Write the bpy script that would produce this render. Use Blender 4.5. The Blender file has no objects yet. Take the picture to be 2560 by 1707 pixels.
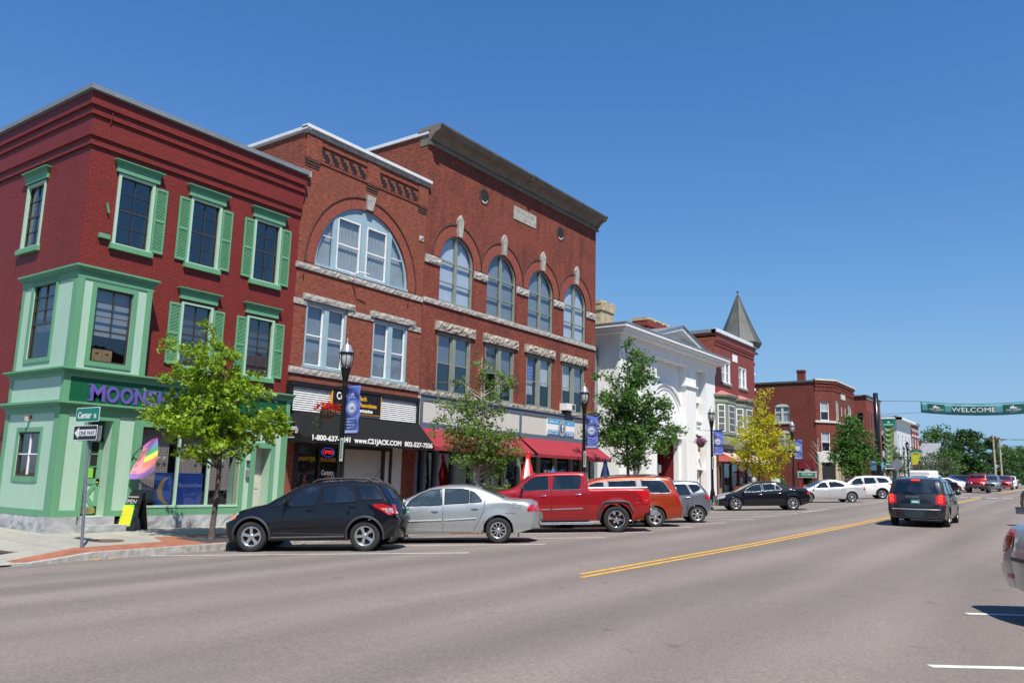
import bpy, bmesh, math, random
import numpy as np
from mathutils import Vector, Matrix, noise
from mathutils.bvhtree import BVHTree
random.seed(7)
SC = bpy.context.scene
COL = SC.collection
R_ = math.radians

# ---------------------------------------------------------------- camera
cam_d = bpy.data.cameras.new("camera"); cam = bpy.data.objects.new("camera", cam_d); COL.objects.link(cam)
cam_d.sensor_width = 36.0; cam_d.lens = 2030.0 / 2560.0 * 36.0; cam_d.clip_start = 0.1; cam_d.clip_end = 3000
yaw, pitch, roll = R_(35.6), R_(9.7), R_(1.45)
F_ = Vector((-math.sin(yaw) * math.cos(pitch), math.cos(yaw) * math.cos(pitch), math.sin(pitch)))
r_ = Vector((math.cos(yaw), math.sin(yaw), 0)); u_ = r_.cross(F_)
r2 = r_ * math.cos(roll) + u_ * math.sin(roll); u2 = -r_ * math.sin(roll) + u_ * math.cos(roll)
M = Matrix((r2, u2, -F_)).transposed().to_4x4(); M.translation = Vector((0, 0, 1.65)); cam.matrix_world = M
SC.camera = cam
# ---------------------------------------------------------------- sky, sun, exposure
SUN = Vector((0.49, -0.36, 0.97)).normalized()
w = bpy.data.worlds.new("World"); SC.world = w; w.use_nodes = True
nt = w.node_tree; bg = nt.nodes["Background"]; sky = nt.nodes.new("ShaderNodeTexSky")
sky.sky_type = 'NISHITA'; sky.sun_disc = False
sky.sun_elevation = math.asin(SUN.z); sky.sun_rotation = math.atan2(SUN.x, SUN.y)
sky.altitude = 100; sky.air_density = 1.0; sky.dust_density = 0.15; sky.ozone_density = 2.6
hs = nt.nodes.new('ShaderNodeHueSaturation'); hs.inputs['Saturation'].default_value = 1.22; hs.inputs['Value'].default_value = 1.0
def vm(op, a, b):
    n = nt.nodes.new('ShaderNodeVectorMath'); n.operation = op
    for i, x in enumerate((a, b)):
        if isinstance(x, tuple): n.inputs[i].default_value = x
        else: nt.links.new(x, n.inputs[i])
    return n.outputs[0]
# soft shoulder: keeps the sky near the horizon from bleaching
nt.links.new(sky.outputs[0], hs.inputs['Color']); so = hs.outputs[0]; sq = vm('MULTIPLY', vm('MULTIPLY', so, so), (1 / 24, 1 / 53, 1 / 72)); soft = vm('DIVIDE', so, vm('ADD', sq, (1.0,) * 3))
nt.links.new(vm('MULTIPLY', soft, (.833, .955, 1.21)), bg.inputs[0]); bg.inputs[1].default_value = 0.12
sun_d = bpy.data.lights.new("sun", 'SUN'); sun = bpy.data.objects.new("sun", sun_d); COL.objects.link(sun)
sun_d.energy = 5.0; sun_d.angle = R_(0.53); sun_d.color = (1.0, 0.94, 0.84)
sun.rotation_euler = SUN.to_track_quat('Z', 'Y').to_euler(); sun.location = (20, -20, 60)
SC.view_settings.view_transform = 'Standard'; SC.view_settings.look = 'None'
SC.view_settings.gamma = 1.0; SC.view_settings.exposure = 0.38
SC.render.engine = 'CYCLES'
SC.cycles.max_bounces = 6; SC.cycles.transparent_max_bounces = 10; SC.cycles.sample_clamp_indirect = 6

# ---------------------------------------------------------------- helpers
def tag(o, label=None, cat=None, group=None, kind=None):
    if label: o['label'] = label
    if cat: o['category'] = cat
    if group: o['group'] = group
    if kind: o['kind'] = kind
    return o
def thing(name, label, cat, loc=(0, 0, 0), rz=0.0, group=None):
    o = bpy.data.objects.new(name, None); COL.objects.link(o); o.empty_display_size = .3
    o.location = loc; o.rotation_euler = (0, 0, rz)
    return tag(o, label, cat, group)
def copy_tree(o, parent=None):
    c = o.copy(); COL.objects.link(c); c.parent = parent
    for ch in list(o.children): copy_tree(ch, c)
    return c

class MB:
    def __init__(s): s.v = []; s.f = []; s.m = []; s.mats = []; s.T = None; s.sm = []
    def mi(s, mat):
        if mat not in s.mats: s.mats.append(mat)
        return s.mats.index(mat)
    def P(s, p):
        s.v.append(tuple(s.T @ Vector(p)) if s.T is not None else tuple(p)); return len(s.v) - 1
    def face(s, pts, mat, smooth=False):
        s.f.append([s.P(p) for p in pts]); s.m.append(s.mi(mat)); s.sm.append(smooth)
    def faces(s, pts, idx, mat, smooth=False):
        b = len(s.v)
        for p in pts: s.P(p)
        k = s.mi(mat)
        for f in idx: s.f.append([b + i for i in f]); s.m.append(k); s.sm.append(smooth)
    def box(s, x0, x1, y0, y1, z0, z1, mat):
        p = [(x0, y0, z0), (x1, y0, z0), (x1, y1, z0), (x0, y1, z0), (x0, y0, z1), (x1, y0, z1), (x1, y1, z1), (x0, y1, z1)]
        s.faces(p, [(0, 3, 2, 1), (4, 5, 6, 7), (0, 1, 5, 4), (1, 2, 6, 5), (2, 3, 7, 6), (3, 0, 4, 7)], mat)
    def grid(s, rows, mat, smooth=True, closed=False):
        n = len(rows[0]); pts = [p for r in rows for p in r]; idx = []
        for i in range(len(rows) - 1):
            for j in range(n if closed else n - 1):
                k = (j + 1) % n
                idx.append((i * n + j, i * n + k, (i + 1) * n + k, (i + 1) * n + j))
        s.faces(pts, idx, mat, smooth)
    def tube(s, path, r, mat, n=8, smooth=True, caps=True):
        path = [Vector(p) for p in path]; rows = []; pr = None
        for i, p in enumerate(path):
            d = (path[min(i + 1, len(path) - 1)] - path[max(i - 1, 0)])
            if d.length < 1e-9: d = Vector((0, 0, 1))
            d.normalize()
            a = pr if pr is not None else (Vector((0, 0, 1)) if abs(d.z) < .9 else Vector((1, 0, 0)))
            a = (a - d * a.dot(d)); a.normalize(); pr = a; b = d.cross(a)
            rr = r[i] if isinstance(r, (list, tuple)) else r
            rows.append([p + (a * math.cos(2 * math.pi * k / n) + b * math.sin(2 * math.pi * k / n)) * rr for k in range(n)])
        s.grid(rows, mat, smooth, closed=True)
        if caps: s.face(rows[0][::-1], mat); s.face(rows[-1], mat)
    def lathe(s, prof, mat, c=(0, 0, 0), n=24, axis='z', smooth=True):
        rows = []
        for (r, h) in prof:
            row = []
            for k in range(n):
                a = 2 * math.pi * k / n
                if axis == 'z': row.append((c[0] + r * math.cos(a), c[1] + r * math.sin(a), c[2] + h))
                elif axis == 'y': row.append((c[0] + r * math.cos(a), c[1] + h, c[2] + r * math.sin(a)))
                else: row.append((c[0] + h, c[1] + r * math.cos(a), c[2] + r * math.sin(a)))
            rows.append(row)
        s.grid(rows, mat, smooth, closed=True)
    def prism(s, poly, d0, d1, mat, fn):
        """poly 2-D, fn(a,b,d)->xyz"""
        n = len(poly)
        s.faces([fn(a, b, d0) for a, b in poly] + [fn(a, b, d1) for a, b in poly],
                [tuple(range(n))[::-1], tuple(range(n, 2 * n))] + [(i, (i + 1) % n, n + (i + 1) % n, n + i) for i in range(n)], mat)
    def build(s, name, parent=None, fix=True, bevel=0):
        me = bpy.data.meshes.new(name)
        me.from_pydata(s.v, [], s.f)
        for m in s.mats: me.materials.append(m)
        me.polygons.foreach_set('material_index', s.m); me.polygons.foreach_set('use_smooth', s.sm)
        me.validate()
        if fix:
            bm = bmesh.new(); bm.from_mesh(me); bmesh.ops.recalc_face_normals(bm, faces=bm.faces); bm.to_mesh(me); bm.free()
        me.update()
        o = bpy.data.objects.new(name, me); COL.objects.link(o)
        if parent is not None: o.parent = parent
        if bevel:
            b = o.modifiers.new('bevel', 'BEVEL'); b.width = bevel; b.segments = 2; b.limit_method = 'ANGLE'
        return o

class Fr:
    """wall frame: u along the wall, v = up, d = out of the wall"""
    def __init__(s, o, u, n): s.o = Vector(o); s.u = Vector(u); s.n = Vector(n)
    def __call__(s, u, v, d=0.0): return s.o + s.u * u + s.n * d + Vector((0, 0, v))
    def box(s, mb, u0, u1, v0, v1, d0, d1, mat):
        p = [s(u, v, d) for d in (d0, d1) for (u, v) in ((u0, v0), (u1, v0), (u1, v1), (u0, v1))]
        mb.faces(p, [(0, 3, 2, 1), (4, 5, 6, 7), (0, 1, 5, 4), (1, 2, 6, 5), (2, 3, 7, 6), (3, 0, 4, 7)], mat)
    def prism(s, mb, poly, d0, d1, mat): mb.prism(poly, d0, d1, mat, lambda a, b, d: s(a, b, d))
    def rough(s, mb, u0, u1, v0, v1, d0, d1, mat, amp=.03, cell=.09):
        nu = max(2, int((u1 - u0) / cell)); nv = max(2, int((v1 - v0) / (cell * .8))); rows = []
        for j in range(nv + 1):
            row = []
            for i in range(nu + 1):
                e = (i in (0, nu)) or (j in (0, nv))
                uu = u0 + (u1 - u0) * i / nu; vv = v0 + (v1 - v0) * j / nv
                if not e: uu += random.uniform(-.3, .3) * (u1 - u0) / nu; vv += random.uniform(-.3, .3) * (v1 - v0) / nv
                row.append(s(uu, vv, d1 - (.6 * amp if e else random.uniform(-amp, amp))))
            rows.append(row)
        mb.grid(rows, mat, smooth=False)
        ring = [rows[0][i] for i in range(nu + 1)] + [rows[j][nu] for j in range(1, nv + 1)] + [rows[nv][i] for i in range(nu - 1, -1, -1)] + [rows[j][0] for j in range(nv - 1, 0, -1)]
        back = [p + s.n * (d0 - d1) for p in ring]
        mb.grid([ring, back], mat, smooth=False, closed=True)

# ---------------------------------------------------------------- materials
def new_mat(name):
    m = bpy.data.materials.new(name); m.use_nodes = True
    n = m.node_tree.nodes; b = n["Principled BSDF"]; return m, m.node_tree, n, b
def N(nt, t, **k):
    n = nt.nodes.new(t)
    for a, v in k.items(): setattr(n, a, v)
    return n
def L(nt, a, b): nt.links.new(a, b)
def simple(name, col, rough=.6, metal=0, spec=.5, var=.12, scale=3.0, bump=0, bscale=40, coat=0, noisecol=None, em=None, st=None):
    m, nt, n, b = new_mat(name)
    b.inputs['Roughness'].default_value = rough; b.inputs['Metallic'].default_value = metal
    b.inputs['Specular IOR Level'].default_value = spec; b.inputs['Coat Weight'].default_value = coat
    b.inputs['Coat Roughness'].default_value = .03
    tc = N(nt, 'ShaderNodeTexCoord')
    if var:
        t = N(nt, 'ShaderNodeTexNoise'); t.inputs['Scale'].default_value = scale; t.inputs['Detail'].default_value = 6
        if st: mp = N(nt, 'ShaderNodeMapping'); mp.inputs['Scale'].default_value = st; L(nt, tc.outputs['Object'], mp.inputs[0]); L(nt, mp.outputs[0], t.inputs['Vector']); t.inputs['Roughness'].default_value = .7
        else: L(nt, tc.outputs['Object'], t.inputs['Vector'])
        r = N(nt, 'ShaderNodeValToRGB'); r.color_ramp.elements[0].position = .3; r.color_ramp.elements[1].position = .7
        c2 = noisecol or col
        r.color_ramp.elements[0].color = tuple(c * (1 - var) for c in col) + (1,)
        r.color_ramp.elements[1].color = tuple(min(1, c * (1 + var)) for c in c2) + (1,)
        L(nt, t.outputs['Fac'], r.inputs[0]); L(nt, r.outputs[0], b.inputs['Base Color'])
    else: b.inputs['Base Color'].default_value = tuple(col) + (1,)
    if bump:
        t = N(nt, 'ShaderNodeTexNoise'); t.inputs['Scale'].default_value = bscale; t.inputs['Detail'].default_value = 5
        L(nt, tc.outputs['Object'], t.inputs['Vector'])
        bp = N(nt, 'ShaderNodeBump'); bp.inputs['Strength'].default_value = bump; bp.inputs['Distance'].default_value = .02
        L(nt, t.outputs['Fac'], bp.inputs['Height']); L(nt, bp.outputs[0], b.inputs['Normal'])
    if em:
        b.inputs['Emission Color'].default_value = tuple(em[:3]) + (1,); b.inputs['Emission Strength'].default_value = em[3]
    return m
def brick(name, c1, c2, mortar, stain=(.1, .05, .04), stain_amt=.35, msize=.011, painted=False, bw=.21, bh=.067):
    m, nt, n, b = new_mat(name)
    tc = N(nt, 'ShaderNodeTexCoord'); geo = N(nt, 'ShaderNodeNewGeometry')
    sp = N(nt, 'ShaderNodeSeparateXYZ'); L(nt, geo.outputs['Position'], sp.inputs[0])
    sn = N(nt, 'ShaderNodeSeparateXYZ'); L(nt, geo.outputs['True Normal'], sn.inputs[0])
    ax = N(nt, 'ShaderNodeMath', operation='ABSOLUTE'); L(nt, sn.outputs[0], ax.inputs[0])
    gt = N(nt, 'ShaderNodeMath', operation='GREATER_THAN'); L(nt, ax.outputs[0], gt.inputs[0]); gt.inputs[1].default_value = .6
    mx = N(nt, 'ShaderNodeMix'); L(nt, gt.outputs[0], mx.inputs[0]); L(nt, sp.outputs[0], mx.inputs[2]); L(nt, sp.outputs[1], mx.inputs[3])
    cb = N(nt, 'ShaderNodeCombineXYZ'); L(nt, mx.outputs[0], cb.inputs[0]); L(nt, sp.outputs[2], cb.inputs[1])
    # slight irregularity of the courses
    br = N(nt, 'ShaderNodeTexBrick'); br.offset = .5
    br.inputs['Scale'].default_value = 1; br.inputs['Brick Width'].default_value = bw; br.inputs['Row Height'].default_value = bh
    br.inputs['Mortar Size'].default_value = msize; br.inputs['Mortar Smooth'].default_value = .3; br.inputs['Bias'].default_value = 0
    br.inputs['Color1'].default_value = c1 + (1,); br.inputs['Color2'].default_value = c2 + (1,); br.inputs['Mortar'].default_value = mortar + (1,)
    L(nt, cb.outputs[0], br.inputs['Vector'])
    wn = N(nt, 'ShaderNodeTexNoise'); wn.inputs['Scale'].default_value = .55; wn.inputs['Detail'].default_value = 9; wn.inputs['Roughness'].default_value = .68
    L(nt, geo.outputs['Position'], wn.inputs['Vector'])
    rp = N(nt, 'ShaderNodeValToRGB'); rp.color_ramp.elements[0].position = .47; rp.color_ramp.elements[1].position = .68
    L(nt, wn.outputs['Fac'], rp.inputs[0])
    mu = N(nt, 'ShaderNodeMath', operation='MULTIPLY'); L(nt, rp.outputs[0], mu.inputs[0]); mu.inputs[1].default_value = stain_amt
    m1 = N(nt, 'ShaderNodeMix', data_type='RGBA'); L(nt, mu.outputs[0], m1.inputs[0]); L(nt, br.outputs['Color'], m1.inputs[6]); m1.inputs[7].default_value = stain + (1,)
    # rain streaks running down the wall
    sn_ = N(nt, 'ShaderNodeTexNoise'); sn_.inputs['Scale'].default_value = 1.0; sn_.inputs['Detail'].default_value = 7; sn_.inputs['Roughness'].default_value = .65
    sm_ = N(nt, 'ShaderNodeMapping'); sm_.inputs['Scale'].default_value = (2.6, 2.6, .22); L(nt, geo.outputs['Position'], sm_.inputs[0]); L(nt, sm_.outputs[0], sn_.inputs['Vector'])
    sr_ = N(nt, 'ShaderNodeMapRange'); sr_.inputs[1].default_value = .52; sr_.inputs[2].default_value = .78; sr_.inputs[4].default_value = stain_amt * 1.1; L(nt, sn_.outputs['Fac'], sr_.inputs[0])
    m0 = m1; m1 = N(nt, 'ShaderNodeMix', data_type='RGBA'); L(nt, sr_.outputs[0], m1.inputs[0]); L(nt, m0.outputs[2], m1.inputs[6]); m1.inputs[7].default_value = tuple(c * .8 for c in stain) + (1,)
    # fine stretched speckle for individual odd bricks
    fn = N(nt, 'ShaderNodeTexNoise'); fn.inputs['Scale'].default_value = 1.0; fn.inputs['Detail'].default_value = 3
    mp = N(nt, 'ShaderNodeMapping'); mp.inputs['Scale'].default_value = (5, 5, 15); L(nt, geo.outputs['Position'], mp.inputs[0]); L(nt, mp.outputs[0], fn.inputs['Vector'])
    hv = N(nt, 'ShaderNodeHueSaturation'); L(nt, m1.outputs[2], hv.inputs['Color'])
    mr = N(nt, 'ShaderNodeMapRange'); mr.inputs[1].default_value = .25; mr.inputs[2].default_value = .75; mr.inputs[3].default_value = .66 if not painted else .84; mr.inputs[4].default_value = 1.4 if not painted else 1.18
    L(nt, fn.outputs['Fac'], mr.inputs[0]); L(nt, mr.outputs[0], hv.inputs['Value']); L(nt, hv.outputs[0], b.inputs['Base Color'])
    bp = N(nt, 'ShaderNodeBump'); bp.inputs['Strength'].default_value = .6; bp.inputs['Distance'].default_value = .012; bp.invert = True
    L(nt, br.outputs['Fac'], bp.inputs['Height']); L(nt, bp.outputs[0], b.inputs['Normal'])
    b.inputs['Roughness'].default_value = .55 if painted else .88
    b.inputs['Specular IOR Level'].default_value = .4 if painted else .2
    return m
def glass_mat(name, tint=(.90, .95, .98), refl=.07, trans=.88):
    m, nt, n, b = new_mat(name); n.remove(b)
    out = n['Material Output']; tr = N(nt, 'ShaderNodeBsdfTransparent'); gl = N(nt, 'ShaderNodeBsdfGlossy'); mx = N(nt, 'ShaderNodeMixShader')
    tr.inputs[0].default_value = tuple(t * trans for t in tint) + (1,); gl.inputs['Roughness'].default_value = .02; gl.inputs[0].default_value = (.9, .95, 1, 1)
    fr = N(nt, 'ShaderNodeMath', operation='POWER'); lw = N(nt, 'ShaderNodeLayerWeight'); lw.inputs[0].default_value = .5; L(nt, lw.outputs['Facing'], fr.inputs[0]); fr.inputs[1].default_value = 4.0
    ad = N(nt, 'ShaderNodeMath', operation='ADD'); ad.use_clamp = True; ad.inputs[1].default_value = refl; L(nt, fr.outputs[0], ad.inputs[0])
    tc = N(nt, 'ShaderNodeTexCoord'); ns = N(nt, 'ShaderNodeTexNoise'); ns.inputs['Scale'].default_value = 1.3; L(nt, tc.outputs['Object'], ns.inputs['Vector'])
    bp = N(nt, 'ShaderNodeBump'); bp.inputs['Strength'].default_value = .12; bp.inputs['Distance'].default_value = .05; L(nt, ns.outputs['Fac'], bp.inputs['Height']); L(nt, bp.outputs[0], gl.inputs['Normal'])
    L(nt, ad.outputs[0], mx.inputs[0]); L(nt, tr.outputs[0], mx.inputs[1]); L(nt, gl.outputs[0], mx.inputs[2]); L(nt, mx.outputs[0], out.inputs[0])
    return m
def paint(name, col, metal=.0, rough=.32, flake=0, dust=.28):
    m, nt, n, b = new_mat(name); b.inputs['Base Color'].default_value = col + (1,); b.inputs['Specular IOR Level'].default_value = .5 if max(col) > .05 else .1
    b.inputs['Metallic'].default_value = metal; b.inputs['Roughness'].default_value = rough
    b.inputs['Coat Weight'].default_value = 1; b.inputs['Coat Roughness'].default_value = .025
    tc = N(nt, 'ShaderNodeTexCoord'); t = N(nt, 'ShaderNodeTexNoise'); t.inputs['Scale'].default_value = 2.2; t.inputs['Detail'].default_value = 4; L(nt, tc.outputs['Object'], t.inputs['Vector'])
    mr = N(nt, 'ShaderNodeMapRange'); mr.inputs[3].default_value = rough * .85; mr.inputs[4].default_value = rough * 1.25; L(nt, t.outputs['Fac'], mr.inputs[0]); L(nt, mr.outputs[0], b.inputs['Roughness'])
    # road dust low on the body
    sp = N(nt, 'ShaderNodeSeparateXYZ'); L(nt, tc.outputs['Object'], sp.inputs[0])
    m2 = N(nt, 'ShaderNodeMapRange'); m2.inputs[1].default_value = .55; m2.inputs[2].default_value = .15; m2.inputs[3].default_value = 0; m2.inputs[4].default_value = dust; L(nt, sp.outputs[2], m2.inputs[0])
    mu = N(nt, 'ShaderNodeMath', operation='MULTIPLY'); L(nt, m2.outputs[0], mu.inputs[0]); L(nt, t.outputs['Fac'], mu.inputs[1])
    mx = N(nt, 'ShaderNodeMix', data_type='RGBA'); mx.inputs[6].default_value = col + (1,); mx.inputs[7].default_value = (.22, .19, .16, 1); L(nt, mu.outputs[0], mx.inputs[0]); L(nt, mx.outputs[2], b.inputs['Base Color'])
    return m

MT = {}
MT['brick_red'] = brick('painted red brick', (.225, .022, .013), (.19, .018, .012), (.125, .013, .010), stain=(.11, .012, .01), stain_amt=.3, painted=True, msize=.011)
MT['brick_or'] = brick('orange brick', (.275, .063, .037), (.21, .044, .028), (.21, .105, .075), stain=(.12, .05, .035), stain_amt=.25)
MT['brick_dk'] = brick('weathered brick', (.27, .055, .032), (.20, .036, .024), (.17, .085, .065), stain=(.07, .032, .028), stain_amt=.6)
MT['brick_n'] = brick('far red brick', (.27, .045, .03), (.22, .035, .025), (.2, .05, .035), stain=(.15, .03, .02), stain_amt=.3, painted=True)
MT['brick_ch'] = brick('brown red brick', (.21, .042, .030), (.15, .03, .023), (.15, .07, .055), stain=(.08, .03, .025), stain_amt=.4)
MT['brick_ring'] = simple('arch brick', (.24, .06, .038), .9, var=.35, scale=9, bump=.3)
MT['brick_dark'] = simple('dark brick edge', (.09, .04, .03), .95, var=.4, scale=9, bump=.3)  # darker brick for drip edges, corbels and porthole rings
MT['stone'] = simple('grey granite', (.36, .345, .315), .85, var=.3, scale=5, bump=.5, bscale=25)
MT['stone_dk'] = simple('stained granite', (.34, .30, .25), .9, var=.45, scale=4, bump=.5, bscale=25)
MT['base'] = simple('painted stone base', (.36, .37, .38), .8, var=.22, scale=3, bump=.5, bscale=14)
MT['green'] = simple('mid green paint', (.125, .325, .18), .5, var=.08, scale=2, st=(2, 2, .5), bump=.08)
MT['mint'] = simple('mint green paint', (.38, .56, .44), .55, var=.05, scale=2, st=(2, 2, .5), bump=.08)
MT['dgreen'] = simple('dark green paint', (.008, .10, .045), .35, var=.1)
MT['purple'] = simple('purple letters', (.13, .085, .38), .45, var=.08)
MT['metal_cap'] = simple('roof edge metal', (.25, .27, .29), .45, metal=.3, var=.12)
MT['metal_lt'] = simple('light roof flashing', (.74, .75, .76), .45, metal=.1, var=.06)
MT['blue_trim'] = simple('light blue trim', (.30, .42, .48), .5, var=.07)
MT['sage'] = simple('sage trim', (.22, .25, .215), .55, var=.1)
MT['white'] = simple('white paint', (.78, .79, .80), .5, var=.05)
MT['white_rough'] = simple('flaking white masonry paint', (.78, .79, .78), .8, var=.08, scale=1.6, bump=.5, bscale=6, st=(1.6, 1.6, .3))
MT['black'] = simple('black', (.010, .010, .011), .5, var=.2)
MT['blackgloss'] = simple('black gloss metal', (.008, .008, .009), .25, var=.0)
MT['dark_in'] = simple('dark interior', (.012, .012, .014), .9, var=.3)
MT['dark_frame'] = simple('dark window frame', (.045, .042, .04), .5, var=.1)
MT['slate_trim'] = simple('slate blue trim', (.10, .135, .185), .55, var=.08)
MT['cream'] = simple('cream panel', (.55, .55, .51), .6, var=.06)
MT['awn_red'] = simple('maroon awning cloth', (.27, .018, .032), .8, var=.1, bump=.1)
MT['awn_blk'] = simple('black awning cloth', (.011, .012, .013), .85, var=.12, spec=.2)
MT['awn_blue'] = simple('blue awning cloth', (.09, .2, .36), .8)
MT['louv'] = simple('white louvre', (.8, .8, .8), .5, var=.03)
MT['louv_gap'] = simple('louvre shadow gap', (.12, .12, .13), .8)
MT['cornice'] = simple('brown stone cornice', (.17, .145, .12), .8, var=.2, scale=2, bump=.25)
MT['glass'] = glass_mat('window glass', refl=.10)
MT['glass_blue'] = glass_mat('sky reflecting glass', refl=.14, trans=.75)
MT['blind'] = simple('roller blind', (.27, .31, .36), .8, var=.08)
MT['blind_lt'] = simple('pale blind', (.62, .68, .78), .8, var=.05)
MT['curtain'] = simple('curtain', (.6, .62, .62), .9, var=.08)
MT['screen'] = simple('insect screen', (.10, .11, .12), .7, var=.1)
MT['roofgrey'] = simple('flat roof', (.16, .16, .16), .9)
MT['steel'] = simple('galvanised steel', (.36, .38, .42), .42, metal=.6, var=.1)
MT['cap_al'] = simple('spun aluminium', (.5, .5, .51), .3, metal=.6, var=0)
MT['chrome'] = simple('chrome', (.75, .75, .76), .12, metal=1, var=0)
MT['gold'] = simple('brass', (.6, .42, .14), .3, metal=.8, var=.05)
MT['orange_t'] = simple('gold lettering', (.75, .36, .02), .5, var=0)
MT['white_t'] = simple('white lettering', (.82, .82, .82), .5, var=0)
MT['red_t'] = simple('red lettering', (.6, .02, .02), .5, var=0)
MT['bluepan'] = simple('bright blue panel', (.03, .33, .63), .4, var=.05)
MT['bluepan2'] = simple('deep blue panel', (.03, .16, .36), .4, var=.05)
MT['banner'] = simple('banner blue cloth', (.09, .14, .46), .7, var=.06)
MT['banner_lt'] = simple('banner pale blue', (.38, .46, .78), .7, var=.04)
MT['poster'] = simple('blue shop poster', (.012, .045, .25), .5, var=.12)
MT['moon'] = simple('yellow moon print', (.30, .17, .04), .5, var=.1)
MT['posterlt'] = simple('poster lettering', (.22, .27, .5), .5, var=0)
MT['doorcream'] = simple('cream door', (.5, .47, .42), .5)
MT['card'] = simple('cardboard', (.36, .24, .13), .8)
MT['wood'] = simple('brown wood', (.13, .07, .04), .7)
MT['bark'] = simple('bark', (.10, .085, .07), .95, var=.4, scale=8, bump=.8, bscale=30)
MT['bark_lt'] = simple('pale birch bark', (.42, .38, .34), .9, var=.4, scale=14, bump=.5)
MT['red_paint'] = simple('dark red boards', (.17, .012, .018), .55, var=.1)
MT['patina'] = simple('weathered copper roof', (.085, .09, .085), .55, metal=.15, var=.22, scale=1.2)
MT['gold_cap'] = simple('buff chimney render', (.42, .34, .22), .9, var=.25, bump=.4)
MT['pinkroof'] = simple('pink bay roof', (.42, .15, .14), .7)
MT['khaki'] = simple('khaki trim', (.19, .22, .16), .55, var=.1)
MT['clap'] = simple('white clapboard', (.74, .77, .80), .6, var=.03)
MT['slate_roof'] = simple('grey shingle roof', (.24, .25, .27), .85, var=.2, scale=6, bump=.3)
MT['redcloth'] = simple('red umbrella cloth', (.62, .015, .015), .8)
MT['bluecloth'] = simple('blue umbrella cloth', (.02, .19, .60), .8)
MT['signgreen'] = simple('green road sign', (.0, .20, .12), .4, var=.05)
MT['yellow'] = simple('yellow', (.85, .52, .02), .5, var=.03)
MT['lime'] = simple('lime green', (.2, .6, .04), .5, var=.03)
def leafmat(name, c1, c2, tr=.35):
    m, nt, n, b = new_mat(name)
    at = N(nt, 'ShaderNodeAttribute'); at.attribute_name = 'tone'
    mx = N(nt, 'ShaderNodeMix', data_type='RGBA'); mx.inputs[6].default_value = c1 + (1,); mx.inputs[7].default_value = c2 + (1,)
    L(nt, at.outputs['Fac'], mx.inputs[0]); L(nt, mx.outputs[2], b.inputs['Base Color'])
    b.inputs['Roughness'].default_value = .45; b.inputs['Specular IOR Level'].default_value = .4
    out = n['Material Output']; ts = N(nt, 'ShaderNodeBsdfTranslucent'); ms = N(nt, 'ShaderNodeMixShader'); ms.inputs[0].default_value = tr
    L(nt, mx.outputs[2], ts.inputs[0]); L(nt, b.outputs[0], ms.inputs[1]); L(nt, ts.outputs[0], ms.inputs[2]); L(nt, ms.outputs[0], out.inputs[0])
    return m
MT['leaf_lime'] = leafmat('yellow green leaves', (.17, .30, .015), (.36, .50, .04), .45)
MT['leaf_birch'] = leafmat('birch leaves', (.075, .16, .025), (.20, .32, .06), .4)
MT['leaf_maple'] = leafmat('maple leaves', (.05, .14, .025), (.14, .28, .05), .4)
MT['leaf_gold'] = leafmat('golden locust leaves', (.36, .40, .014), (.70, .62, .03), .45)
MT['leaf_mid'] = leafmat('mid green leaves', (.045, .12, .025), (.12, .23, .045))
MT['leaf_dk'] = leafmat('dark green leaves', (.028, .08, .018), (.07, .15, .03))
MT['leaf_grey'] = leafmat('grey green leaves', (.07, .11, .05), (.15, .2, .09))
MT['leaf_red'] = leafmat('red petals', (.55, .01, .008), (.8, .03, .02))
MT['leaf_plum'] = leafmat('plum petals', (.2, .03, .12), (.4, .12, .3))

# ---------------------------------------------------------------- ground profile
PY = [(-60, -.9), (-10, -.28), (10, 0), (22, .15), (34, .37), (62, .95), (90, 1.55), (120, 2.15), (200, 3.4), (400, 5.0), (1500, 6)]
def prof(y): return float(np.interp(y, [a for a, _ in PY], [b for _, b in PY]))
def rz(x, y):
    if x < -17: return prof(y) - .02 + (-17 - x) * .016
    if x > 2: return prof(y) - .02 + (x - 2) * .016
    return prof(y) - max(0, abs(x + 7.5) - 3.9) * .03
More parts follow.
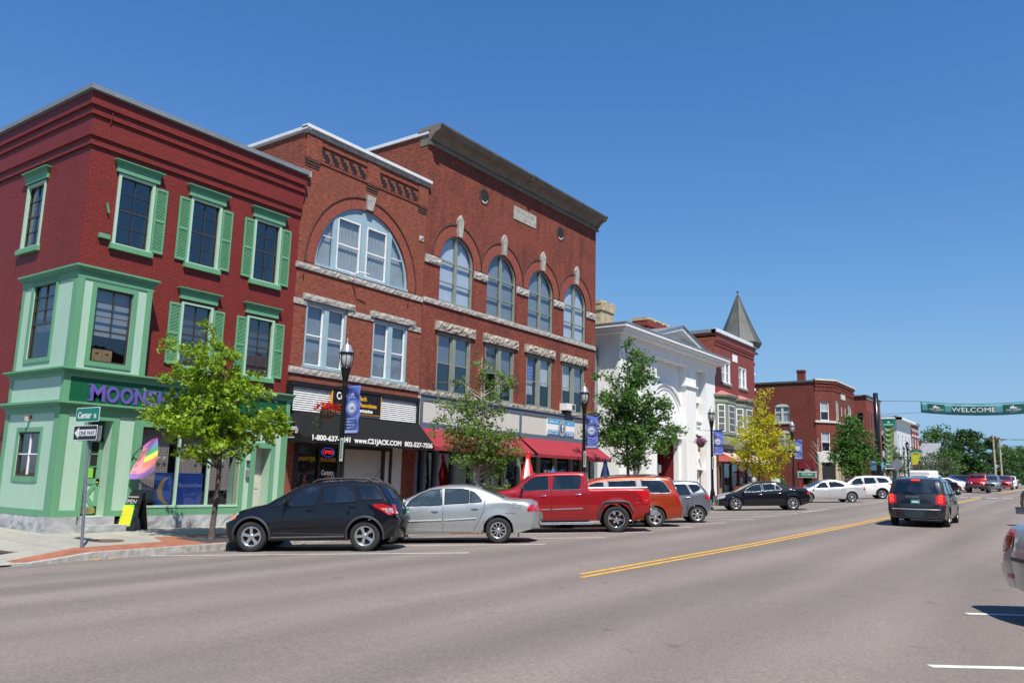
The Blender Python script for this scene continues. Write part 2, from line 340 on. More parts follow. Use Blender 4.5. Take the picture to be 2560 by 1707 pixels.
# ---------------------------------------------------------------- ground, road, pavement
def asphalt():
    m, nt, n, b = new_mat('asphalt'); geo = N(nt, 'ShaderNodeNewGeometry')
    big = N(nt, 'ShaderNodeTexNoise'); big.inputs['Scale'].default_value = .22; big.inputs['Detail'].default_value = 5
    mp = N(nt, 'ShaderNodeMapping'); mp.inputs['Scale'].default_value = (2.4, .35, 1); L(nt, geo.outputs['Position'], mp.inputs[0]); L(nt, mp.outputs[0], big.inputs['Vector'])
    fine = N(nt, 'ShaderNodeTexNoise'); fine.inputs['Scale'].default_value = 26; fine.inputs['Detail'].default_value = 4; fine.inputs['Roughness'].default_value = .75; L(nt, geo.outputs['Position'], fine.inputs['Vector'])
    vor = N(nt, 'ShaderNodeTexVoronoi'); vor.inputs['Scale'].default_value = 38; L(nt, geo.outputs['Position'], vor.inputs['Vector'])
    r1 = N(nt, 'ShaderNodeValToRGB'); r1.color_ramp.elements[0].position = .35; r1.color_ramp.elements[1].position = .65
    r1.color_ramp.elements[0].color = (.168, .146, .132, 1); r1.color_ramp.elements[1].color = (.222, .190, .172, 1); L(nt, big.outputs['Fac'], r1.inputs[0])
    mr = N(nt, 'ShaderNodeMapRange'); mr.inputs[1].default_value = .25; mr.inputs[2].default_value = .75; mr.inputs[3].default_value = .66; mr.inputs[4].default_value = 1.34; L(nt, fine.outputs['Fac'], mr.inputs[0])
    hv = N(nt, 'ShaderNodeHueSaturation'); L(nt, r1.outputs[0], hv.inputs['Color']); L(nt, mr.outputs[0], hv.inputs['Value'])
    r2 = N(nt, 'ShaderNodeValToRGB'); r2.color_ramp.elements[0].position = .05; r2.color_ramp.elements[0].color = (1, 1, 1, 1); r2.color_ramp.elements[1].position = .16; r2.color_ramp.elements[1].color = (0, 0, 0, 1)
    L(nt, vor.outputs['Distance'], r2.inputs[0])
    # only some of the cells hold a pale stone
    sc = N(nt, 'ShaderNodeSeparateColor'); L(nt, vor.outputs['Color'], sc.inputs[0]); gt = N(nt, 'ShaderNodeMath', operation='GREATER_THAN'); gt.inputs[1].default_value = .80; L(nt, sc.outputs[0], gt.inputs[0])
    mu = N(nt, 'ShaderNodeMath', operation='MULTIPLY'); L(nt, r2.outputs[0], mu.inputs[0]); L(nt, gt.outputs[0], mu.inputs[1]); m3 = N(nt, 'ShaderNodeMath', operation='MULTIPLY'); L(nt, mu.outputs[0], m3.inputs[0]); m3.inputs[1].default_value = .55
    mx = N(nt, 'ShaderNodeMix', data_type='RGBA'); L(nt, m3.outputs[0], mx.inputs[0]); L(nt, hv.outputs[0], mx.inputs[6]); mx.inputs[7].default_value = (.46, .42, .40, 1)
    # oil darkening along wheel tracks, drips
    dn = N(nt, 'ShaderNodeTexNoise'); dn.inputs['Scale'].default_value = 1.3; dn.inputs['Detail'].default_value = 8; dn.inputs['Roughness'].default_value = .7; L(nt, geo.outputs['Position'], dn.inputs['Vector'])
    r4 = N(nt, 'ShaderNodeValToRGB'); r4.color_ramp.elements[0].position = .56; r4.color_ramp.elements[1].position = .75; L(nt, dn.outputs['Fac'], r4.inputs[0])
    m5 = N(nt, 'ShaderNodeMath', operation='MULTIPLY'); m5.inputs[1].default_value = .36; L(nt, r4.outputs[0], m5.inputs[0])
    m6 = N(nt, 'ShaderNodeMix', data_type='RGBA'); L(nt, m5.outputs[0], m6.inputs[0]); L(nt, mx.outputs[2], m6.inputs[6]); m6.inputs[7].default_value = (.12, .105, .105, 1)
    # hairline cracks
    cv = N(nt, 'ShaderNodeTexVoronoi', feature='DISTANCE_TO_EDGE'); cv.inputs['Scale'].default_value = .19
    wn = N(nt, 'ShaderNodeTexNoise'); wn.inputs['Scale'].default_value = 1.1; wn.inputs['Detail'].default_value = 6; L(nt, geo.outputs['Position'], wn.inputs['Vector'])
    va = N(nt, 'ShaderNodeVectorMath', operation='ADD'); vm = N(nt, 'ShaderNodeVectorMath', operation='SCALE'); vm.inputs['Scale'].default_value = 1.6; L(nt, wn.outputs['Color'], vm.inputs[0]); L(nt, vm.outputs[0], va.inputs[0]); L(nt, geo.outputs['Position'], va.inputs[1]); L(nt, va.outputs[0], cv.inputs['Vector'])
    r7 = N(nt, 'ShaderNodeValToRGB'); r7.color_ramp.elements[0].position = 0; r7.color_ramp.elements[0].color = (1, 1, 1, 1); r7.color_ramp.elements[1].position = .006; r7.color_ramp.elements[1].color = (0, 0, 0, 1); L(nt, cv.outputs['Distance'], r7.inputs[0])
    cm = N(nt, 'ShaderNodeMath', operation='MULTIPLY'); L(nt, r7.outputs[0], cm.inputs[0]); L(nt, r4.outputs[0], cm.inputs[1]); c2 = N(nt, 'ShaderNodeMath', operation='MULTIPLY'); c2.inputs[1].default_value = .5; L(nt, cm.outputs[0], c2.inputs[0])
    m8 = N(nt, 'ShaderNodeMix', data_type='RGBA'); L(nt, c2.outputs[0], m8.inputs[0]); L(nt, m6.outputs[2], m8.inputs[6]); m8.inputs[7].default_value = (.05, .045, .045, 1)
    # tyre darkened bands along the lanes and spots of oil in the bays
    sx_ = N(nt, 'ShaderNodeSeparateXYZ'); L(nt, geo.outputs['Position'], sx_.inputs[0]); ws_ = N(nt, 'ShaderNodeMath', operation='MULTIPLY'); ws_.inputs[1].default_value = 3.3; L(nt, sx_.outputs[0], ws_.inputs[0]); si_ = N(nt, 'ShaderNodeMath', operation='SINE'); L(nt, ws_.outputs[0], si_.inputs[0])
    mm_ = N(nt, 'ShaderNodeMath', operation='MULTIPLY'); L(nt, si_.outputs[0], mm_.inputs[0]); L(nt, big.outputs['Fac'], mm_.inputs[1]); ma_ = N(nt, 'ShaderNodeMapRange'); ma_.inputs[1].default_value = -.5; ma_.inputs[2].default_value = .5; ma_.inputs[3].default_value = 1.06; ma_.inputs[4].default_value = .91; L(nt, mm_.outputs[0], ma_.inputs[0])
    ov_ = N(nt, 'ShaderNodeTexVoronoi'); ov_.inputs['Scale'].default_value = .9; L(nt, geo.outputs['Position'], ov_.inputs['Vector']); or_ = N(nt, 'ShaderNodeMapRange'); or_.inputs[1].default_value = .03; or_.inputs[2].default_value = .11; or_.inputs[3].default_value = .72; or_.inputs[4].default_value = 1.0; L(nt, ov_.outputs['Distance'], or_.inputs[0])
    mo_ = N(nt, 'ShaderNodeMath', operation='MULTIPLY'); L(nt, ma_.outputs[0], mo_.inputs[0]); L(nt, or_.outputs[0], mo_.inputs[1]); h2_ = N(nt, 'ShaderNodeHueSaturation'); L(nt, m8.outputs[2], h2_.inputs['Color']); L(nt, mo_.outputs[0], h2_.inputs['Value'])
    L(nt, h2_.outputs[0], b.inputs['Base Color']); b.inputs['Roughness'].default_value = .85; b.inputs['Specular IOR Level'].default_value = .25
    bp = N(nt, 'ShaderNodeBump'); bp.inputs['Strength'].default_value = .5; bp.inputs['Distance'].default_value = .008; L(nt, fine.outputs['Fac'], bp.inputs['Height']); L(nt, bp.outputs[0], b.inputs['Normal'])
    return m
MT['asphalt'] = asphalt()
def concrete():
    m, nt, n, b = new_mat('pavement concrete'); geo = N(nt, 'ShaderNodeNewGeometry')
    br = N(nt, 'ShaderNodeTexBrick'); br.offset = 0; br.inputs['Scale'].default_value = 1; br.inputs['Brick Width'].default_value = 1.5; br.inputs['Row Height'].default_value = 1.5; br.inputs['Mortar Size'].default_value = .012
    br.inputs['Color1'].default_value = (.31, .30, .262, 1); br.inputs['Color2'].default_value = (.345, .335, .29, 1); br.inputs['Mortar'].default_value = (.2, .19, .17, 1); L(nt, geo.outputs['Position'], br.inputs['Vector'])
    t = N(nt, 'ShaderNodeTexNoise'); t.inputs['Scale'].default_value = 2; t.inputs['Detail'].default_value = 9; t.inputs['Roughness'].default_value = .7; L(nt, geo.outputs['Position'], t.inputs['Vector'])
    mr = N(nt, 'ShaderNodeMapRange'); mr.inputs[1].default_value = .3; mr.inputs[2].default_value = .7; mr.inputs[3].default_value = .82; mr.inputs[4].default_value = 1.1; L(nt, t.outputs['Fac'], mr.inputs[0])
    hv = N(nt, 'ShaderNodeHueSaturation'); L(nt, br.outputs[0], hv.inputs['Color']); L(nt, mr.outputs[0], hv.inputs['Value']); L(nt, hv.outputs[0], b.inputs['Base Color']); b.inputs['Roughness'].default_value = .9
    return m
MT['concrete'] = concrete()
def paver():
    m, nt, n, b = new_mat('brick pavers'); geo = N(nt, 'ShaderNodeNewGeometry')
    br = N(nt, 'ShaderNodeTexBrick'); br.inputs['Scale'].default_value = 1; br.inputs['Brick Width'].default_value = .2; br.inputs['Row Height'].default_value = .1; br.inputs['Mortar Size'].default_value = .006
    br.inputs['Color1'].default_value = (.36, .125, .068, 1); br.inputs['Color2'].default_value = (.29, .10, .055, 1); br.inputs['Mortar'].default_value = (.2, .12, .09, 1); L(nt, geo.outputs['Position'], br.inputs['Vector'])
    t = N(nt, 'ShaderNodeTexNoise'); t.inputs['Scale'].default_value = 2.5; t.inputs['Detail'].default_value = 8; L(nt, geo.outputs['Position'], t.inputs['Vector'])
    mr = N(nt, 'ShaderNodeMapRange'); mr.inputs[1].default_value = .3; mr.inputs[2].default_value = .7; mr.inputs[3].default_value = .75; mr.inputs[4].default_value = 1.2; L(nt, t.outputs['Fac'], mr.inputs[0])
    hv = N(nt, 'ShaderNodeHueSaturation'); L(nt, br.outputs[0], hv.inputs['Color']); L(nt, mr.outputs[0], hv.inputs['Value']); L(nt, hv.outputs[0], b.inputs['Base Color']); b.inputs['Roughness'].default_value = .9
    return m
MT['paver'] = paver()
MT['kerb'] = simple('granite kerb', (.36, .35, .33), .85, var=.3, scale=8, bump=.5)
MT['paint_w'] = simple('worn white road paint', (.66, .66, .64), .7, var=.25, scale=6)
MT['paint_y'] = simple('yellow road paint', (.62, .34, .045), .7, var=.18, scale=5)
MT['soil'] = simple('dark mulch', (.045, .045, .05), .95, var=.4, scale=12, bump=.5)
MT['rust'] = simple('rusty iron', (.13, .075, .055), .8, var=.3, scale=9, bump=.3)
MT['grass'] = simple('grass', (.07, .12, .03), .9, var=.35, scale=3, bump=.6)
MT['tactile'] = simple('tactile plate', (.085, .055, .065), .8, var=.2, scale=20)

def frange(a, b, st):
    n = max(1, int(round((b - a) / st))); return [a + (b - a) * i / n for i in range(n + 1)]
YS = frange(-60, 0, 6) + frange(2, 60, 2) + frange(64, 120, 4) + frange(130, 400, 15)
g = MB(); g.grid([[(x, y, prof(y) - (.5 if abs(x) < 60 else .4)) for x in (-900, -300, -120, -60, 60, 150, 900)] for y in [-600, -60, -10, 10, 22, 34, 62, 90, 120, 200, 400, 1500]], MT['grass'])
tag(g.build('ground', fix=False), kind='structure')
g = MB(); XS = [-17, -15, -13, -11.4, -7.5, -3.6, -1.5, 0, 2]
g.grid([[(x, y, rz(max(-16.999, min(1.999, x)), y)) for x in XS] for y in YS], MT['asphalt'])
g.grid([[(x, y, prof(y) - .17 + (x + 17) * -.004) for x in (-80, -40, -17)] for y in (-60, -10, -2, 2, 7.2)], MT['asphalt'])
# gap between the kerbs filled at the crossing of the side street
tag(g.build('road', fix=False), kind='structure')

def ramp(y):     # the corner kerb drops to the road at the crossing
    return 0 if y > 9.2 else -.135 * min(1, (9.2 - y) / 1.5)
g = MB()
PYS = [7.2, 7.7, 8.2, 8.7, 9.2] + [y for y in YS if y > 9.5]
g.grid([[(x, y, rz(-17.001, y) + (-17 - x) * .016 + ramp(y)) for x in (-17.15, -19.5, -21.9, -26)] for y in PYS], MT['concrete'])
g.grid([[(x, y, rz(-17.001, 9.5) + .14 + ramp(y)) for x in (-26, -45, -80)] for y in (7.2, 9.2, 10.6)], MT['concrete'])
tag(g.build('pavement', fix=False), kind='structure')
g = MB()
for a, b_ in [(9.2 + 2.4 * i, 9.2 + 2.4 * (i + 1) - .012) for i in range(72)]:
    p = [(-17.15, a), (-17.0, a), (-17.0, b_), (-17.15, b_)]
    zt = [rz(-17.001, y) + .006 for _, y in p]
    g.faces([(p[i][0], p[i][1], zt[i] - .3) for i in range(4)] + [(p[i][0] - (.012 if i in (1, 2) else 0), p[i][1], zt[i]) for i in range(4)],
            [(4, 5, 6, 7), (0, 1, 5, 4), (1, 2, 6, 5), (2, 3, 7, 6), (3, 0, 4, 7)], MT['kerb'])
rows = []
for x, y in [(-17.0, 9.19), (-16.98, 8.5), (-16.98, 7.9), (-17.25, 7.45), (-17.9, 7.25), (-20, 7.2), (-30, 7.2), (-80, 7.2)]:
    z = rz(-17.001, y) + ramp(y) + .008
    rows.append([(x, y, z - .3), (x, y, z), (x - .17, y + (.0 if y > 7.6 else .17), z + .002)])
g.grid(rows, MT['kerb'], smooth=False)
g.grid([[(2.0, y, rz(1.99, y) - .05), (2.0, y, prof(y) - .02), (2.15, y, prof(y) - .02), (7.4, y, prof(y) + .06)] for y in YS], MT['concrete'], smooth=False)
tag(g.build('kerb', fix=False), kind='structure')
def pz(x, y, e=.004): return rz(x, y) + ramp(y) + e
g = MB()
g.grid([[(x, y, pz(x, y)) for x in (-17.16, a)] for y, a in [(7.75, -17.7), (8.2, -17.8), (8.7, -17.9), (9.2, -18.05), (10.5, -18.1), (11.4, -18.2)]], MT['paver'], smooth=False)
for y0, y1 in [(11.75, 60), (60, 96)]:
    g.grid([[(x, y, pz(x, y)) for x in (-17.16, -18.6, -19.2)] for y in frange(y0, y1, 2)], MT['paver'], smooth=False)
g.grid([[(x, y, pz(x, y)) for x in (-17.16, b_)] for y, b_ in [(11.4, -18.2), (11.75, -19.2)]], MT['paver'], smooth=False)
tag(g.build('brick_pavement_strip', fix=False), kind='structure')
g = MB()
for y0 in (12.0, 22.7, 34.0, 52.3, 78.0):
    g.face([(-17.3, y0, pz(-17.3, y0, .008)), (-17.3, y0 + 1.4, pz(-17.3, y0 + 1.4, .008)), (-18.7, y0 + 1.4, pz(-18.7, y0 + 1.4, .008)), (-18.7, y0, pz(-18.7, y0, .008))], MT['soil'])
tag(g.build('tree_pit_soil', fix=False), kind='structure')
# painted markings
g = MB()
def strip(mb, p0, p1, wd, mat, e=.004, n=1):
    p0 = Vector(p0); p1 = Vector(p1); d = (p1 - p0).normalized(); q = Vector((-d.y, d.x)) * wd / 2; rows = []
    for i in range(n + 1):
        p = p0.lerp(p1, i / n); rows.append([(p.x + q.x * s_, p.y + q.y * s_, rz(max(-16.99, min(1.99, p.x + q.x * s_)), p.y + q.y * s_) + e) for s_ in (-1, 1)])
    mb.grid(rows, mat, smooth=False)
hd = Vector((-math.cos(R_(37)), -math.sin(R_(37))))
ends = [14.51 + 3.07 * i for i in range(-0, 22)]
for i, y in enumerate(ends):
    if 32 < i: continue
    p = Vector((-11.4, y)); q = p + hd * (5.55 / abs(hd.x)); strip(g, p, q, .10, MT['paint_w'], n=8)
for y, xe_ in [(-1.9, -1.5), (1.9, -1.5), (5.7, -1.5), (9.4, -1.5), (13.3, -1.62), (22.25, -1.93), (25.8, -2.0)] + [(29.5 + 3.7 * k, -2.0) for k in range(9)]:
    p = Vector((xe_, y)); q = p + Vector((math.cos(R_(40)), math.sin(R_(40)))) * (3.5 / math.cos(R_(40))); strip(g, p, q, .11, MT['paint_w'], n=6)
for x0, x1 in [(-9.1, -8.55), (-8.3, -7.55), (-7.2, -6.5), (-6.1, -5.4), (-5.0, -4.3), (-9.9, -9.4)]:
    strip(g, (x0, 75.2), (x1, 75.2), .75, MT['paint_w'])
strip(g, (-11.6, 40.4), (-11.5, 44.4), .1, MT['paint_w'], n=3)
tag(g.build('white_road_markings', fix=False), kind='structure')
g = MB()
for x in (-7.62, -7.38):
    y0 = 12.9 if x < -7.5 else 12.55
    strip(g, (x, y0), (x, 73.4), .11, MT['paint_y'], n=40); strip(g, (x, 89), (x, 180), .11, MT['paint_y'], n=30)
tag(g.build('yellow_centre_line', fix=False), kind='structure')
# small street fixtures
mh = MB(); c = (-19.05, 10.48); z0 = pz(*c, .004)
mh.lathe([(0, .006), (.30, .006), (.31, .012), (.36, .012), (.37, .0)], MT['rust'], (c[0], c[1], z0), 40, smooth=False)
tag(mh.build('manhole_cover'), 'round rusty manhole cover set in the concrete pavement behind the street sign post', 'manhole cover')
tp = MB(); a0 = (-21.0, 8.0)
tp.T = Matrix.Translation((-19.75, 7.95, pz(-19.75, 8.0, .012)))
tp.box(-1.1, 1.1, -.35, .55, -.004, .004, MT['tactile'])
for i in range(22):
    for j in range(9): tp.box(-1.06 + i * .1, -1.02 + i * .1, -.31 + j * .1, -.27 + j * .1, .004, .012, MT['tactile'])
tag(tp.build('tactile_paving_plate'), 'dark purple brown tactile plate with raised bumps at the corner crossing', 'tactile plate')
lt = MB()
for k in range(9):
    a = random.random() * 6; x = -16.9 + random.uniform(-.05, .1); y = 9.25 + random.uniform(-.25, .4)
    z = rz(x, y) + .01; s = random.uniform(.03, .07)
    lt.faces([(x, y, z + s * .6), (x + s, y + .02, z), (x - s * .2, y + s, z + .01), (x - s, y - .01, z + .02), (x, y - s, z)], [(0, 1, 2), (0, 2, 3), (0, 3, 4), (0, 4, 1)], MT['card'])
tag(lt.build('crumpled_litter'), 'crumpled pale litter and leaves lying in the gutter against the corner kerb', 'litter')
# a grassy plot between the turreted shop and the city hall
g = MB(); g.grid([[(x, y, rz(x, y) + .01) for x in (-21.9, -26, -45)] for y in (65.3, 70, 76, 82, 88)], MT['grass'], smooth=False)
tag(g.build('lawn', fix=False), kind='structure')
# ---------------------------------------------------------------- facade kit
def hole(u0, u1, v0, v1, rise=0): return dict(u0=u0, u1=u1, v0=v0, v1=v1, rise=rise)
def arch_v(h, u):
    a = (h['u1'] - h['u0']) / 2; c = (h['u1'] + h['u0']) / 2; t = max(0, 1 - ((u - c) / a) ** 2)
    return h['v1'] - h['rise'] + h['rise'] * math.sqrt(t)
def facade(mb, F, u0, u1, v0, v1, holes, mat, depth=.2, d=0.0, rmat=None):
    rmat = rmat or mat
    us = sorted({u0, u1, *[h['u0'] for h in holes], *[h['u1'] for h in holes]}); vs = sorted({v0, v1, *[h['v0'] for h in holes], *[h['v1'] for h in holes]})
    us = [u for u in us if u0 <= u <= u1]; vs = [v for v in vs if v0 <= v <= v1]
    for i in range(len(us) - 1):
        for j in range(len(vs) - 1):
            cu = (us[i] + us[i + 1]) / 2; cv = (vs[j] + vs[j + 1]) / 2
            if any(h['u0'] < cu < h['u1'] and h['v0'] < cv < h['v1'] for h in holes): continue
            mb.face([F(us[i], vs[j], d), F(us[i + 1], vs[j], d), F(us[i + 1], vs[j + 1], d), F(us[i], vs[j + 1], d)], mat)
    for h in holes:
        ring = [(h['u0'], h['v0']), (h['u1'], h['v0'])]
        if h['rise']:
            n = 20; pts = [(h['u0'] + (h['u1'] - h['u0']) * .5 * (1 - math.cos(math.pi * k / n))) for k in range(n + 1)]
            for k in range(n):
                a, b_ = pts[k], pts[k + 1]
                mb.face([F(a, arch_v(h, a), d), F(b_, arch_v(h, b_), d), F(b_, h['v1'], d), F(a, h['v1'], d)], mat)
            ring += [(u, arch_v(h, u)) for u in reversed(pts)]
        else: ring += [(h['u1'], h['v1']), (h['u0'], h['v1'])]
        mb.grid([[F(a, b_, d) for a, b_ in ring], [F(a, b_, d - depth) for a, b_ in ring]], rmat, smooth=False, closed=True)
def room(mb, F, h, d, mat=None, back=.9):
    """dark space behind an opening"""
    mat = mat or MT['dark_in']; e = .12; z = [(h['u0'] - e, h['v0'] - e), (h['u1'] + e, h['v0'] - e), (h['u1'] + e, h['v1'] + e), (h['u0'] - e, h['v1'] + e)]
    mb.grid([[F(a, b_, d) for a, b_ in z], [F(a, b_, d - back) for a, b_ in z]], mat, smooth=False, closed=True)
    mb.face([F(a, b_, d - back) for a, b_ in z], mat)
def window(F, parent, h, d=-.10, fm='white', bar='white', fw=.06, bars=(), vb=(), fill=None, glass='glass', name='window', fd=.05, barw=.03, fill_range=(0, 1), sill=None, rm=True, label=None):
    """frame around opening h; bars = extra horizontal bars, vb = vertical bars as (u fraction, width)"""
    mb = MB(); u0, u1, v0, v1 = h['u0'], h['u1'], h['v0'], h['v1']; fr = MT[fm]; br = MT[bar]
    W_ = u1 - u0; H_ = v1 - v0
    if h['rise']:
        n = 20; pts = [u0 + W_ * .5 * (1 - math.cos(math.pi * k / n)) for k in range(n + 1)]
        out = [(u0, v0)] + [(u, arch_v(h, u)) for u in pts] + [(u1, v0)]
        cu = (u0 + u1) / 2; cvv = v1 - h['rise']
        inn = []
        for a, b_ in out:
            if b_ <= cvv + 1e-6: inn.append((a + (fw if a < cu else -fw), max(b_, v0)))
            else:
                q = Vector((a - cu, b_ - cvv)); l = q.length; q = q * ((l - fw) / l); inn.append((cu + q.x, cvv + q.y))
        rows = [[F(a, b_, d) for a, b_ in out], [F(a, b_, d + fd) for a, b_ in out], [F(a, b_, d + fd) for a, b_ in inn], [F(a, b_, d) for a, b_ in inn]]
        mb.grid(rows, fr, smooth=False); F.box(mb, u0, u1, v0, v0 + fw, d, d + fd * 1.1, fr)
    else:
        F.box(mb, u0, u0 + fw, v0, v1, d, d + fd, fr); F.box(mb, u1 - fw, u1, v0, v1, d, d + fd, fr)
        F.box(mb, u0 + fw, u1 - fw, v1 - fw, v1, d, d + fd, fr); F.box(mb, u0 + fw, u1 - fw, v0, v0 + fw, d, d + fd, fr)
    def top(u): return arch_v(h, u) if h['rise'] else v1
    for b_ in bars:
        f, wd = b_ if isinstance(b_, tuple) else (b_, barw); v = v0 + H_ * f; F.box(mb, u0 + fw, u1 - fw, v - wd / 2, v + wd / 2, d + .004, d + fd * .8, br)
    for b_ in vb:
        f, wd = b_[:2]; u = u0 + W_ * f; lo, hi = (b_[2], b_[3]) if len(b_) > 3 else (0, 1)
        F.box(mb, u - wd / 2, u + wd / 2, v0 + fw + (H_ - fw) * lo, min(v0 + H_ * hi, top(u) - fw * .6), d + .002, d + fd * .85 + (.012 if wd > .06 else 0), MT[fm] if wd > .06 else br)
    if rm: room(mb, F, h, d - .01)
    o = mb.build(name, parent)
    if label: o['label'] = label
    g = MB(); n = 20
    if h['rise']:
        pts = [u0 + W_ * k / n for k in range(n + 1)]
        for k in range(n): g.face([F(pts[k], v0, d + .012), F(pts[k + 1], v0, d + .012), F(pts[k + 1], arch_v(h, pts[k + 1]) - .01, d + .012), F(pts[k], arch_v(h, pts[k]) - .01, d + .012)], MT[glass])
    else: g.face([F(u0 + .02, v0 + .02, d + .012), F(u1 - .02, v0 + .02, d + .012), F(u1 - .02, v1 - .02, d + .012), F(u0 + .02, v1 - .02, d + .012)], MT[glass])
    g.build('pane', o, fix=False)
    if fill:
        c = MB(); lo = v0 + H_ * fill_range[0]; hi = v0 + H_ * fill_range[1]
        nn = 24
        for k in range(nn):
            a = u0 + W_ * k / nn; b_ = u0 + W_ * (k + 1) / nn; wv = lambda x: (.008 * math.sin(x * 37) if fill == 'curtain' else 0)
            c.face([F(a, lo, d - .07 + wv(a)), F(b_, lo, d - .07 + wv(b_)), F(b_, min(hi, top(b_) + .05), d - .07 + wv(b_)), F(a, min(hi, top(a) + .05), d - .07 + wv(a))], MT[fill])
        c.build('curtain' if fill == 'curtain' else 'blind', o, fix=False)
    return o
def text(s, F, u, v, d, size, mat, parent, name='lettering', ext=.01, bold=.0, align='LEFT', sx=1.0, shear=0, flip=False, italic=0, fit=None):
    """mirror-safe text on a wall frame"""
    cu = bpy.data.curves.new(name, 'FONT'); cu.body = s; cu.size = size; cu.extrude = ext; cu.offset = bold; cu.align_x = align; cu.align_y = 'BOTTOM_BASELINE'; cu.shear = italic
    cu.resolution_u = 3
    o = bpy.data.objects.new(name, cu); COL.objects.link(o)
    dg = bpy.context.evaluated_depsgraph_get(); me = bpy.data.meshes.new_from_object(o.evaluated_get(dg)); bpy.data.objects.remove(o); bpy.data.curves.remove(cu)
    me.materials.clear(); me.materials.append(MT[mat]); me.name = name
    if fit: sx = fit / max(vt.co.x for vt in me.vertices)
    for vtx in me.vertices:
        p = F(u + vtx.co.x * sx, v + vtx.co.y + vtx.co.x * sx * shear, d + vtx.co.z); vtx.co = p
    r = bpy.data.objects.new(name, me); COL.objects.link(r)
    if parent is not None: r.parent = parent
    return r
def shell(mb, x0, x1, y0, y1, z0, z1, mat, roof=True, sides='snb', rd=.5):
    """back, side walls and a sunk roof behind a facade standing at x1"""
    if 's' in sides: mb.face([(x0, y0, z0), (x1, y0, z0), (x1, y0, z1), (x0, y0, z1)], mat)
    if 'n' in sides: mb.face([(x0, y1, z0), (x1, y1, z0), (x1, y1, z1), (x0, y1, z1)], mat)
    if 'b' in sides: mb.face([(x0, y0, z0), (x0, y1, z0), (x0, y1, z1), (x0, y0, z1)], mat)
    if roof: mb.face([(x0, y0, z1 - rd), (x1, y0, z1 - rd), (x1, y1, z1 - rd), (x0, y1, z1 - rd)], MT['roofgrey'])
FX = -21.8
FW = Fr((FX, 0, 0), (0, 1, 0), (1, 0, 0))          # main row of facades, u = y
def FS(y): return Fr((0, y, 0), (1, 0, 0), (0, -1, 0))   # walls that face the camera side, u = x

# ================================================================ 1 corner shop, green trim
B1 = thing('corner_shop_building', 'three storey dark red painted brick corner shop with green trim, shutters and a corner bay', 'building', (FX, 10.35, .1))
Y0_, Y1_ = 10.38, 17.66; BX = -40.0
def inv(o, root):      # keep world placement when parented to a root that is not at the origin
    o.matrix_parent_inverse = root.matrix_world.inverted()
def settle(root):
    bpy.context.view_layer.update()
    for c in root.children: c.matrix_parent_inverse = Matrix.Translation(-Vector(root.location)) if root.rotation_euler.z == 0 else root.matrix_world.inverted()
S1 = FS(Y0_)
w3 = [hole(11.30, 12.26, 7.9, 9.86), hole(13.58, 14.52, 7.9, 9.86), hole(15.90, 16.84, 7.9, 9.86)]
w2 = [hole(13.58, 14.52, 4.78, 6.62), hole(15.90, 16.84, 4.78, 6.62)]
sw = [hole(-25.22, -24.24, 7.98, 9.86)]
mb = MB()
facade(mb, FW, Y0_, Y1_, .1, 10.45, w3 + w2 + [hole(10.6, 12.1, 4.2, 6.9), hole(10.7, 17.3, .4, 3.4)], MT['brick_red'], .18)
facade(mb, S1, BX, FX, .0, 10.45, sw + [hole(-24.2, -22.0, 4.2, 6.9)], MT['brick_red'], .18)
# corbelled cornice bands, each proud of the one below
def bands(mb, specs, mat):
    for z0, z1, p in specs:
        mb.box(BX, FX + p, Y0_ - p, Y1_ - .01, z0, z1, mat)
bands(mb, [(10.45, 10.70, .06), (10.70, 11.28, .12), (11.28, 11.52, .18), (11.52, 11.88, .24)], MT['brick_red'])
shell(mb, BX, FX, Y0_, Y1_, 0, 10.5, MT['brick_red'], sides='nb', roof=False)
mb.build('wall', B1)
mb = MB(); mb.box(BX - .1, FX + .30, Y0_ - .30, Y1_ + .0, 11.88, 11.93, MT['roofgrey'])
mb.box(BX - .1, FX + .34, Y0_ - .34, Y0_ - .24, 11.90, 12.04, MT['metal_cap']); mb.box(FX + .24, FX + .34, Y0_ - .24, Y1_ + .02, 11.90, 12.04, MT['metal_cap'])
mb.build('roof', B1)
def hood(F, u0, u1, z0, z1, parent, name='window_hood', p=.16, mat='green'):
    mb = MB(); H_ = z1 - z0
    F.box(mb, u0 + .07, u1 - .07, z0, z0 + H_ * .55, 0, p * .45, MT[mat])
    for k in range(5):      # cyma
        t = k / 4; a = p * (.45 + .55 * t ** 1.5); F.box(mb, u0 + .07 * (1 - t), u1 - .07 * (1 - t), z0 + H_ * (.55 + .08 * k), z0 + H_ * (.63 + .08 * k), 0, a, MT[mat])
    F.box(mb, u0 - .02, u1 + .02, z0 + H_ * .95, z1 + .01, 0, p * 1.1, MT[mat])
    return mb.build(name, parent)
def shutter(F, u0, u1, v0, v1, parent):
    mb = MB(); d0, d1 = .015, .055; e = .045; m = MT['green']; mid = (v0 + v1) / 2
    F.box(mb, u0, u0 + e, v0, v1, d0, d1, m); F.box(mb, u1 - e, u1, v0, v1, d0, d1, m)
    for a, b_ in ((v0, v0 + .07), (mid - .035, mid + .035), (v1 - .07, v1)): F.box(mb, u0 + e, u1 - e, a, b_, d0, d1, m)
    F.box(mb, u0 + e, u1 - e, v0 + .06, v1 - .06, d0 - .005, d0 + .008, MT['dgreen'])
    for a, b_ in ((v0 + .07, mid - .035), (mid + .035, v1 - .07)):
        n = int((b_ - a) / .042)
        for i in range(n):
            z = a + (b_ - a) * i / n
            mb.faces([F(u0 + e, z, d1 - .008), F(u1 - e, z, d1 - .008), F(u1 - e, z + .037, d0 + .006), F(u0 + e, z + .037, d0 + .006), F(u0 + e, z - .004, d0), F(u1 - e, z - .004, d0)], [(0, 1, 2, 3), (0, 1, 5, 4)], m)
    return mb.build('shutter', parent)
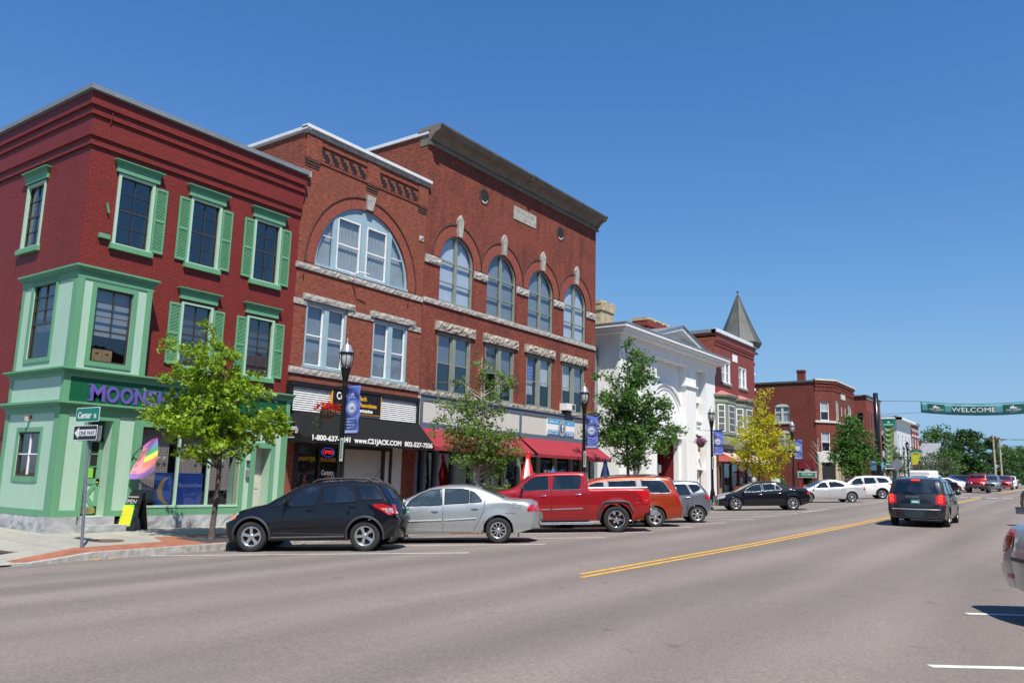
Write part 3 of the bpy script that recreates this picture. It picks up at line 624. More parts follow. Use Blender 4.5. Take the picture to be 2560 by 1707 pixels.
def b1win(F, h, parent, hd_z, screen=None, fill=None, shut='LR'):
    window(F, parent, h, d=-.10, fm='dark_frame', bar='dark_frame', fw=.035, bars=[(.5, .05), .25, .75], vb=[(.5, .018)], glass='glass_blue', barw=.016, fill=fill, fill_range=(.0, 1) if screen is None else screen)
    mb = MB(); e = .075; m = MT['mint']
    F.box(mb, h['u0'] - e, h['u0'] + .01, h['v0'] - .02, h['v1'] + .05, -.06, .03, m); F.box(mb, h['u1'] - .01, h['u1'] + e, h['v0'] - .02, h['v1'] + .05, -.06, .03, m)
    F.box(mb, h['u0'] + .01, h['u1'] - .01, h['v1'] - .02, h['v1'] + .05, -.06, .028, m); mb.build('window_casing', parent)
    mb = MB(); F.box(mb, h['u0'] - .15, h['u1'] + .15, h['v0'] - .20, h['v0'] - .06, 0, .11, MT['green']); F.box(mb, h['u0'] - .12, h['u1'] + .12, h['v0'] - .06, h['v0'] - .02, 0, .07, m); mb.build('window_sill', parent)
    hood(F, h['u0'] - .24, h['u1'] + .24, hd_z, hd_z + .32, parent)
    if 'L' in shut: shutter(F, h['u0'] - .46, h['u0'] - .09, h['v0'] - .02, h['v1'] - .04, parent)
    if 'R' in shut: shutter(F, h['u1'] + .09, h['u1'] + .46, h['v0'] - .02, h['v1'] - .04, parent)
for i, h in enumerate(w3): b1win(FW, h, B1, 9.93, shut='R' if i == 0 else 'LR', fill=None)
for h in w2: b1win(FW, h, B1, 6.73, fill='screen')
b1win(S1, sw[0], B1, 9.95, shut='', fill='screen')
# two leftovers of the missing shutter
mb = MB(); FW.prism(mb, [(10.93, 8.93), (10.97, 8.93), (11.05, 8.66), (11.0, 8.66)], .02, .08, MT['green']); mb.build('shutter_dog', B1)
mb = MB(); FW.box(mb, 10.83, 11.13, 7.93, 8.05, 0, .10, MT['green']); mb.build('shutter_bracket', B1)
mb = MB(); mb.tube([(FX + .2, 10.75, 11.9), (FX + .2, 10.76, 11.35), (FX + .13, 10.76, 11.1)], .014, MT['brick_red'], 6); mb.build('drain_stub', B1)
# corner bay window
BF = Fr((FX + .5, 0, 0), (0, 1, 0), (1, 0, 0)); BS = FS(10.22)
by0, by1 = 10.22, 12.28; bxa, bxb = -24.36, FX + .5
mb = MB()
hF = hole(10.72, 11.74, 4.46, 6.44); hS = hole(-23.70, -22.44, 4.58, 6.66)
facade(mb, BF, by0, by1, 4.24, 6.62, [hF], MT['mint'], .10); facade(mb, BS, bxa, bxb, 4.24, 6.92, [hS], MT['mint'], .10)
mb.face([(FX, by1, 4.24), (bxb, by1, 4.24), (bxb, by1, 6.62), (FX, by1, 6.62)], MT['mint']); mb.face([(bxa, by0, 4.24), (bxa, Y0_, 4.24), (bxa, Y0_, 6.9), (bxa, by0, 6.9)], MT['mint'])
mb.box(bxa, bxb - .01, by0 + .3, by1 - .01, 4.16, 4.22, MT['green'])
for F, a, b_ in ((BF, by0 - .004, by0 + .16), (BF, by1 - .16, by1), (BS, bxa, bxa + .14), (BS, bxb - .22, bxb + .024)): F.box(mb, a, b_, 4.24, 6.7, 0, .025 if F is BF else .022, MT['green'])
for F, h in ((BF, hF), (BS, hS)):
    e = .12
    F.box(mb, h['u0'] - e, h['u0'], h['v0'] - e, h['v1'] + e, 0, .03, MT['green']); F.box(mb, h['u1'], h['u1'] + e, h['v0'] - e, h['v1'] + e, 0, .03, MT['green'])
    F.box(mb, h['u0'], h['u1'], h['v0'] - e, h['v0'], 0, .03, MT['green']); F.box(mb, h['u0'], h['u1'], h['v1'], h['v1'] + e, 0, .03, MT['green'])
bay = mb.build('bay', B1)
mb = MB()
for z0, z1, p in ((6.62, 6.80, .03), (6.80, 6.84, .08), (6.84, 6.90, .11), (6.90, 6.95, .14)): mb.box(bxa - p, bxb + p, by0 - p, by1 + p, z0, z1, MT['green'])
mb.build('bay_cornice', B1)
window(BF, B1, hF, d=-.08, fm='dark_frame', bar='dark_frame', fw=.045, bars=[(.42, .05), .62, .81], vb=[(.5, .02, .42, 1)], fill='blind', fill_range=(.36, 1), glass='glass', barw=.02)
window(BS, B1, hS, d=-.08, fm='dark_frame', bar='dark_frame', fw=.045, bars=[(.46, .05), .64, .82], vb=[(.5, .02, .46, 1)], fill='screen', fill_range=(.36, 1), barw=.02)
for k, (a, z) in enumerate(((10.86, 4.5), (11.14, 4.5))):
    mb = MB(); mb.box(bxb - .5, bxb - .18, a, a + .27, 4.47, 4.83, MT['card']); mb.box(bxb - .181, bxb - .177, a + .09, a + .18, 4.70, 4.73, MT['dark_in'])
    tag(mb.build('cardboard_box'), ['brown cardboard box on the sill inside the corner bay window, on the left', 'brown cardboard box on the sill inside the corner bay window, on the right'][k], 'box', 'boxes stored behind the bay window')
# sign band and shopfront, standing proud of the brick
px = FX + .4; PF = Fr((px, 0, 0), (0, 1, 0), (1, 0, 0)); sy = 10.2; PS = FS(sy); pa = -24.38
mb = MB()
mb.box(pa, px, sy, Y1_ - .2, 3.38, 4.02, MT['mint']); PF.box(mb, 10.36, Y1_ - .24, 3.38, 4.02, 0, .02, MT['dgreen'])
PF.box(mb, sy, 10.36, 3.38, 4.02, 0, .026, MT['green']); PS.box(mb, px - .10, px + .026, 3.38, 4.02, 0, .02, MT['green']); PS.box(mb, pa, pa + .16, 3.38, 4.02, 0, .02, MT['green']); PF.box(mb, Y1_ - .36, Y1_ - .2, 3.38, 4.02, 0, .03, MT['green'])
for zz, hh in ((4.02, .22), (3.08, .30)):
    for k, (a, b_, p) in enumerate(((0, .45, .03), (.45, .6, .06), (.6, .8, .12), (.8, 1, .17))): mb.box(pa - p, px + p, sy - p, Y1_ - .1, zz + hh * a, zz + hh * b_, MT['green'])
mb.build('sign_band', B1)
u = 10.86; WD = dict(M=.50, O=.42, N=.42, S=.31, H=.42, A=.42, D=.42, W=.52)
SER = dict(M=(0, 0, 1, 0, 0, 1, 1, 1), N=(0, 0, 0, 1, 1, 1), H=(0, 0, 1, 0, 0, 1, 1, 1), A=(0, 0, 1, 0), D=(0, 0, 0, 1), W=(0, 1, 1, 1), O=(), S=())
nm_ = thing('shop_name', '', '') if False else None
g = MB()
for ch in 'MOONSHADOWS':
    wd = WD[ch] * .84; o = text(ch, PF, u, 3.45, .028, .58, 'purple', B1, 'letter', ext=.025, bold=.016, fit=wd)
    sr = SER[ch]
    g = MB()
    for a, b_ in zip(sr[::2], sr[1::2]): c_ = u + .03 + (wd - .06) * a; PF.box(g, c_ - .055, c_ + .055, 3.435 + .40 * b_, 3.475 + .40 * b_, .005, .05, MT['purple'])
    if g.f: g.build('letter_serif', o)
    u += wd + .035
mb = MB()
# side face of the shop
ws = hole(-23.50, -22.30, 1.44, 2.60)
facade(mb, PS, pa, px, .45, 3.1, [ws], MT['mint'], .1)
for u0, u1, v0, v1 in ((pa, pa + .2, .45, 3.1), (px - .24, px + .024, .45, 3.1), (pa + .2, px - .24, .45, .62), (ws['u0'] - .12, ws['u0'], 1.32, 2.72), (ws['u1'], ws['u1'] + .12, 1.32, 2.72), (ws['u0'], ws['u1'], 1.30, 1.44), (ws['u0'], ws['u1'], 2.6, 2.72)): PS.box(mb, u0, u1, v0, v1, 0, .024, MT['green'])
# front: door bay, panel, big window, second door
dr = hole(10.98, 11.60, .46, 2.95); bw_ = hole(12.46, 15.72, .68, 2.86); d2 = hole(16.26, 16.84, .45, 2.46)
facade(mb, PF, sy, Y1_ - .22, .45, 3.1, [dr, bw_, d2], MT['mint'], .55)
for u0, u1, v0, v1 in ((sy - .004, 10.42, .45, 3.1), (10.84, 10.98, .45, 3.1), (11.60, 11.78, .45, 3.1), (12.20, 12.46, .45, 3.1), (15.72, 15.88, .45, 3.1), (16.08, 16.26, .45, 2.62), (16.84, 17.0, .45, 2.62), (17.2, 17.44, .45, 3.1), (16.26, 16.84, 2.46, 2.62), (10.98, 11.6, 2.95, 3.1), (12.46, 15.72, 2.86, 3.1), (12.46, 15.72, .45, .66), (10.42, 10.84, .45, .62), (11.78, 12.2, .45, .60)):
    PF.box(mb, u0, u1, v0, v1, 0, .024, MT['green'])
mb.face([(FX, Y1_ - .22, .4), (px, Y1_ - .22, .4), (px, Y1_ - .22, 3.1), (FX, Y1_ - .22, 3.1)], MT['mint'])
mb.build('shopfront', B1)
window(PS, B1, ws, d=-.07, fm='dark_frame', bar='white', fw=.05, bars=[(.5, .03)], vb=[(.5, .03)], name='side_window')
# big shop window: three lights, blinds with a grid weave, poster
mb = MB()
for u in (13.66, 14.68): PF.box(mb, u - .03, u + .03, .7, 2.84, -.12, -.03, MT['mint'])
PF.box(mb, 12.46, 15.72, .66, .72, -.14, .04, MT['mint']); PF.box(mb, 12.46, 12.50, .7, 2.86, -.12, -.03, MT['mint']); PF.box(mb, 15.60, 15.72, .7, 2.86, -.12, -.05, MT['khaki'])
room(mb, PF, bw_, -.2, back=1.4)
sw_ = mb.build('display_window', B1)
g = MB(); g.face([PF(12.46, .7, -.09), PF(15.72, .7, -.09), PF(15.72, 2.86, -.09), PF(12.46, 2.86, -.09)], MT['glass']); g.build('pane', sw_, fix=False)
def weave():
    m, nt, n, b = new_mat('woven bamboo blind'); geo = N(nt, 'ShaderNodeNewGeometry'); sp = N(nt, 'ShaderNodeSeparateXYZ'); L(nt, geo.outputs['Position'], sp.inputs[0]); cb = N(nt, 'ShaderNodeCombineXYZ'); L(nt, sp.outputs[1], cb.inputs[0]); L(nt, sp.outputs[2], cb.inputs[1])
    br = N(nt, 'ShaderNodeTexBrick'); br.offset = 0; br.inputs['Scale'].default_value = 1; br.inputs['Brick Width'].default_value = .045; br.inputs['Row Height'].default_value = .045; br.inputs['Mortar Size'].default_value = .006
    br.inputs['Color1'].default_value = (.52, .42, .40, 1); br.inputs['Color2'].default_value = (.47, .38, .36, 1); br.inputs['Mortar'].default_value = (.10, .07, .07, 1); L(nt, cb.outputs[0], br.inputs['Vector']); L(nt, br.outputs[0], b.inputs['Base Color']); return m
MT['weave'] = weave()
for a, b_ in ((12.50, 13.46), (13.70, 14.56), (14.72, 15.50)):
    g = MB(); PF.box(g, a, b_, 1.14, 2.82, -.25, -.235, MT['weave']); g.build('woven_blind', sw_)
g = MB(); PF.box(g, 13.08, 13.62, .72, 1.62, -.20, -.18, MT['poster']); PF.box(g, 13.70, 14.60, .72, 1.62, -.20, -.18, MT['poster'])
moon = [(13.58, 1.55), (13.36, 1.48), (13.22, 1.32), (13.16, 1.12), (13.22, .92), (13.36, .78), (13.56, .74), (13.42, .86), (13.34, 1.0), (13.32, 1.16), (13.36, 1.34), (13.46, 1.48)]
g.faces([PF(a, b_, -.176) for a, b_ in moon], [(0, 1, 11), (1, 2, 10, 11), (2, 3, 9, 10), (3, 4, 8, 9), (4, 5, 7, 8), (5, 6, 7)], MT['moon'])
po = g.build('poster', sw_)
text('Moonshadows', PF, 13.74, 1.22, -.174, .19, 'posterlt', sw_, 'poster_lettering', ext=.001, italic=.35, sx=.75)
for u in (12.85, 13.1, 13.28, 13.9, 14.28, 14.82, 15.2):
    g = MB(); cz = 2.02 if u not in (12.85, 13.9) else 2.42; rr = .085 if cz < 2.2 else .06
    pts = [(u + .95 * rr * (1 if k % 2 == 0 else .42) * math.sin(math.pi * k / 5), cz + rr * (1 if k % 2 == 0 else .42) * math.cos(math.pi * k / 5)) for k in range(10)]
    g.faces([PF(a, b_, -.15) for a, b_ in pts] + [PF(u, cz, -.125)], [(k, (k + 1) % 10, 10) for k in range(10)], MT['cream']); g.build('hanging_star', sw_)
# doors
def door_moon():
    D = Fr((px - .42, 0, 0), (0, 1, 0), (1, 0, 0)); g = MB(); m = MT['green']; a, b_ = 10.98, 11.58; v0, v1 = .5, 2.5
    D.box(g, a, b_, v0, v1, 0, .03, MT['mint'])
    for u0, u1, z0, z1 in ((a, a + .08, v0, v1), (b_ - .08, b_, v0, v1), (a, b_, v0, v0 + .2), (a, b_, v1 - .1, v1), (a, b_, 1.28, 1.42)): D.box(g, u0, u1, z0, z1, .03, .06, m)
    D.prism(g, [(a + .08, .72), (a + .16, .70), (b_ - .08, 1.20), (b_ - .08, 1.28), (b_ - .14, 1.28), (a + .08, .78)], .03, .055, m); D.prism(g, [(a + .08, 1.28), (a + .08, 1.20), (b_ - .16, .70), (b_ - .08, .72), (b_ - .08, .78), (a + .14, 1.28)], .03, .052, m)
    D.box(g, a + .09, b_ - .09, 1.43, 2.39, .03, .034, MT['dark_in']); D.box(g, a + .28, a + .31, 1.43, 2.4, .034, .05, m); D.box(g, a + .08, b_ - .08, 1.72, 1.75, .034, .05, m); D.box(g, a + .08, b_ - .08, 2.05, 2.08, .034, .05, m)
    D.box(g, a, b_, v1, 2.95, 0, .03, MT['dgreen']); D.box(g, a + .03, b_ - .03, .52, .66, .06, .064, MT['gold'])
    o = g.build('door', B1); g = MB(); g.lathe([(0, .05), (.02, .05), (.03, .03), (.02, .0)], MT['gold'], (px - .36, b_ - .06, 1.32), 12, 'x'); g.build('door_knob', o)
    g = MB(); D.box(g, a + .22, a + .42, 1.44, 1.70, .05, .054, MT['lime']); g.build('door_notice', o)
door_moon()
D = Fr((px - .45, 0, 0), (0, 1, 0), (1, 0, 0)); g = MB(); D.box(g, 16.26, 16.84, .45, 2.46, 0, .04, MT['doorcream']); 
for a in (16.32, 16.56):
    for z0, z1 in ((.55, 1.1), (1.2, 1.75), (1.85, 2.3)): D.box(g, a, a + .2, z0, z1, .04, .055, MT['doorcream'])
g.build('white_door', B1)
g = MB(); PF.box(g, 15.93, 16.03, 1.95, 2.06, .024, .07, MT['dark_frame']); g.build('door_buzzer', B1); g = MB(); PF.box(g, 15.93, 16.03, 1.55, 1.78, .024, .09, MT['steel']); g.build('door_intercom', B1)
g = MB(); PS.box(g, -23.0, -22.9, 2.95, 3.02, .0, .08, MT['brick_ring']); PS.box(g, -22.99, -22.92, 2.88, 3.0, .06, .14, MT['doorcream']); g.build('wall_lamp', B1)
# stone base and steps
g = MB(); FB = Fr((px + .03, 0, 0), (0, 1, 0), (1, 0, 0)); SB = FS(sy - .03)
FB.rough(g, 12.1, Y1_ - .2, .02, .455, -.5, 0, MT['base'], .012, .15); FB.rough(g, sy - .03, 10.9, .02, .455, -.5, 0, MT['base'], .006, .2)
SB.rough(g, pa - .05, px + .03, -.1, .455, -.5, 0, MT['base'], .02, .14); g.box(BX, pa, sy + .05, Y0_ + .01, -.2, .35, MT['base'])
FB.rough(g, 10.9, 12.1, .02, .24, -.6, .28, MT['base'], .012, .15); FB.rough(g, 10.95, 11.85, .24, .45, -.6, .1, MT['base'], .012, .15)
g.build('stone_base', B1)
settle(B1)
# interior oddments on the shop sills
# ================================================================ 2 estate agent's building
B2 = thing('estate_agent_building', 'orange brick building with a big half round arched window above a black shop awning', 'building', (FX, 17.66, .1))
a0, a1 = 17.66, 24.12
hA = hole(18.42, 23.22, 8.93, 11.58, rise=2.60)
hB = hole(18.20, 20.10, 5.36, 7.60); hC = hole(21.44, 23.34, 5.30, 7.54)
shopB2 = hole(18.1, 23.75, .15, 4.6)
mb = MB(); mo = MT['brick_or']
facade(mb, FW, a0, a1, .1, 13.62, [hA, hB, hC, shopB2], mo, .22)
shell(mb, BX, FX, a0, a1, 11.3, 13.60, mo, sides='sb', roof=False); mb.face([(BX, a1, 0), (FX, a1, 0), (FX, a1, 13.6), (BX, a1, 13.6)], mo)
# arch ring of headers, a shade proud, with a dark drip edge
def arch_ring(mb, F, h, wd, d, mat, edge=None, ew=.05, keep=None, lo=None):
    cu = (h['u0'] + h['u1']) / 2; a = (h['u1'] - h['u0']) / 2; cv = h['v1'] - h['rise']; n = 40; rows = [[], [], [], []]
    for k in range(n + 1):
        t = math.pi * k / n; x, z = math.cos(t), math.sin(t)
        pi_ = (cu + a * x, cv + h['rise'] * z); po_ = (cu + (a + wd) * x, cv + (h['rise'] + wd) * z); pe = (cu + (a + wd + ew) * x, cv + (h['rise'] + wd + ew) * z)
        rows[0].append(F(*pi_, -.1)); rows[1].append(F(*pi_, d)); rows[2].append(F(*po_, d)); rows[3].append(pe)
    mb.grid(rows[:3], mat, smooth=False)
    if edge: 
        e = rows[3]; mb.grid([[F(*p, 0) for p in e], [F(*p, d + .035) for p in e], [rows[2][k] + F.n * .035 for k in range(n + 1)], rows[2]], edge, smooth=False)
arch_ring(mb, FW, hA, .42, .012, MT['brick_ring'], MT['brick_dark'], .045)
# stepped recesses: thin dark blocks painting their shade; corbels under the eaves
for (u0, u1) in ((18.38, 20.62), (21.34, 23.54)):
    n = 5; w_ = (u1 - u0) / n
    FW.box(mb, u0 - .05, u1 + .05, 12.66, 12.72, 0, .035, mo)
    k = 0
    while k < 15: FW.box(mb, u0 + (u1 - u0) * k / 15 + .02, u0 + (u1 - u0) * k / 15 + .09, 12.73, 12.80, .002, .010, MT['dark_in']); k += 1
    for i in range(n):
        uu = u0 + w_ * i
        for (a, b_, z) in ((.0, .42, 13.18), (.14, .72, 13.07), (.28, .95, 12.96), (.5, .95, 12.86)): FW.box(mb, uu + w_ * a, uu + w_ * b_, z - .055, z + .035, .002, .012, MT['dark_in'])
for (u0, u1) in ((17.66, 18.36), (20.63, 21.30), (23.56, 24.12)):
    FW.box(mb, u0, u1, 12.66, 13.5, 0, .07, mo)
    for k in range(3): FW.box(mb, u0 + .03, u1 - .03, 12.38 + .1 * k, 12.46 + .1 * k, 0, .02 + .02 * k, MT['brick_dark'])
FW.box(mb, a0, a1, 13.3, 13.6, 0, .05, mo)
for a in range(2): FW.box(mb, 17.95 + a * 5.3, 17.98 + a * 5.3, 8.3, 8.5, 0, .03, MT['black'])
mb.build('wall', B2)
mb = MB(); mb.box(BX, FX + .16, a0 - .10, a0 + .12, 13.66, 13.78, MT['metal_lt']); mb.box(FX - .12, FX + .2, a0 - .10, a1 + .1, 13.72, 13.84, MT['metal_lt']); mb.box(BX + .1, FX - .1, a0 + .1, a1 - .1, 13.14, 13.2, MT['roofgrey']); mb.build('roof', B2)
mb = MB(); FW.rough(mb, a0 - .05, a1 + .05, 13.56, 13.72, -.1, .12, MT['stone'], .02); mb.box(FX - .3, FX + .15, a0 - .2, a0 + .25, 11.95, 12.15, MT['stone']); mb.build('stone_coping', B2)
def stone(F, parent, u0, u1, v0, v1, p=.06, mat='stone', name='stone_course', amp=.022, cell=.1):
    mb = MB(); F.rough(mb, u0, u1, v0, v1, -.03, p, MT[mat], amp, cell); return mb.build(name, parent)
stone(FW, B2, 17.6, 24.08, 8.68, 8.88, .07); stone(FW, B2, 17.6, 24.08, 5.04, 5.26, .07, name='stone_sill')
for u0, u1, v0, v1, p in ((18.0, 20.4, 7.62, 7.84, .10), (21.22, 23.68, 7.58, 7.82, .10)): stone(FW, B2, u0, u1, v0, v1, p, name='stone_lintel')
for u0, u1, v0, v1 in ((17.62, 18.19, 7.42, 7.62), (20.12, 21.42, 7.42, 7.62), (23.36, 24.08, 7.42, 7.62), (23.75, 24.0, 11.2, 11.42)): stone(FW, B2, u0, u1, v0, v1, .05)
mb = MB(); FW.prism(mb, [(20.70, 11.62), (21.0, 11.62), (21.13, 12.18), (20.66, 12.18)], -.05, .11, MT['stone']); mb.build('keystone', B2)
# the big arched window: blue frame, two sashes, quarter lights
mb = MB(); bt = MT['blue_trim']; F = FW; cu, a = 20.82, 2.4
n = 28; out = [(cu + a * math.cos(math.pi * k / n), 8.98 + 2.60 * math.sin(math.pi * k / n)) for k in range(n + 1)]; inn = [(cu + (a - .11) * math.cos(math.pi * k / n), 8.98 + 2.49 * math.sin(math.pi * k / n)) for k in range(n + 1)]
mb.grid([[F(*p, -.14) for p in out], [F(*p, -.06) for p in out], [F(*p, -.06) for p in inn], [F(*p, -.14) for p in inn]], bt, smooth=False)
F.box(mb, 18.42, 23.22, 8.93, 9.02, -.14, .02, bt)
for u0, u1 in ((19.22, 19.42), (20.62, 20.86), (22.02, 22.24)): F.box(mb, u0, u1, 9.02, arch_v(hA, (u0 + u1) / 2) - .06, -.14, -.045, bt)
for u0, u1 in ((19.42, 20.62), (20.86, 22.02)):
    F.prism(mb, [(u0, 11.0), (u1, 11.0)] + [(u, arch_v(hA, u) - .05) for u in (u1, (u0 * 1 + u1 * 2) / 3, (u0 * 2 + u1) / 3, u0)], -.13, -.08, bt)
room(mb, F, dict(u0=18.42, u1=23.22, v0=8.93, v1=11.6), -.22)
aw = mb.build('arched_window', B2)
for u0, u1 in ((19.46, 20.58), (20.92, 21.98)): window(FW, B2, hole(u0, u1, 9.03, 11.0), d=-.12, fm='white', bar='white', fw=.05, bars=[(.5, .05)], fill='curtain', glass='glass_blue', name='sash_window', rm=False, fd=.06)
for u0, u1 in ((18.5, 19.24), (22.22, 23.14)):
    g = MB(); m_ = 8
    for k in range(m_):
        p, q = u0 + (u1 - u0) * k / m_, u0 + (u1 - u0) * (k + 1) / m_
        g.face([F(p, 9.0, -.1), F(q, 9.0, -.1), F(q, arch_v(hA, q) - .06, -.1), F(p, arch_v(hA, p) - .06, -.1)], MT['glass_blue'])
    g.build('pane', aw, fix=False)
for u0, u1 in ((18.5, 19.22), (22.26, 23.14)):
    g = MB(); m_ = 40
    for k in range(m_):
        p, q = u0 + (u1 - u0) * k / m_, u0 + (u1 - u0) * (k + 1) / m_
        g.face([F(p, 9.0, -.18 + .009 * math.sin(k * 1.3)), F(q, 9.0, -.18 + .009 * math.sin(k * 1.3 + 1.3)), F(q, arch_v(hA, q) - .06, -.18 + .009 * math.sin(k * 1.3 + 1.3)), F(p, arch_v(hA, p) - .06, -.18 + .009 * math.sin(k * 1.3))], MT['curtain'])
    g.build('curtain', aw, fix=False)
for u0, u1 in ((18.6, 19.22), (22.26, 22.9)): g = MB(); F.box(g, u0, u1, 10.1, 10.13, -.1, -.07, MT['white']); g.build('glazing_bar', aw)
def pairwin(F, parent, h, fm, mid=.11, **k):
    u0, u1 = h['u0'], h['u1']; c = (u0 + u1) / 2
    mb = MB(); m = MT[fm]; e = .09
    F.box(mb, u0, u0 + e, h['v0'], h['v1'], -.16, -.02, m); F.box(mb, u1 - e, u1, h['v0'], h['v1'], -.16, -.02, m); F.box(mb, c - mid, c + mid, h['v0'], h['v1'], -.16, -.02, m)
    F.box(mb, u0 + e, c - mid, h['v1'] - e, h['v1'], -.16, -.02, m); F.box(mb, c + mid, u1 - e, h['v1'] - e, h['v1'], -.16, -.02, m)
    F.box(mb, u0 - .04, u1 + .04, h['v0'] - .08, h['v0'] + .03, -.16, .06, m); room(mb, F, h, -.2); mb.build('window_frame', parent)
    for a, b_ in ((u0 + e, c - mid), (c + mid, u1 - e)): window(F, parent, hole(a, b_, h['v0'] + .03, h['v1'] - e), d=-.13, fd=.05, rm=False, name='sash_window', **k)
for h in (hB, hC): pairwin(FW, B2, h, 'blue_trim', fm='blue_trim', bar='white', fw=.045, bars=[(.5, .045)], fill='blind', glass='glass') if False else None
def pw(F, parent, h, trim, sash, fills, bars=((.5, .045),), mid=.11, glass='glass', fr=(0, 1)):
    u0, u1 = h['u0'], h['u1']; c = (u0 + u1) / 2; mb = MB(); m = MT[trim]; e = .09
    F.box(mb, u0, u0 + e, h['v0'], h['v1'], -.16, -.02, m); F.box(mb, u1 - e, u1, h['v0'], h['v1'], -.16, -.02, m); F.box(mb, c - mid, c + mid, h['v0'], h['v1'], -.16, -.02, m)
    F.box(mb, u0 + e, c - mid, h['v1'] - e, h['v1'], -.16, -.02, m); F.box(mb, c + mid, u1 - e, h['v1'] - e, h['v1'], -.16, -.02, m)
    F.box(mb, u0 - .04, u1 + .04, h['v0'] - .08, h['v0'] + .03, -.16, .06, m); room(mb, F, h, -.2); mb.build('window_frame', parent)
    for k, (a, b_) in enumerate(((u0 + e, c - mid), (c + mid, u1 - e))):
        window(F, parent, hole(a, b_, h['v0'] + .03, h['v1'] - e), d=-.13, fd=.05, rm=False, name='sash_window', fm=sash, bar=sash, fw=.05, bars=list(bars), fill=fills[k], fill_range=fr if not isinstance(fr[0], tuple) else fr[k], glass=glass)
for h in (hB, hC): pw(FW, B2, h, 'blue_trim', 'white', ('blind', 'blind'))
# bracket for a flag under the arch
mb = MB(); mb.tube([(FX, 20.2, 8.93), (FX + .45, 20.15, 9.0), (FX + .5, 20.6, 9.02)], .02, MT['white'], 6); mb.tube([(FX, 20.2, 8.7), (FX + .4, 20.15, 8.98)], .02, MT['white'], 6); mb.build('flag_bracket', B2)
# louvred fascia and name board
LF = Fr((FX + .12, 0, 0), (0, 1, 0), (1, 0, 0)); mb = MB()
LF.box(mb, 17.6, 23.98, 4.6, 4.76, -.2, .12, MT['black']); LF.box(mb, 17.58, 17.72, 3.7, 4.6, -.2, .1, MT['black']); LF.box(mb, 23.86, 23.98, 3.7, 4.6, -.2, .1, MT['black'])
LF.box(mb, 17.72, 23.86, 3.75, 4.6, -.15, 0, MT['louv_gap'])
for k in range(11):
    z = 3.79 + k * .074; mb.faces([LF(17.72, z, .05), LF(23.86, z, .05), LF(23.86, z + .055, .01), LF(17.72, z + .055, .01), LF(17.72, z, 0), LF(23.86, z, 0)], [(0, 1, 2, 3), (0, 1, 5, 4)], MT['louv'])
mb.build('louvred_fascia', B2)
mb = MB(); F = LF; F.box(mb, 19.40, 21.84, 3.87, 4.64, .06, .12, MT['orange_t']); F.box(mb, 19.44, 21.80, 3.905, 4.60, .12, .13, MT['black'])
F.box(mb, 19.7, 20.5, 4.10, 4.13, .13, .135, MT['orange_t'])
sg = mb.build('name_board', B2)
text('Century', F, 19.60, 4.32, .131, .36, 'white_t', sg, 'lettering', ext=.004, bold=.009, fit=.95); text('21', F, 20.35, 4.14, .131, .27, 'white_t', sg, 'lettering', ext=.004, bold=.006)
text('Jack', F, 20.72, 4.37, .131, .22, 'orange_t', sg, 'lettering', ext=.004, bold=.008, fit=.37); text('Associates', F, 20.71, 4.14, .131, .21, 'orange_t', sg, 'lettering', ext=.004, bold=.008, fit=.88); text('Real Estate', F, 19.9, 3.95, .131, .17, 'white_t', sg, 'lettering', ext=.004, bold=.008, fit=1.5)
def awning(parent, y0, y1, z0, z1, proj, mat, val=.14, inset=.35, sides=(1, 1), x0=FX + .12, name='awning', ribs=True):
    mb = MB(); xo = x0 + proj; ya, yb = y0, y1
    top = [(x0, ya, z1), (x0, yb, z1)]; bot = [(xo, ya, z0 + val), (xo, yb, z0 + val)]; n = 14
    mb.grid([[Vector(top[0]).lerp(Vector(top[1]), i / n) for i in range(n + 1)], [Vector(bot[0]).lerp(Vector(bot[1]), i / n) + Vector((0, 0, -.012 * (i % 2))) for i in range(n + 1)], [Vector((xo, ya + (yb - ya) * i / n, z0 + .012 * (i % 2))) for i in range(n + 1)]], mat, smooth=False)
    for y, s_ in ((ya, sides[0]), (yb, sides[1])):
        if s_: mb.face([(x0, y, z1), (xo, y, z0 + val), (xo, y, z0), (x0, y, z0)], mat)
    mb.tube([(xo - .02, ya, z0 + .02), (xo - .02, yb, z0 + .02)], .015, MT['steel'], 6)
    for y in (ya + .02, yb - .02): mb.tube([(x0, y, z0 + .05), (xo - .02, y, z0 + .05)], .012, MT['steel'], 6)
    return mb.build(name, parent, fix=False)
aw = awning(B2, 17.50, 24.02, 2.70, 3.82, .95, MT['awn_blk'], val=.2)
AF = Fr((FX + .12 + .95, 0, 0), (0, 1, 0), (1, 0, 0)); AS = FS(17.50)
text('1-800-637-6241', AF, 17.86, 2.80, .014, .235, 'white_t', aw, 'phone_number', ext=.002, bold=.009, fit=1.73); text('www.C21JACK.COM', AF, 19.78, 2.80, .014, .235, 'white_t', aw, 'web_address', ext=.002, bold=.010, fit=2.34); text('802-527-7556', AF, 22.30, 2.80, .014, .235, 'white_t', aw, 'phone_number', ext=.002, bold=.009, fit=1.57)
ATY = FX + .30
text('Century', AS, ATY, 3.10, .012, .22, 'white_t', aw, 'logo', ext=.002, bold=.005, fit=.5); text('21', AS, ATY + .42, 3.0, .012, .2, 'white_t', aw, 'logo', ext=.002, bold=.004, sx=.8); text('Jack Associates', AS, ATY, 2.84, .012, .08, 'white_t', aw, 'logo', ext=.002, sx=.8)
g = MB(); AS.prism(g, [(ATY, 2.97), (ATY + .26, 2.97), (ATY + .26, 2.955), (ATY, 2.955)], .012, .016, MT['orange_t']); AS.prism(g, [(ATY + .15, 2.99), (ATY + .3, 3.05), (ATY + .42, 3.0), (ATY + .3, 3.03)], .012, .016, MT['orange_t']); g.build('logo_roof', aw)
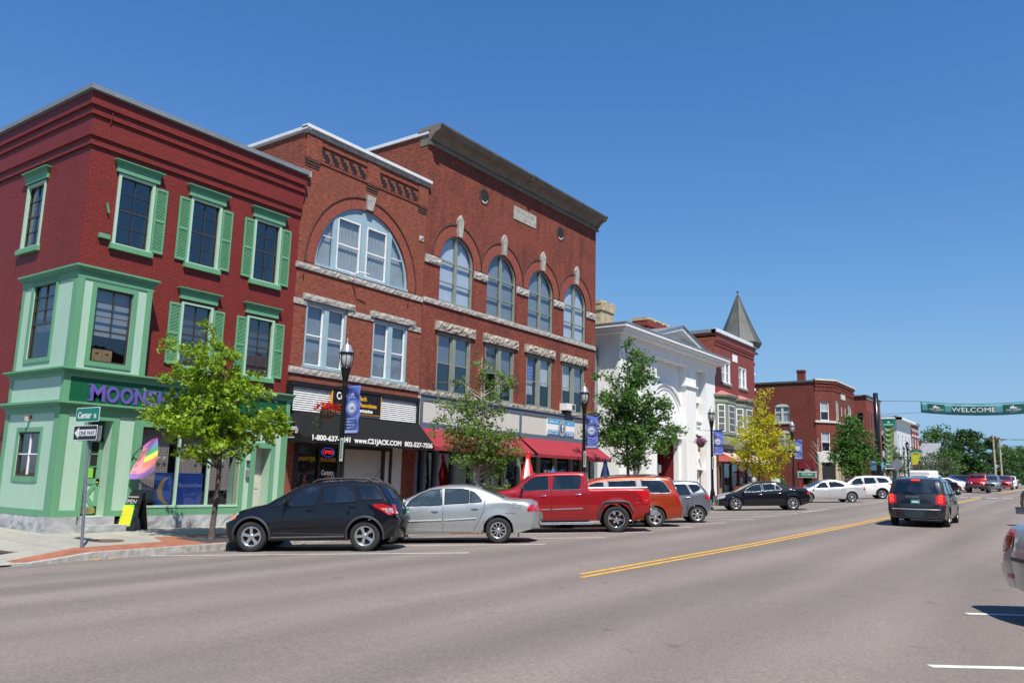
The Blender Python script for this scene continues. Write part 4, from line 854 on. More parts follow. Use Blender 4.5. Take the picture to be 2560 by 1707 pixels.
# shopfront under the awning
SF = Fr((FX + .02, 0, 0), (0, 1, 0), (1, 0, 0)); mb = MB(); bl = MT['black']
for u0, u1 in ((18.1, 18.3), (19.16, 19.24), (20.2, 20.36), (22.3, 22.42), (22.72, 22.80)): SF.box(mb, u0, u1, .1, 2.95, -.14, .0, bl)
SF.box(mb, 18.1, 22.8, 2.62, 3.72, -.14, -.01, bl); SF.box(mb, 18.1, 20.36, .1, .5, -.14, -.02, bl); room(mb, SF, hole(18.2, 20.3, .4, 2.6), -.2, back=1.2)
SF.box(mb, 22.8, 23.35, .1, 2.9, -.2, -.02, MT['cream']); SF.box(mb, 23.35, 24.0, .1, 3.7, -.2, .0, MT['brick_dk'])
for (u0, u1, m) in ((20.36, 22.3, MT['cream']), (22.42, 22.72, MT['louv'])):
    n = 26
    for k in range(n):
        z = .1 + 2.55 * k / n; mb.faces([SF(u0, z, -.07), SF(u1, z, -.07), SF(u1, z + .095, -.11), SF(u0, z + .095, -.11), SF(u0, z - .003, -.11), SF(u1, z - .003, -.11)], [(0, 1, 2, 3), (0, 1, 5, 4)], m)
sf = mb.build('shopfront', B2)
g = MB(); g.face([SF(18.3, .5, -.07), SF(20.2, .5, -.07), SF(20.2, 2.62, -.07), SF(18.3, 2.62, -.07)], MT['glass']); g.build('pane', sf, fix=False)
text('SMARTER.', SF, 18.30, 2.14, -.062, .19, 'orange_t', sf, 'window_lettering', ext=.001, fit=.80); text('BOLDER.', SF, 19.30, 2.14, -.062, .19, 'orange_t', sf, 'window_lettering', ext=.001)
text('Century', SF, 19.38, 1.68, -.062, .24, 'white_t', sf, 'logo', ext=.001, bold=.005, fit=.55); text('21', SF, 19.82, 1.56, -.062, .19, 'white_t', sf, 'logo', ext=.001, bold=.003); text('Jack Associates', SF, 19.36, 1.40, -.062, .09, 'white_t', sf, 'logo', ext=.001)
MT['neon_r'] = simple('red neon tube', (.5, .02, .02), .4, var=0, em=(1, .03, .02, 1.2)); MT['neon_b'] = simple('blue neon tube', (.02, .04, .4), .4, var=0, em=(.05, .1, 1, .9))
text('OPEN', SF, 19.42, 2.40, -.10, .19, 'neon_r', sf, 'open_sign', ext=.004)
g = MB(); g.tube([SF(19.66 + .30 * math.cos(t), 2.46 + .15 * math.sin(t), -.1) for t in [k * math.pi / 12 for k in range(25)]], .008, MT['neon_b'], 5); g.build('open_sign_ring', sf)
g = MB()
for u0 in (19.36,): SF.box(g, u0, u0 + .34, 1.53, 1.545, -.066, -.06, MT['orange_t']); SF.prism(g, [(u0 + .18, 1.56), (u0 + .36, 1.64), (u0 + .48, 1.57), (u0 + .36, 1.61)], -.066, -.06, MT['orange_t'])
g.build('logo_roof', sf)
settle(B2)

# ================================================================ 3 the tall block with four arches
B3 = thing('arcaded_brick_block', 'tall weathered red brick block with four arched windows, round portholes and a heavy brown cornice', 'building', (FX, 24.12, .1))
a0, a1 = 24.13, 38.26; mo = MT['brick_dk']
A3 = [hole(c - 1.14, c + 1.14, 8.96, 11.98, rise=1.16) for c in (26.26, 29.54, 32.84, 36.12)]
L3 = [hole(c - 1.12, c + 1.12, 5.18, 7.68) for c in (26.26, 29.54, 32.80, 36.02)]
mb = MB()
facade(mb, FW, a0, a1, 3.6, 16.1, A3 + L3, mo, .2)
mb.face([(BX, a0, 13.1), (FX, a0, 13.1), (FX, a0, 15.95), (BX, a0, 15.95)], MT['brick_or']); mb.face([(BX, a1, -1), (FX, a1, -1), (FX, a1, 16), (BX, a1, 16)], mo); mb.face([(BX, a0, 0), (BX, a1, 0), (BX, a1, 16), (BX, a0, 16)], mo)
for h in A3: arch_ring(mb, FW, h, .50, .014, MT['brick_ring'], MT['brick_dark'], .06)
for c in (27.99, 34.55):     # portholes: ring, recess shade painted as a flat dark disc, white sliver
    ring = lambda r, d, n=28: [FW(c + r * math.cos(2 * math.pi * k / n), 14.38 + r * math.sin(2 * math.pi * k / n), d) for k in range(n)]
    mb.grid([ring(.40, 0.0), ring(.40, .02), ring(.31, .02), ring(.31, .004)], MT['brick_dark'], smooth=False, closed=True)
    mb.face(ring(.32, .006), MT['dark_in'])
    FW.prism(mb, [(c - .2, 14.16), (c + .1, 14.10), (c + .24, 14.26), (c + .22, 14.2), (c + .1, 14.07), (c - .12, 14.08)], .006, .014, MT['white'])
mb.build('wall', B3)
mb = MB(); n = 12
prof3 = [(.0, 15.48), (.10, 15.48), (.12, 15.60), (.07, 15.62), (.07, 15.68), (.14, 15.70), (.2, 15.82), (.34, 15.95), (.55, 16.03), (.58, 16.06), (.60, 16.16), (.66, 16.2), (.68, 16.27), (0, 16.30), (-.5, 16.30)]
mb.grid([[(FX + p, y, z) for p, z in prof3] for y in (a0 - .02, a1 + .05)], MT['cornice'], smooth=False)
for y in (a0 - .02, a1 + .05): mb.face([(FX + p, y, z) for p, z in prof3] + [(FX - .5, y, 15.48)], MT['cornice'])
for y in (a0 - .06, 31.0, a1 - .12):
    mb.prism([(p * 1.06 + .015, z - .02) for p, z in prof3[:-1]], y - .02, y + .22, MT['cornice'], lambda a, b, d: (FX + a, d, b))
mb.build('cornice', B3)
mb = MB(); mb.box(BX, FX + .0, a0 - .08, a0 + .15, 15.95, 16.10, MT['metal_lt']); mb.face([(BX, a0, 15.7), (FX, a0, 15.7), (FX, a1, 15.7), (BX, a1, 15.7)], MT['roofgrey']); mb.box(FX - .6, FX + .1, a0 - .1, a0 + .2, 16.09, 16.2, MT['cornice']); mb.build('roof', B3)
for h in A3:
    c = (h['u0'] + h['u1']) / 2; mb = MB(); FW.prism(mb, [(c - .13, 11.98), (c + .13, 11.98), (c + .20, 12.72), (c + .02, 12.98), (c - .18, 12.72)], -.05, .13, MT['stone']); mb.build('keystone', B3)
stone(FW, B3, 24.14, 38.24, 8.74, 8.95, .08); stone(FW, B3, 24.14, 38.2, 4.98, 5.16, .08, mat='stone_dk', name='stone_sill')
for u0, u1 in ((24.14, 25.12), (27.40, 28.40), (30.68, 31.70), (33.98, 34.98), (37.26, 38.24)): stone(FW, B3, u0, u1, 10.42, 10.76, .08, amp=.03)
for h in L3: stone(FW, B3, h['u0'] - .20, h['u1'] + .22, 7.70, 8.10, .12, mat='stone_dk', name='stone_lintel', amp=.04)
mb = MB(); FW.box(mb, 30.31, 32.23, 14.0, 14.65, -.02, .03, MT['stone']); pl = mb.build('date_stone', B3)
text('PAGE BLOCK', FW, 31.27, 14.38, .031, .22, 'stone_dk', pl, 'inscription', ext=.006, align='CENTER', sx=1.1); text('1895', FW, 31.27, 14.10, .031, .20, 'stone_dk', pl, 'inscription', ext=.006, align='CENTER')
for i, h in enumerate(A3):
    lt = i in (0, 3)
    window(FW, B3, h, d=-.16, fd=.09, fm='sage', bar='sage', fw=.085, bars=[(.60, .07), (.30, .04)], vb=[(.5, .15)], fill='blind_lt' if lt else 'blind', glass='glass', fill_range=(0, 1), name='arched_window', label='arched window with pale blinds' if lt else 'arched window with grey blinds')
for i, h in enumerate(L3):
    pw(FW, B3, h, 'sage', 'sage', [('blind', 'blind'), ('blind', 'blind'), (None, 'curtain'), ('curtain', 'blind')][i], glass='glass_blue' if i < 2 else 'glass', fr=(.5, 1) if i < 2 else (.45, 1))
    mb = MB(); FW.box(mb, h['u0'] - .02, h['u1'] + .02, h['v1'] - .02, h['v1'] + .04, -.02, .05, MT['dark_frame']); mb.build('lintel_strip', B3)
# flag hung inside the third window
g = MB(); u = 31.85
for k in range(6): FW.box(g, u + .08 + .1 * k, u + .13 + .1 * k, 5.75, 6.45, -.20, -.19, MT['white'])
FW.box(g, u + .05, u + .66, 6.45, 7.35, -.205, -.19, MT['banner']); 
for a in range(4):
    for b_ in range(5): FW.box(g, u + .13 + .13 * a, u + .17 + .13 * a, 6.55 + .16 * b_, 6.6 + .16 * b_, -.19, -.185, MT['white'])
FW.box(g, u - .02, u + .07, 5.8, 7.3, -.20, -.188, MT['red_t'])
tag(g.build('hanging_flag'), 'striped and starred flag hanging upright behind the third lower window of the tall brick block', 'flag')
# air conditioner
g = MB(); FW.box(g, 34.72, 35.58, 5.2, 5.54, -.15, .42, MT['white']); FW.box(g, 34.76, 35.2, 5.24, 5.5, .42, .43, MT['white'])
for k in range(8): FW.box(g, 35.24, 35.54, 5.24 + k * .035, 5.26 + k * .035, .42, .428, MT['dark_frame'])
FW.box(g, 34.9, 35.4, 5.1, 5.2, 0, .3, MT['black']); tag(g.build('air_conditioner'), 'white window air conditioner jutting from the rightmost lower window of the tall brick block', 'air conditioner')
# fascia
LF3 = Fr((FX + .14, 0, 0), (0, 1, 0), (1, 0, 0)); mb = MB(); sl = MT['slate_trim']
LF3.box(mb, 24.12, 37.98, 3.68, 4.90, -.2, 0, MT['cream'])
for u0, u1, v0, v1 in ((24.12, 24.26, 3.6, 4.9), (37.84, 37.98, 3.6, 4.9), (31.0, 31.16, 3.84, 4.72), (24.26, 37.84, 4.72, 4.92), (24.26, 37.84, 3.62, 3.84)): LF3.box(mb, u0, u1, v0, v1, 0, .035, sl)
LF3.box(mb, 24.12, 38.0, 4.92, 4.97, -.1, .08, sl); mb.build('fascia', B3)
mb = MB(); F = LF3; F.box(mb, 33.34, 35.86, 3.88, 4.68, .0, .05, MT['white']); F.box(mb, 33.35, 35.85, 4.44, 4.67, .05, .055, MT['bluepan']); F.box(mb, 33.35, 35.85, 3.89, 4.08, .05, .055, MT['bluepan2']); F.box(mb, 33.35, 35.85, 4.12, 4.15, .05, .055, MT['bluepan'])
sg = mb.build('shop_sign', B3)
g = MB(); ring = lambda r, d, n=28: [F(34.66 + r * .82 * math.cos(2 * math.pi * k / n), 4.28 + r * math.sin(2 * math.pi * k / n), d) for k in range(n)]
g.face(ring(.42, .06), MT['bluepan']); g.face(ring(.38, .064), MT['stone']); g.face(ring(.25, .068), MT['screen']); g.build('roundel', sg, fix=False)
g = MB()
F.prism(g, [(34.55, 4.1), (34.64, 4.1), (34.62, 4.44), (34.54, 4.48), (34.50, 4.36)], .068, .074, MT['bluepan2']); F.prism(g, [(34.64, 4.1), (34.72, 4.12), (34.76, 4.42), (34.68, 4.5), (34.62, 4.3)], .068, .074, MT['white']); F.box(g, 34.62, 34.7, 4.2, 4.26, .068, .074, MT['red_t']); g.build('roundel_figures', sg)
def scribble(F, u, v, d, w_, h_, n, mat, parent, name='small_lettering'):
    g = MB(); rnd = random.Random(int(u * 100))
    for k in range(n):
        a = u + w_ * k / n; c = w_ / n
        if rnd.random() < .12: continue
        F.box(g, a, a + c * .22, v, v + h_, d, d + .003, MT[mat]); F.box(g, a + c * .22, a + c * .75, v + h_ * rnd.choice((0, .42, .8)), v + h_ * rnd.choice((.95, .98, 1)) if rnd.random() < .3 else v + h_ * .2 + h_ * rnd.choice((0, .4, .8)), d, d + .003, MT[mat])
    return g.build(name, parent)
for u, v, w_, n in ((33.45, 4.50, .85, 12), (35.2, 4.50, .45, 7), (33.40, 3.95, .95, 16), (35.06, 3.95, .72, 11)): scribble(F, u, v, .056, w_, .09, n, 'white_t', sg)
# maroon awnings: a lower left one and a long one with a hipped valance
awning(B3, 23.98, 30.9, 2.72, 3.66, 1.0, MT['awn_red'], val=.16, sides=(1, 1)); awning(B3, 31.0, 37.9, 2.72, 3.68, 1.12, MT['awn_red'], val=.16, sides=(0, 1))
# iron sign bracket
g = MB(); 
g.tube([(FX, 24.9, 5.5), (FX + .9, 25.6, 5.55), (FX + 1.0, 25.75, 5.5)], .018, MT['rust'], 6); g.tube([(FX + .02, 25.9, 4.85), (FX + .9, 25.6, 5.5)], .016, MT['black'], 6); g.tube([(FX + .6, 25.38, 5.55), (FX + .3, 25.3, 3.9)], .008, MT['black'], 5); g.tube([(FX + .9, 25.6, 5.5), (FX + .9, 25.55, 3.6)], .008, MT['black'], 5)
g.build('iron_sign_bracket', B3)
# shopfront glass
G3 = Fr((FX - .12, 0, 0), (0, 1, 0), (1, 0, 0)); mb = MB()
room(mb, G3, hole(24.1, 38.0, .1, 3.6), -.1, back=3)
posts = (24.12, 24.62, 25.4, 26.5, 27.7, 28.75, 30.1, 31.3, 32.9, 34.4, 35.9, 36.9, 37.7)
for u in posts: G3.box(mb, u, u + .14, .05, 3.6, -.05, .12, MT['slate_trim'] if u < 28 else MT['sage'])
G3.box(mb, 24.1, 38.2, 2.95, 3.62, -.05, .10, MT['dark_frame']); G3.box(mb, 25.5, 38.0, .05, .65, -.05, .10, MT['dark_frame']); G3.box(mb, 37.2, 38.2, .0, 3.6, -.05, .12, MT['sage'])
sf = mb.build('shopfront', B3); g = MB(); g.face([G3(24.2, .6, -.02), G3(37.6, .6, -.02), G3(37.6, 2.95, -.02), G3(24.2, 2.95, -.02)], MT['glass_blue'] if False else MT['glass']); g.build('pane', sf, fix=False)
g = MB(); 
for (u0, u1, v0, v1) in ((28.0, 28.5, 1.5, 2.0), (28.1, 28.4, 1.1, 1.4), (33.1, 34.2, 1.0, 1.75), (30.3, 30.6, 1.3, 1.7)): G3.box(g, u0, u1, v0, v1, -.045, -.03, MT['white'])
g.build('window_notice', sf)
for c, v in ((34.9, 1.62), (29.2, 1.55)):
    g = MB(); n = 24; g.face([G3(c + .27 * math.cos(2 * math.pi * k / n), v + .33 * math.sin(2 * math.pi * k / n), -.03) for k in range(n)], MT['white']); g.face([G3(c + .19 * math.cos(2 * math.pi * k / n), v + .24 * math.sin(2 * math.pi * k / n), -.025) for k in range(n)], MT['stone_dk']); g.build('window_decal', sf, fix=False)
settle(B3)
# ================================================================ 4 white classical front
B4 = thing('white_temple_fronted_building', 'white painted masonry building with pilasters, a low pediment, a blind arch and two chimneys', 'building', (FX, 41.1, .3))
wr = MT['white_rough']; RX = FX - .5; WF = Fr((RX, 0, 0), (0, 1, 0), (1, 0, 0)); y0, y1 = 41.1, 55.6
hd_ = hole(45.75, 50.3, .2, 4.62); hw = hole(53.0, 53.9, 6.12, 7.30); hl = hole(42.9, 44.4, 1.25, 2.7); hr = hole(52.75, 53.75, 1.0, 2.55)
mb = MB()
facade(mb, WF, y0, y1, .1, 9.7, [hd_, hw, hl, hr], wr, .35)
for a, b_ in ((41.1, 42.75), (44.5, 46.0), (50.5, 52.15), (53.9, 55.6)):
    mb.box(RX, FX, a, b_, .1, 9.45 if a in (44.5, 50.5) else 9.6, wr)
    if a in (44.5, 50.5): mb.box(RX, FX + .06, a - .07, b_ + .07, 8.02, 8.12, wr); mb.box(RX, FX + .12, a - .14, b_ + .14, 8.12, 8.22, wr)
mb.box(FX - 1.0, FX - .006, y0 - .006, y0 + .2, .1, 9.6, wr)
mb.face([(FX - .9, y0, 0), (BX, y0, 0), (BX, y0, 10), (FX - .9, y0, 10)], wr); mb.face([(FX, y1, 0), (BX, y1, 0), (BX, y1, 10), (FX, y1, 10)], wr); mb.face([(BX, y0, 0), (BX, y1, 0), (BX, y1, 10), (BX, y0, 10)], wr)
# blind arch mouldings
for r, wd, p in ((2.85, .14, .12), (2.45, .05, .05)):
    n = 30; c, zc = 48.3, 5.3
    o_ = [(c + r * math.cos(math.pi * k / n), zc + r * math.sin(math.pi * k / n)) for k in range(n + 1)]; i_ = [(c + (r - wd) * math.cos(math.pi * k / n), zc + (r - wd) * math.sin(math.pi * k / n)) for k in range(n + 1)]
    mb.grid([[WF(*q, 0) for q in o_], [WF(*q, p) for q in o_], [WF(*q, p) for q in i_], [WF(*q, 0) for q in i_]], MT['white'], smooth=False)
WF.box(mb, 45.6, 50.45, 4.62, 4.95, 0, .22, MT['white']); WF.box(mb, 45.5, 50.5, 5.18, 5.3, 0, .3, MT['white']); WF.box(mb, 52.2, 53.9, 5.02, 5.16, 0, .2, MT['white'])
WF.box(mb, 52.15, 53.9, 2.6, 5.02, 0, .02, MT['brick_or']); WF.box(mb, 42.75, 44.5, 2.75, 5.02, 0, .02, MT['brick_or']); WF.box(mb, 53.75, 53.9, .2, 2.6, 0, .02, MT['brick_or']); WF.box(mb, 44.4, 44.5, .2, 2.7, 0, .02, MT['brick_or'])
WF.box(mb, 52.9, 54.0, 5.95, 6.1, 0, .18, MT['white']); WF.box(mb, 52.9, 53.9, 5.62, 5.72, 0, .1, MT['white'])
# grey recessed wing towards the brick block
mb.box(BX, FX - 1.4, 38.3, y0, 0, 9.4, MT['metal_cap']); mb.box(FX - 1.4, FX - 1.3, 38.35, 39.5, 0, 6.2, MT['cream'])
mb.build('wall', B4)
mb = MB()      # entablature and cornice
for z0, z1, p in ((9.45, 9.62, .06), (9.62, 10.02, .10), (10.02, 10.12, .2), (10.12, 10.30, .55), (10.30, 10.42, .72), (10.42, 10.60, .86)):
    mb.box(BX, FX + p, y0 - p, y1 + (p if z0 > 10.1 else .0), z0, z1, MT['white_rough'] if z0 < 10.1 else MT['white'])
mb.box(BX, FX + .9, y0 - .9, y1 + .9, 10.60, 10.66, MT['metal_cap']); mb.build('cornice', B4)
mb = MB(); pyl, pyr, pa_, pz0, pz1 = 44.2, 52.4, 48.3, 10.66, 11.75
PT = Fr((FX + .1, 0, 0), (0, 1, 0), (1, 0, 0)); PT.prism(mb, [(pyl + .3, pz0), (pyr - .3, pz0), (pa_, pz1 - .25)], -.05, .0, wr)
for s_ in (1, -1):
    ye = pyr if s_ > 0 else pyl; e = .26
    PT.prism(mb, [(ye, pz0), (pa_, pz1), (pa_, pz1 - e), (ye - s_ * .9, pz0)], -.1, .62, MT['white']); PT.prism(mb, [(ye + s_ * .05, pz0 + .02), (pa_, pz1 + .05), (pa_, pz1 + .01), (ye, pz0)], -.1, .72, MT['metal_cap'])
    mb.face([(BX, ye, pz0), (FX, ye, pz0), (FX, pa_, pz1), (BX, pa_, pz1)], MT['roofgrey'])
mb.build('pediment', B4)
for (x, a, b_, z0, z1, m, cap) in ((-25.0, 44.6, 46.3, 10.6, 13.0, 'gold_cap', 0), (-26.0, 53.3, 57.0, 10.6, 13.55, 'brick_n', 1)):
    mb = MB(); mb.box(x - 1.1, x, a, b_, z0, z1 - .45, MT[m]); mb.box(x - 1.17, x + .07, a - .08, b_ + .08, z1 - .45, z1, MT[m])
    Fr((x + .07, 0, 0), (0, 1, 0), (1, 0, 0)).rough(mb, a - .12, b_ + .12, z1 - .05, z1 + .18, -1.3, .02, MT['gold_cap'], .05, .25)
    if cap: mb.box(x - 1.14, x + .04, a - .04, b_ + .04, z1 - .8, z1 - .7, MT[m])
    mb.build('chimney', B4)
mb = MB(); rd = MT['red_paint']; DX = RX - .35
mb.box(DX - 3.2, DX - 3.15, 45.6, 50.4, .2, 4.8, rd); mb.box(DX - 3.2, DX + .0, 50.28, 50.36, .2, 4.8, rd); mb.box(DX - 3.2, DX, 45.66, 45.74, .2, 4.8, rd); mb.box(DX - 3.2, DX, 45.6, 50.4, 4.6, 4.7, MT['dark_in'])
for k in range(22): mb.box(DX - 3.15, DX - 3.13, 45.8 + k * .21, 45.83 + k * .21, .2, 4.6, MT['dark_in'])
mb.build('recessed_entrance', B4)
window(WF, B4, hw, d=-.25, fm='white', bar='white', fw=.06, bars=[.25, .5, .75], vb=[(.33, .03), (.66, .03)])
for h in (hl, hr):
    window(WF, B4, h, d=-.12, fm='white', bar='white', fw=.07, bars=[(.5, .06), .25], vb=[(.33, .03), (.66, .03)], fill='curtain')
    c = (h['u0'] + h['u1']) / 2; mb = MB(); a = (h['u1'] - h['u0']) / 2 + .22
    WF.prism(mb, [(c - a, 2.78), (c + a, 2.78), (c, 3.7)], 0, .12, MT['white'])
    for s_ in (-1, 1): WF.prism(mb, [(c + s_ * a, 2.78), (c + s_ * (a - .16), 2.78), (c, 3.52), (c, 3.75)], .12, .22, MT['white'])
    WF.box(mb, c - a - .05, c + a + .05, 2.68, 2.78, 0, .24, MT['white']); WF.box(mb, c - .05, c + .05, 3.5, 3.9, .0, .25, MT['white']); mb.build('window_pediment', B4)
mb = MB(); WF.box(mb, 52.3, 53.4, 3.75, 4.45, .02, .06, MT['white']); mb.build('wall_sign_board', B4)
mb = MB(); Q_ = Fr((DX - .9, 0, 0), (0, 1, 0), (1, 0, 0)); Q_.box(mb, 48.2, 49.6, 2.35, 2.95, -.3, .3, MT['dark_frame'])
for u0, u1, v0, v1 in ((48.2, 49.6, 2.90, 2.95), (48.2, 49.6, 2.35, 2.40), (48.2, 48.25, 2.35, 2.95), (49.2, 49.6, 2.35, 2.95)): Q_.box(mb, u0, u1, v0, v1, .3, .33, MT['white'])
Q_.box(mb, 48.3, 48.35, 1.9, 2.35, -.3, .2, MT['white']); Q_.box(mb, 49.4, 49.45, 1.9, 2.35, -.3, .2, MT['white'])
mb.build('entrance_air_conditioner', B4)
settle(B4)
tag(bpy.data.objects['entrance_air_conditioner'], 'boxed air conditioning unit bracketed in the dark red recess of the white building')
# ================================================================ 5 red building with turret
B5 = thing('turreted_red_brick_building', 'red painted brick building with khaki bay windows and a turret under a pointed metal roof', 'building', (FX, 55.65, .6))
a0, a1 = 55.66, 64.0; mo = MT['brick_n']
W5 = [hole(57.0, 58.7, 9.15, 10.75), hole(60.5, 62.2, 9.15, 10.75)]
mb = MB(); facade(mb, FW, a0, a1, .4, 12.6, W5 + [hole(56.9, 63.7, .6, 4.5)], mo, .2)
for z0, z1, p in ((11.72, 11.85, .05), (11.95, 12.1, .09), (12.1, 12.62, .13)): mb.box(FX - .2, FX + p, a0 + .02, a1, z0, z1, mo)
mb.face([(BX, a0, 9), (FX, a0, 9), (FX, a0, 12.6), (BX, a0, 12.6)], MT['brick_or']); mb.face([(BX, a1 + 1.2, 0), (FX - .5, a1 + 1.2, 0), (FX - .5, a1 + 1.2, 12.6), (BX, a1 + 1.2, 12.6)], mo); mb.face([(BX, a0, 0), (BX, a1 + 1.2, 0), (BX, a1 + 1.2, 12.6), (BX, a0, 12.6)], mo)
mb.build('wall', B5)
mb = MB(); mb.box(BX, FX + .15, a0 - .12, a0 + .1, 12.62, 12.85, MT['metal_cap']); mb.box(FX - .2, FX + .28, a0 - .12, a1 + .1, 12.62, 12.88, MT['metal_lt']); mb.box(BX, FX, a0, a1 + 1.2, 12.3, 12.4, MT['roofgrey']); mb.build('roof', B5)
mb = MB(); cx, cy = FX - 1.15, 63.85; oct_ = lambda r, z, n=8: [(cx + r * math.cos(math.pi / 8 + 2 * math.pi * k / n), cy + r * math.sin(math.pi / 8 + 2 * math.pi * k / n), z) for k in range(n)]
mb.grid([oct_(1.15, .5), oct_(1.15, 11.3), oct_(1.25, 11.3), oct_(1.25, 11.5), oct_(1.15, 11.5), oct_(1.15, 12.3)], mo, smooth=False, closed=True); mb.grid([oct_(1.15, 12.3), oct_(1.3, 12.45), oct_(1.35, 12.6), oct_(1.6, 12.7), oct_(1.75, 12.95), oct_(1.78, 13.05)], MT['patina'], smooth=False, closed=True)
mb.build('turret', B5)
mb = MB(); tp_ = [(1.80, 13.05), (1.35, 13.9), (.7, 15.45), (.05, 17.15)]; mb.grid([oct_(r, z) for r, z in tp_], MT['patina'], smooth=False, closed=True)
for k in range(8): mb.tube([oct_(r + .01, z)[k] for r, z in tp_], .035, MT['patina'], 4)
for j in range(1, 4):
    for k in range(8):
        def lp(r, z): 
            o = oct_(r, z); return Vector(o[k]).lerp(Vector(o[(k + 1) % 8]), j / 4)
        mb.tube([lp(r, z) for r, z in tp_[:3]], .012, MT['patina'], 4)
mb.tube([(cx, cy, 17.1), (cx, cy, 17.4)], .03, MT['patina'], 6); mb.lathe([(0, -.1), (.08, -.05), (.11, 0), (.08, .07), (0, .1)], MT['patina'], (cx, cy, 17.42), 10); mb.build('turret_roof', B5)
mb = MB()
for z in (9.2, 10.45): mb.grid([oct_(1.22, z), oct_(1.24, z + .02), oct_(1.24, z + .22), oct_(1.15, z + .24)], MT['white'], smooth=False, closed=True)
mb.build('turret_stone_band', B5)
TF = Fr((cx + 1.07, cy, 0), (0, 1, 0), (1, 0, 0)); mb = MB(); TF.prism(mb, [(-.2, 9.4), (.2, 9.4), (.2, 10.4), (.0, 10.7), (-.2, 10.4)], 0, .02, MT['dark_in']); mb.build('turret_window', B5)
for h in W5:
    pw(FW, B5, h, 'white', 'white', ('curtain', 'blind'), mid=.05); stone(FW, B5, h['u0'] - .1, h['u1'] + .1, 8.95, 9.1, .1, mat='khaki', name='window_sill', amp=.003)
mb = MB(); FW.box(mb, 59.2, 60.2, 10.95, 11.5, 0, .03, MT['white']); mb.build('blank_plaque', B5)
def bay5(yc):
    k_ = MT['khaki']; P_ = [(FX, yc - 1.55), (FX + .65, yc - .85), (FX + .65, yc + .85), (FX, yc + 1.55)]
    def lay(z, e=0):
        c = Vector((FX, yc)); return [(FX, yc - 1.55 - e, z), (FX + .65 + e, yc - .85 - e * .4, z), (FX + .65 + e, yc + .85 + e * .4, z), (FX, yc + 1.55 + e, z)]
    mb = MB(); mb.grid([lay(4.55), lay(5.25), lay(5.25, .06), lay(5.4, .06), lay(5.4), lay(7.5), lay(7.5, .05), lay(7.65, .05), lay(7.7, .02), lay(7.95, .02), lay(7.95, .18), lay(8.1, .22)], k_, smooth=False)
    mb.face(lay(4.55), k_); mb.face(lay(8.1, .22), MT['pinkroof']); mb.grid([lay(8.1, .22), [(FX, yc - 1.4, 8.16), (FX, yc - .3, 8.5), (FX, yc + .3, 8.5), (FX, yc + 1.4, 8.16)]], MT['pinkroof'], smooth=False)
    b = mb.build('bay_window', B5)
    fr1 = Fr((FX + .65, yc, 0), (0, 1, 0), (1, 0, 0)); s2 = math.hypot(.65, .7); fr2 = Fr((FX, yc + 1.55, 0), (.65 / s2, -.7 / s2, 0), (.7 / s2, .65 / s2, 0)); fr3 = Fr((FX, yc - 1.55, 0), (.65 / s2, .7 / s2, 0), (.7 / s2, -.65 / s2, 0))
    for fr, h in ((fr1, hole(-.62, .62, 5.45, 7.4)), (fr2, hole(.2, .78, 5.45, 7.4)), (fr3, hole(.2, .78, 5.45, 7.4))):
        g = MB(); fr.box(g, h['u0'], h['u1'], h['v0'], h['v1'], .005, .03, MT['white']); e = .07
        for v0, v1 in ((5.52, 6.0), (6.05, 6.45), (6.5, 6.9), (6.95, 7.33)): fr.box(g, h['u0'] + e, h['u1'] - e, v0, v1, .03, .034, MT['screen'])
        g.build('bay_sash', b)
for c in (56.75 + .3, 60.45 + .3): bay5(c)
mb = MB(); FW.box(mb, 56.4, 63.9, 4.3, 4.55, 0, .35, MT['khaki']); FW.box(mb, 56.5, 63.8, 4.0, 4.3, 0, .2, MT['dark_frame']); mb.build('shop_fascia', B5)
mb = MB(); room(mb, FW, hole(56.9, 63.7, .6, 4.4), -.25, back=1.2)
for u in (57.0, 58.55, 60.2, 61.9, 63.5): FW.box(mb, u, u + .1, .6, 4.2, -.15, .0, mo if u > 60 else MT['dark_frame'])
FW.box(mb, 56.95, 63.6, .6, 1.1, -.2, -.05, MT['dark_frame']); FW.box(mb, 55.9, 56.5, .7, 3.3, 0, .04, MT['khaki']); FW.box(mb, 56.02, 56.38, 1.5, 3.0, .04, .05, MT['dark_in'])
sf = mb.build('shopfront', B5); g = MB(); g.face([FW(57, 1.1, -.1), FW(63.6, 1.1, -.1), FW(63.6, 4, -.1), FW(57, 4, -.1)], MT['glass']); g.build('pane', sf, fix=False)
g = MB()
for u0, u1, v0, v1 in ((58.9, 59.9, 1.5, 2.6), (57.3, 58.3, 1.25, 1.7), (60.5, 61.3, 1.6, 2.3), (61.3, 61.7, 1.4, 1.9)): FW.box(g, u0, u1, v0, v1, -.16, -.13, MT['cream'])
g.build('window_display', sf)
def stripes():
    m, nt, n, b = new_mat('striped awning cloth'); geo = N(nt, 'ShaderNodeNewGeometry'); sp = N(nt, 'ShaderNodeSeparateXYZ'); L(nt, geo.outputs['Position'], sp.inputs[0])
    mm = N(nt, 'ShaderNodeMath', operation='MULTIPLY'); mm.inputs[1].default_value = 3.0; L(nt, sp.outputs[1], mm.inputs[0]); fr = N(nt, 'ShaderNodeMath', operation='FRACT'); L(nt, mm.outputs[0], fr.inputs[0]); gt = N(nt, 'ShaderNodeMath', operation='GREATER_THAN'); gt.inputs[1].default_value = .45; L(nt, fr.outputs[0], gt.inputs[0])
    mx = N(nt, 'ShaderNodeMix', data_type='RGBA'); L(nt, gt.outputs[0], mx.inputs[0]); mx.inputs[6].default_value = (.55, .12, .10, 1); mx.inputs[7].default_value = (.78, .72, .66, 1); L(nt, mx.outputs[2], b.inputs['Base Color']); return m
MT['stripes'] = stripes()
awning(B5, 55.75, 63.6, 3.35, 4.1, 1.35, MT['stripes'], val=.08, sides=(1, 1), x0=FX + .1)
settle(B5)
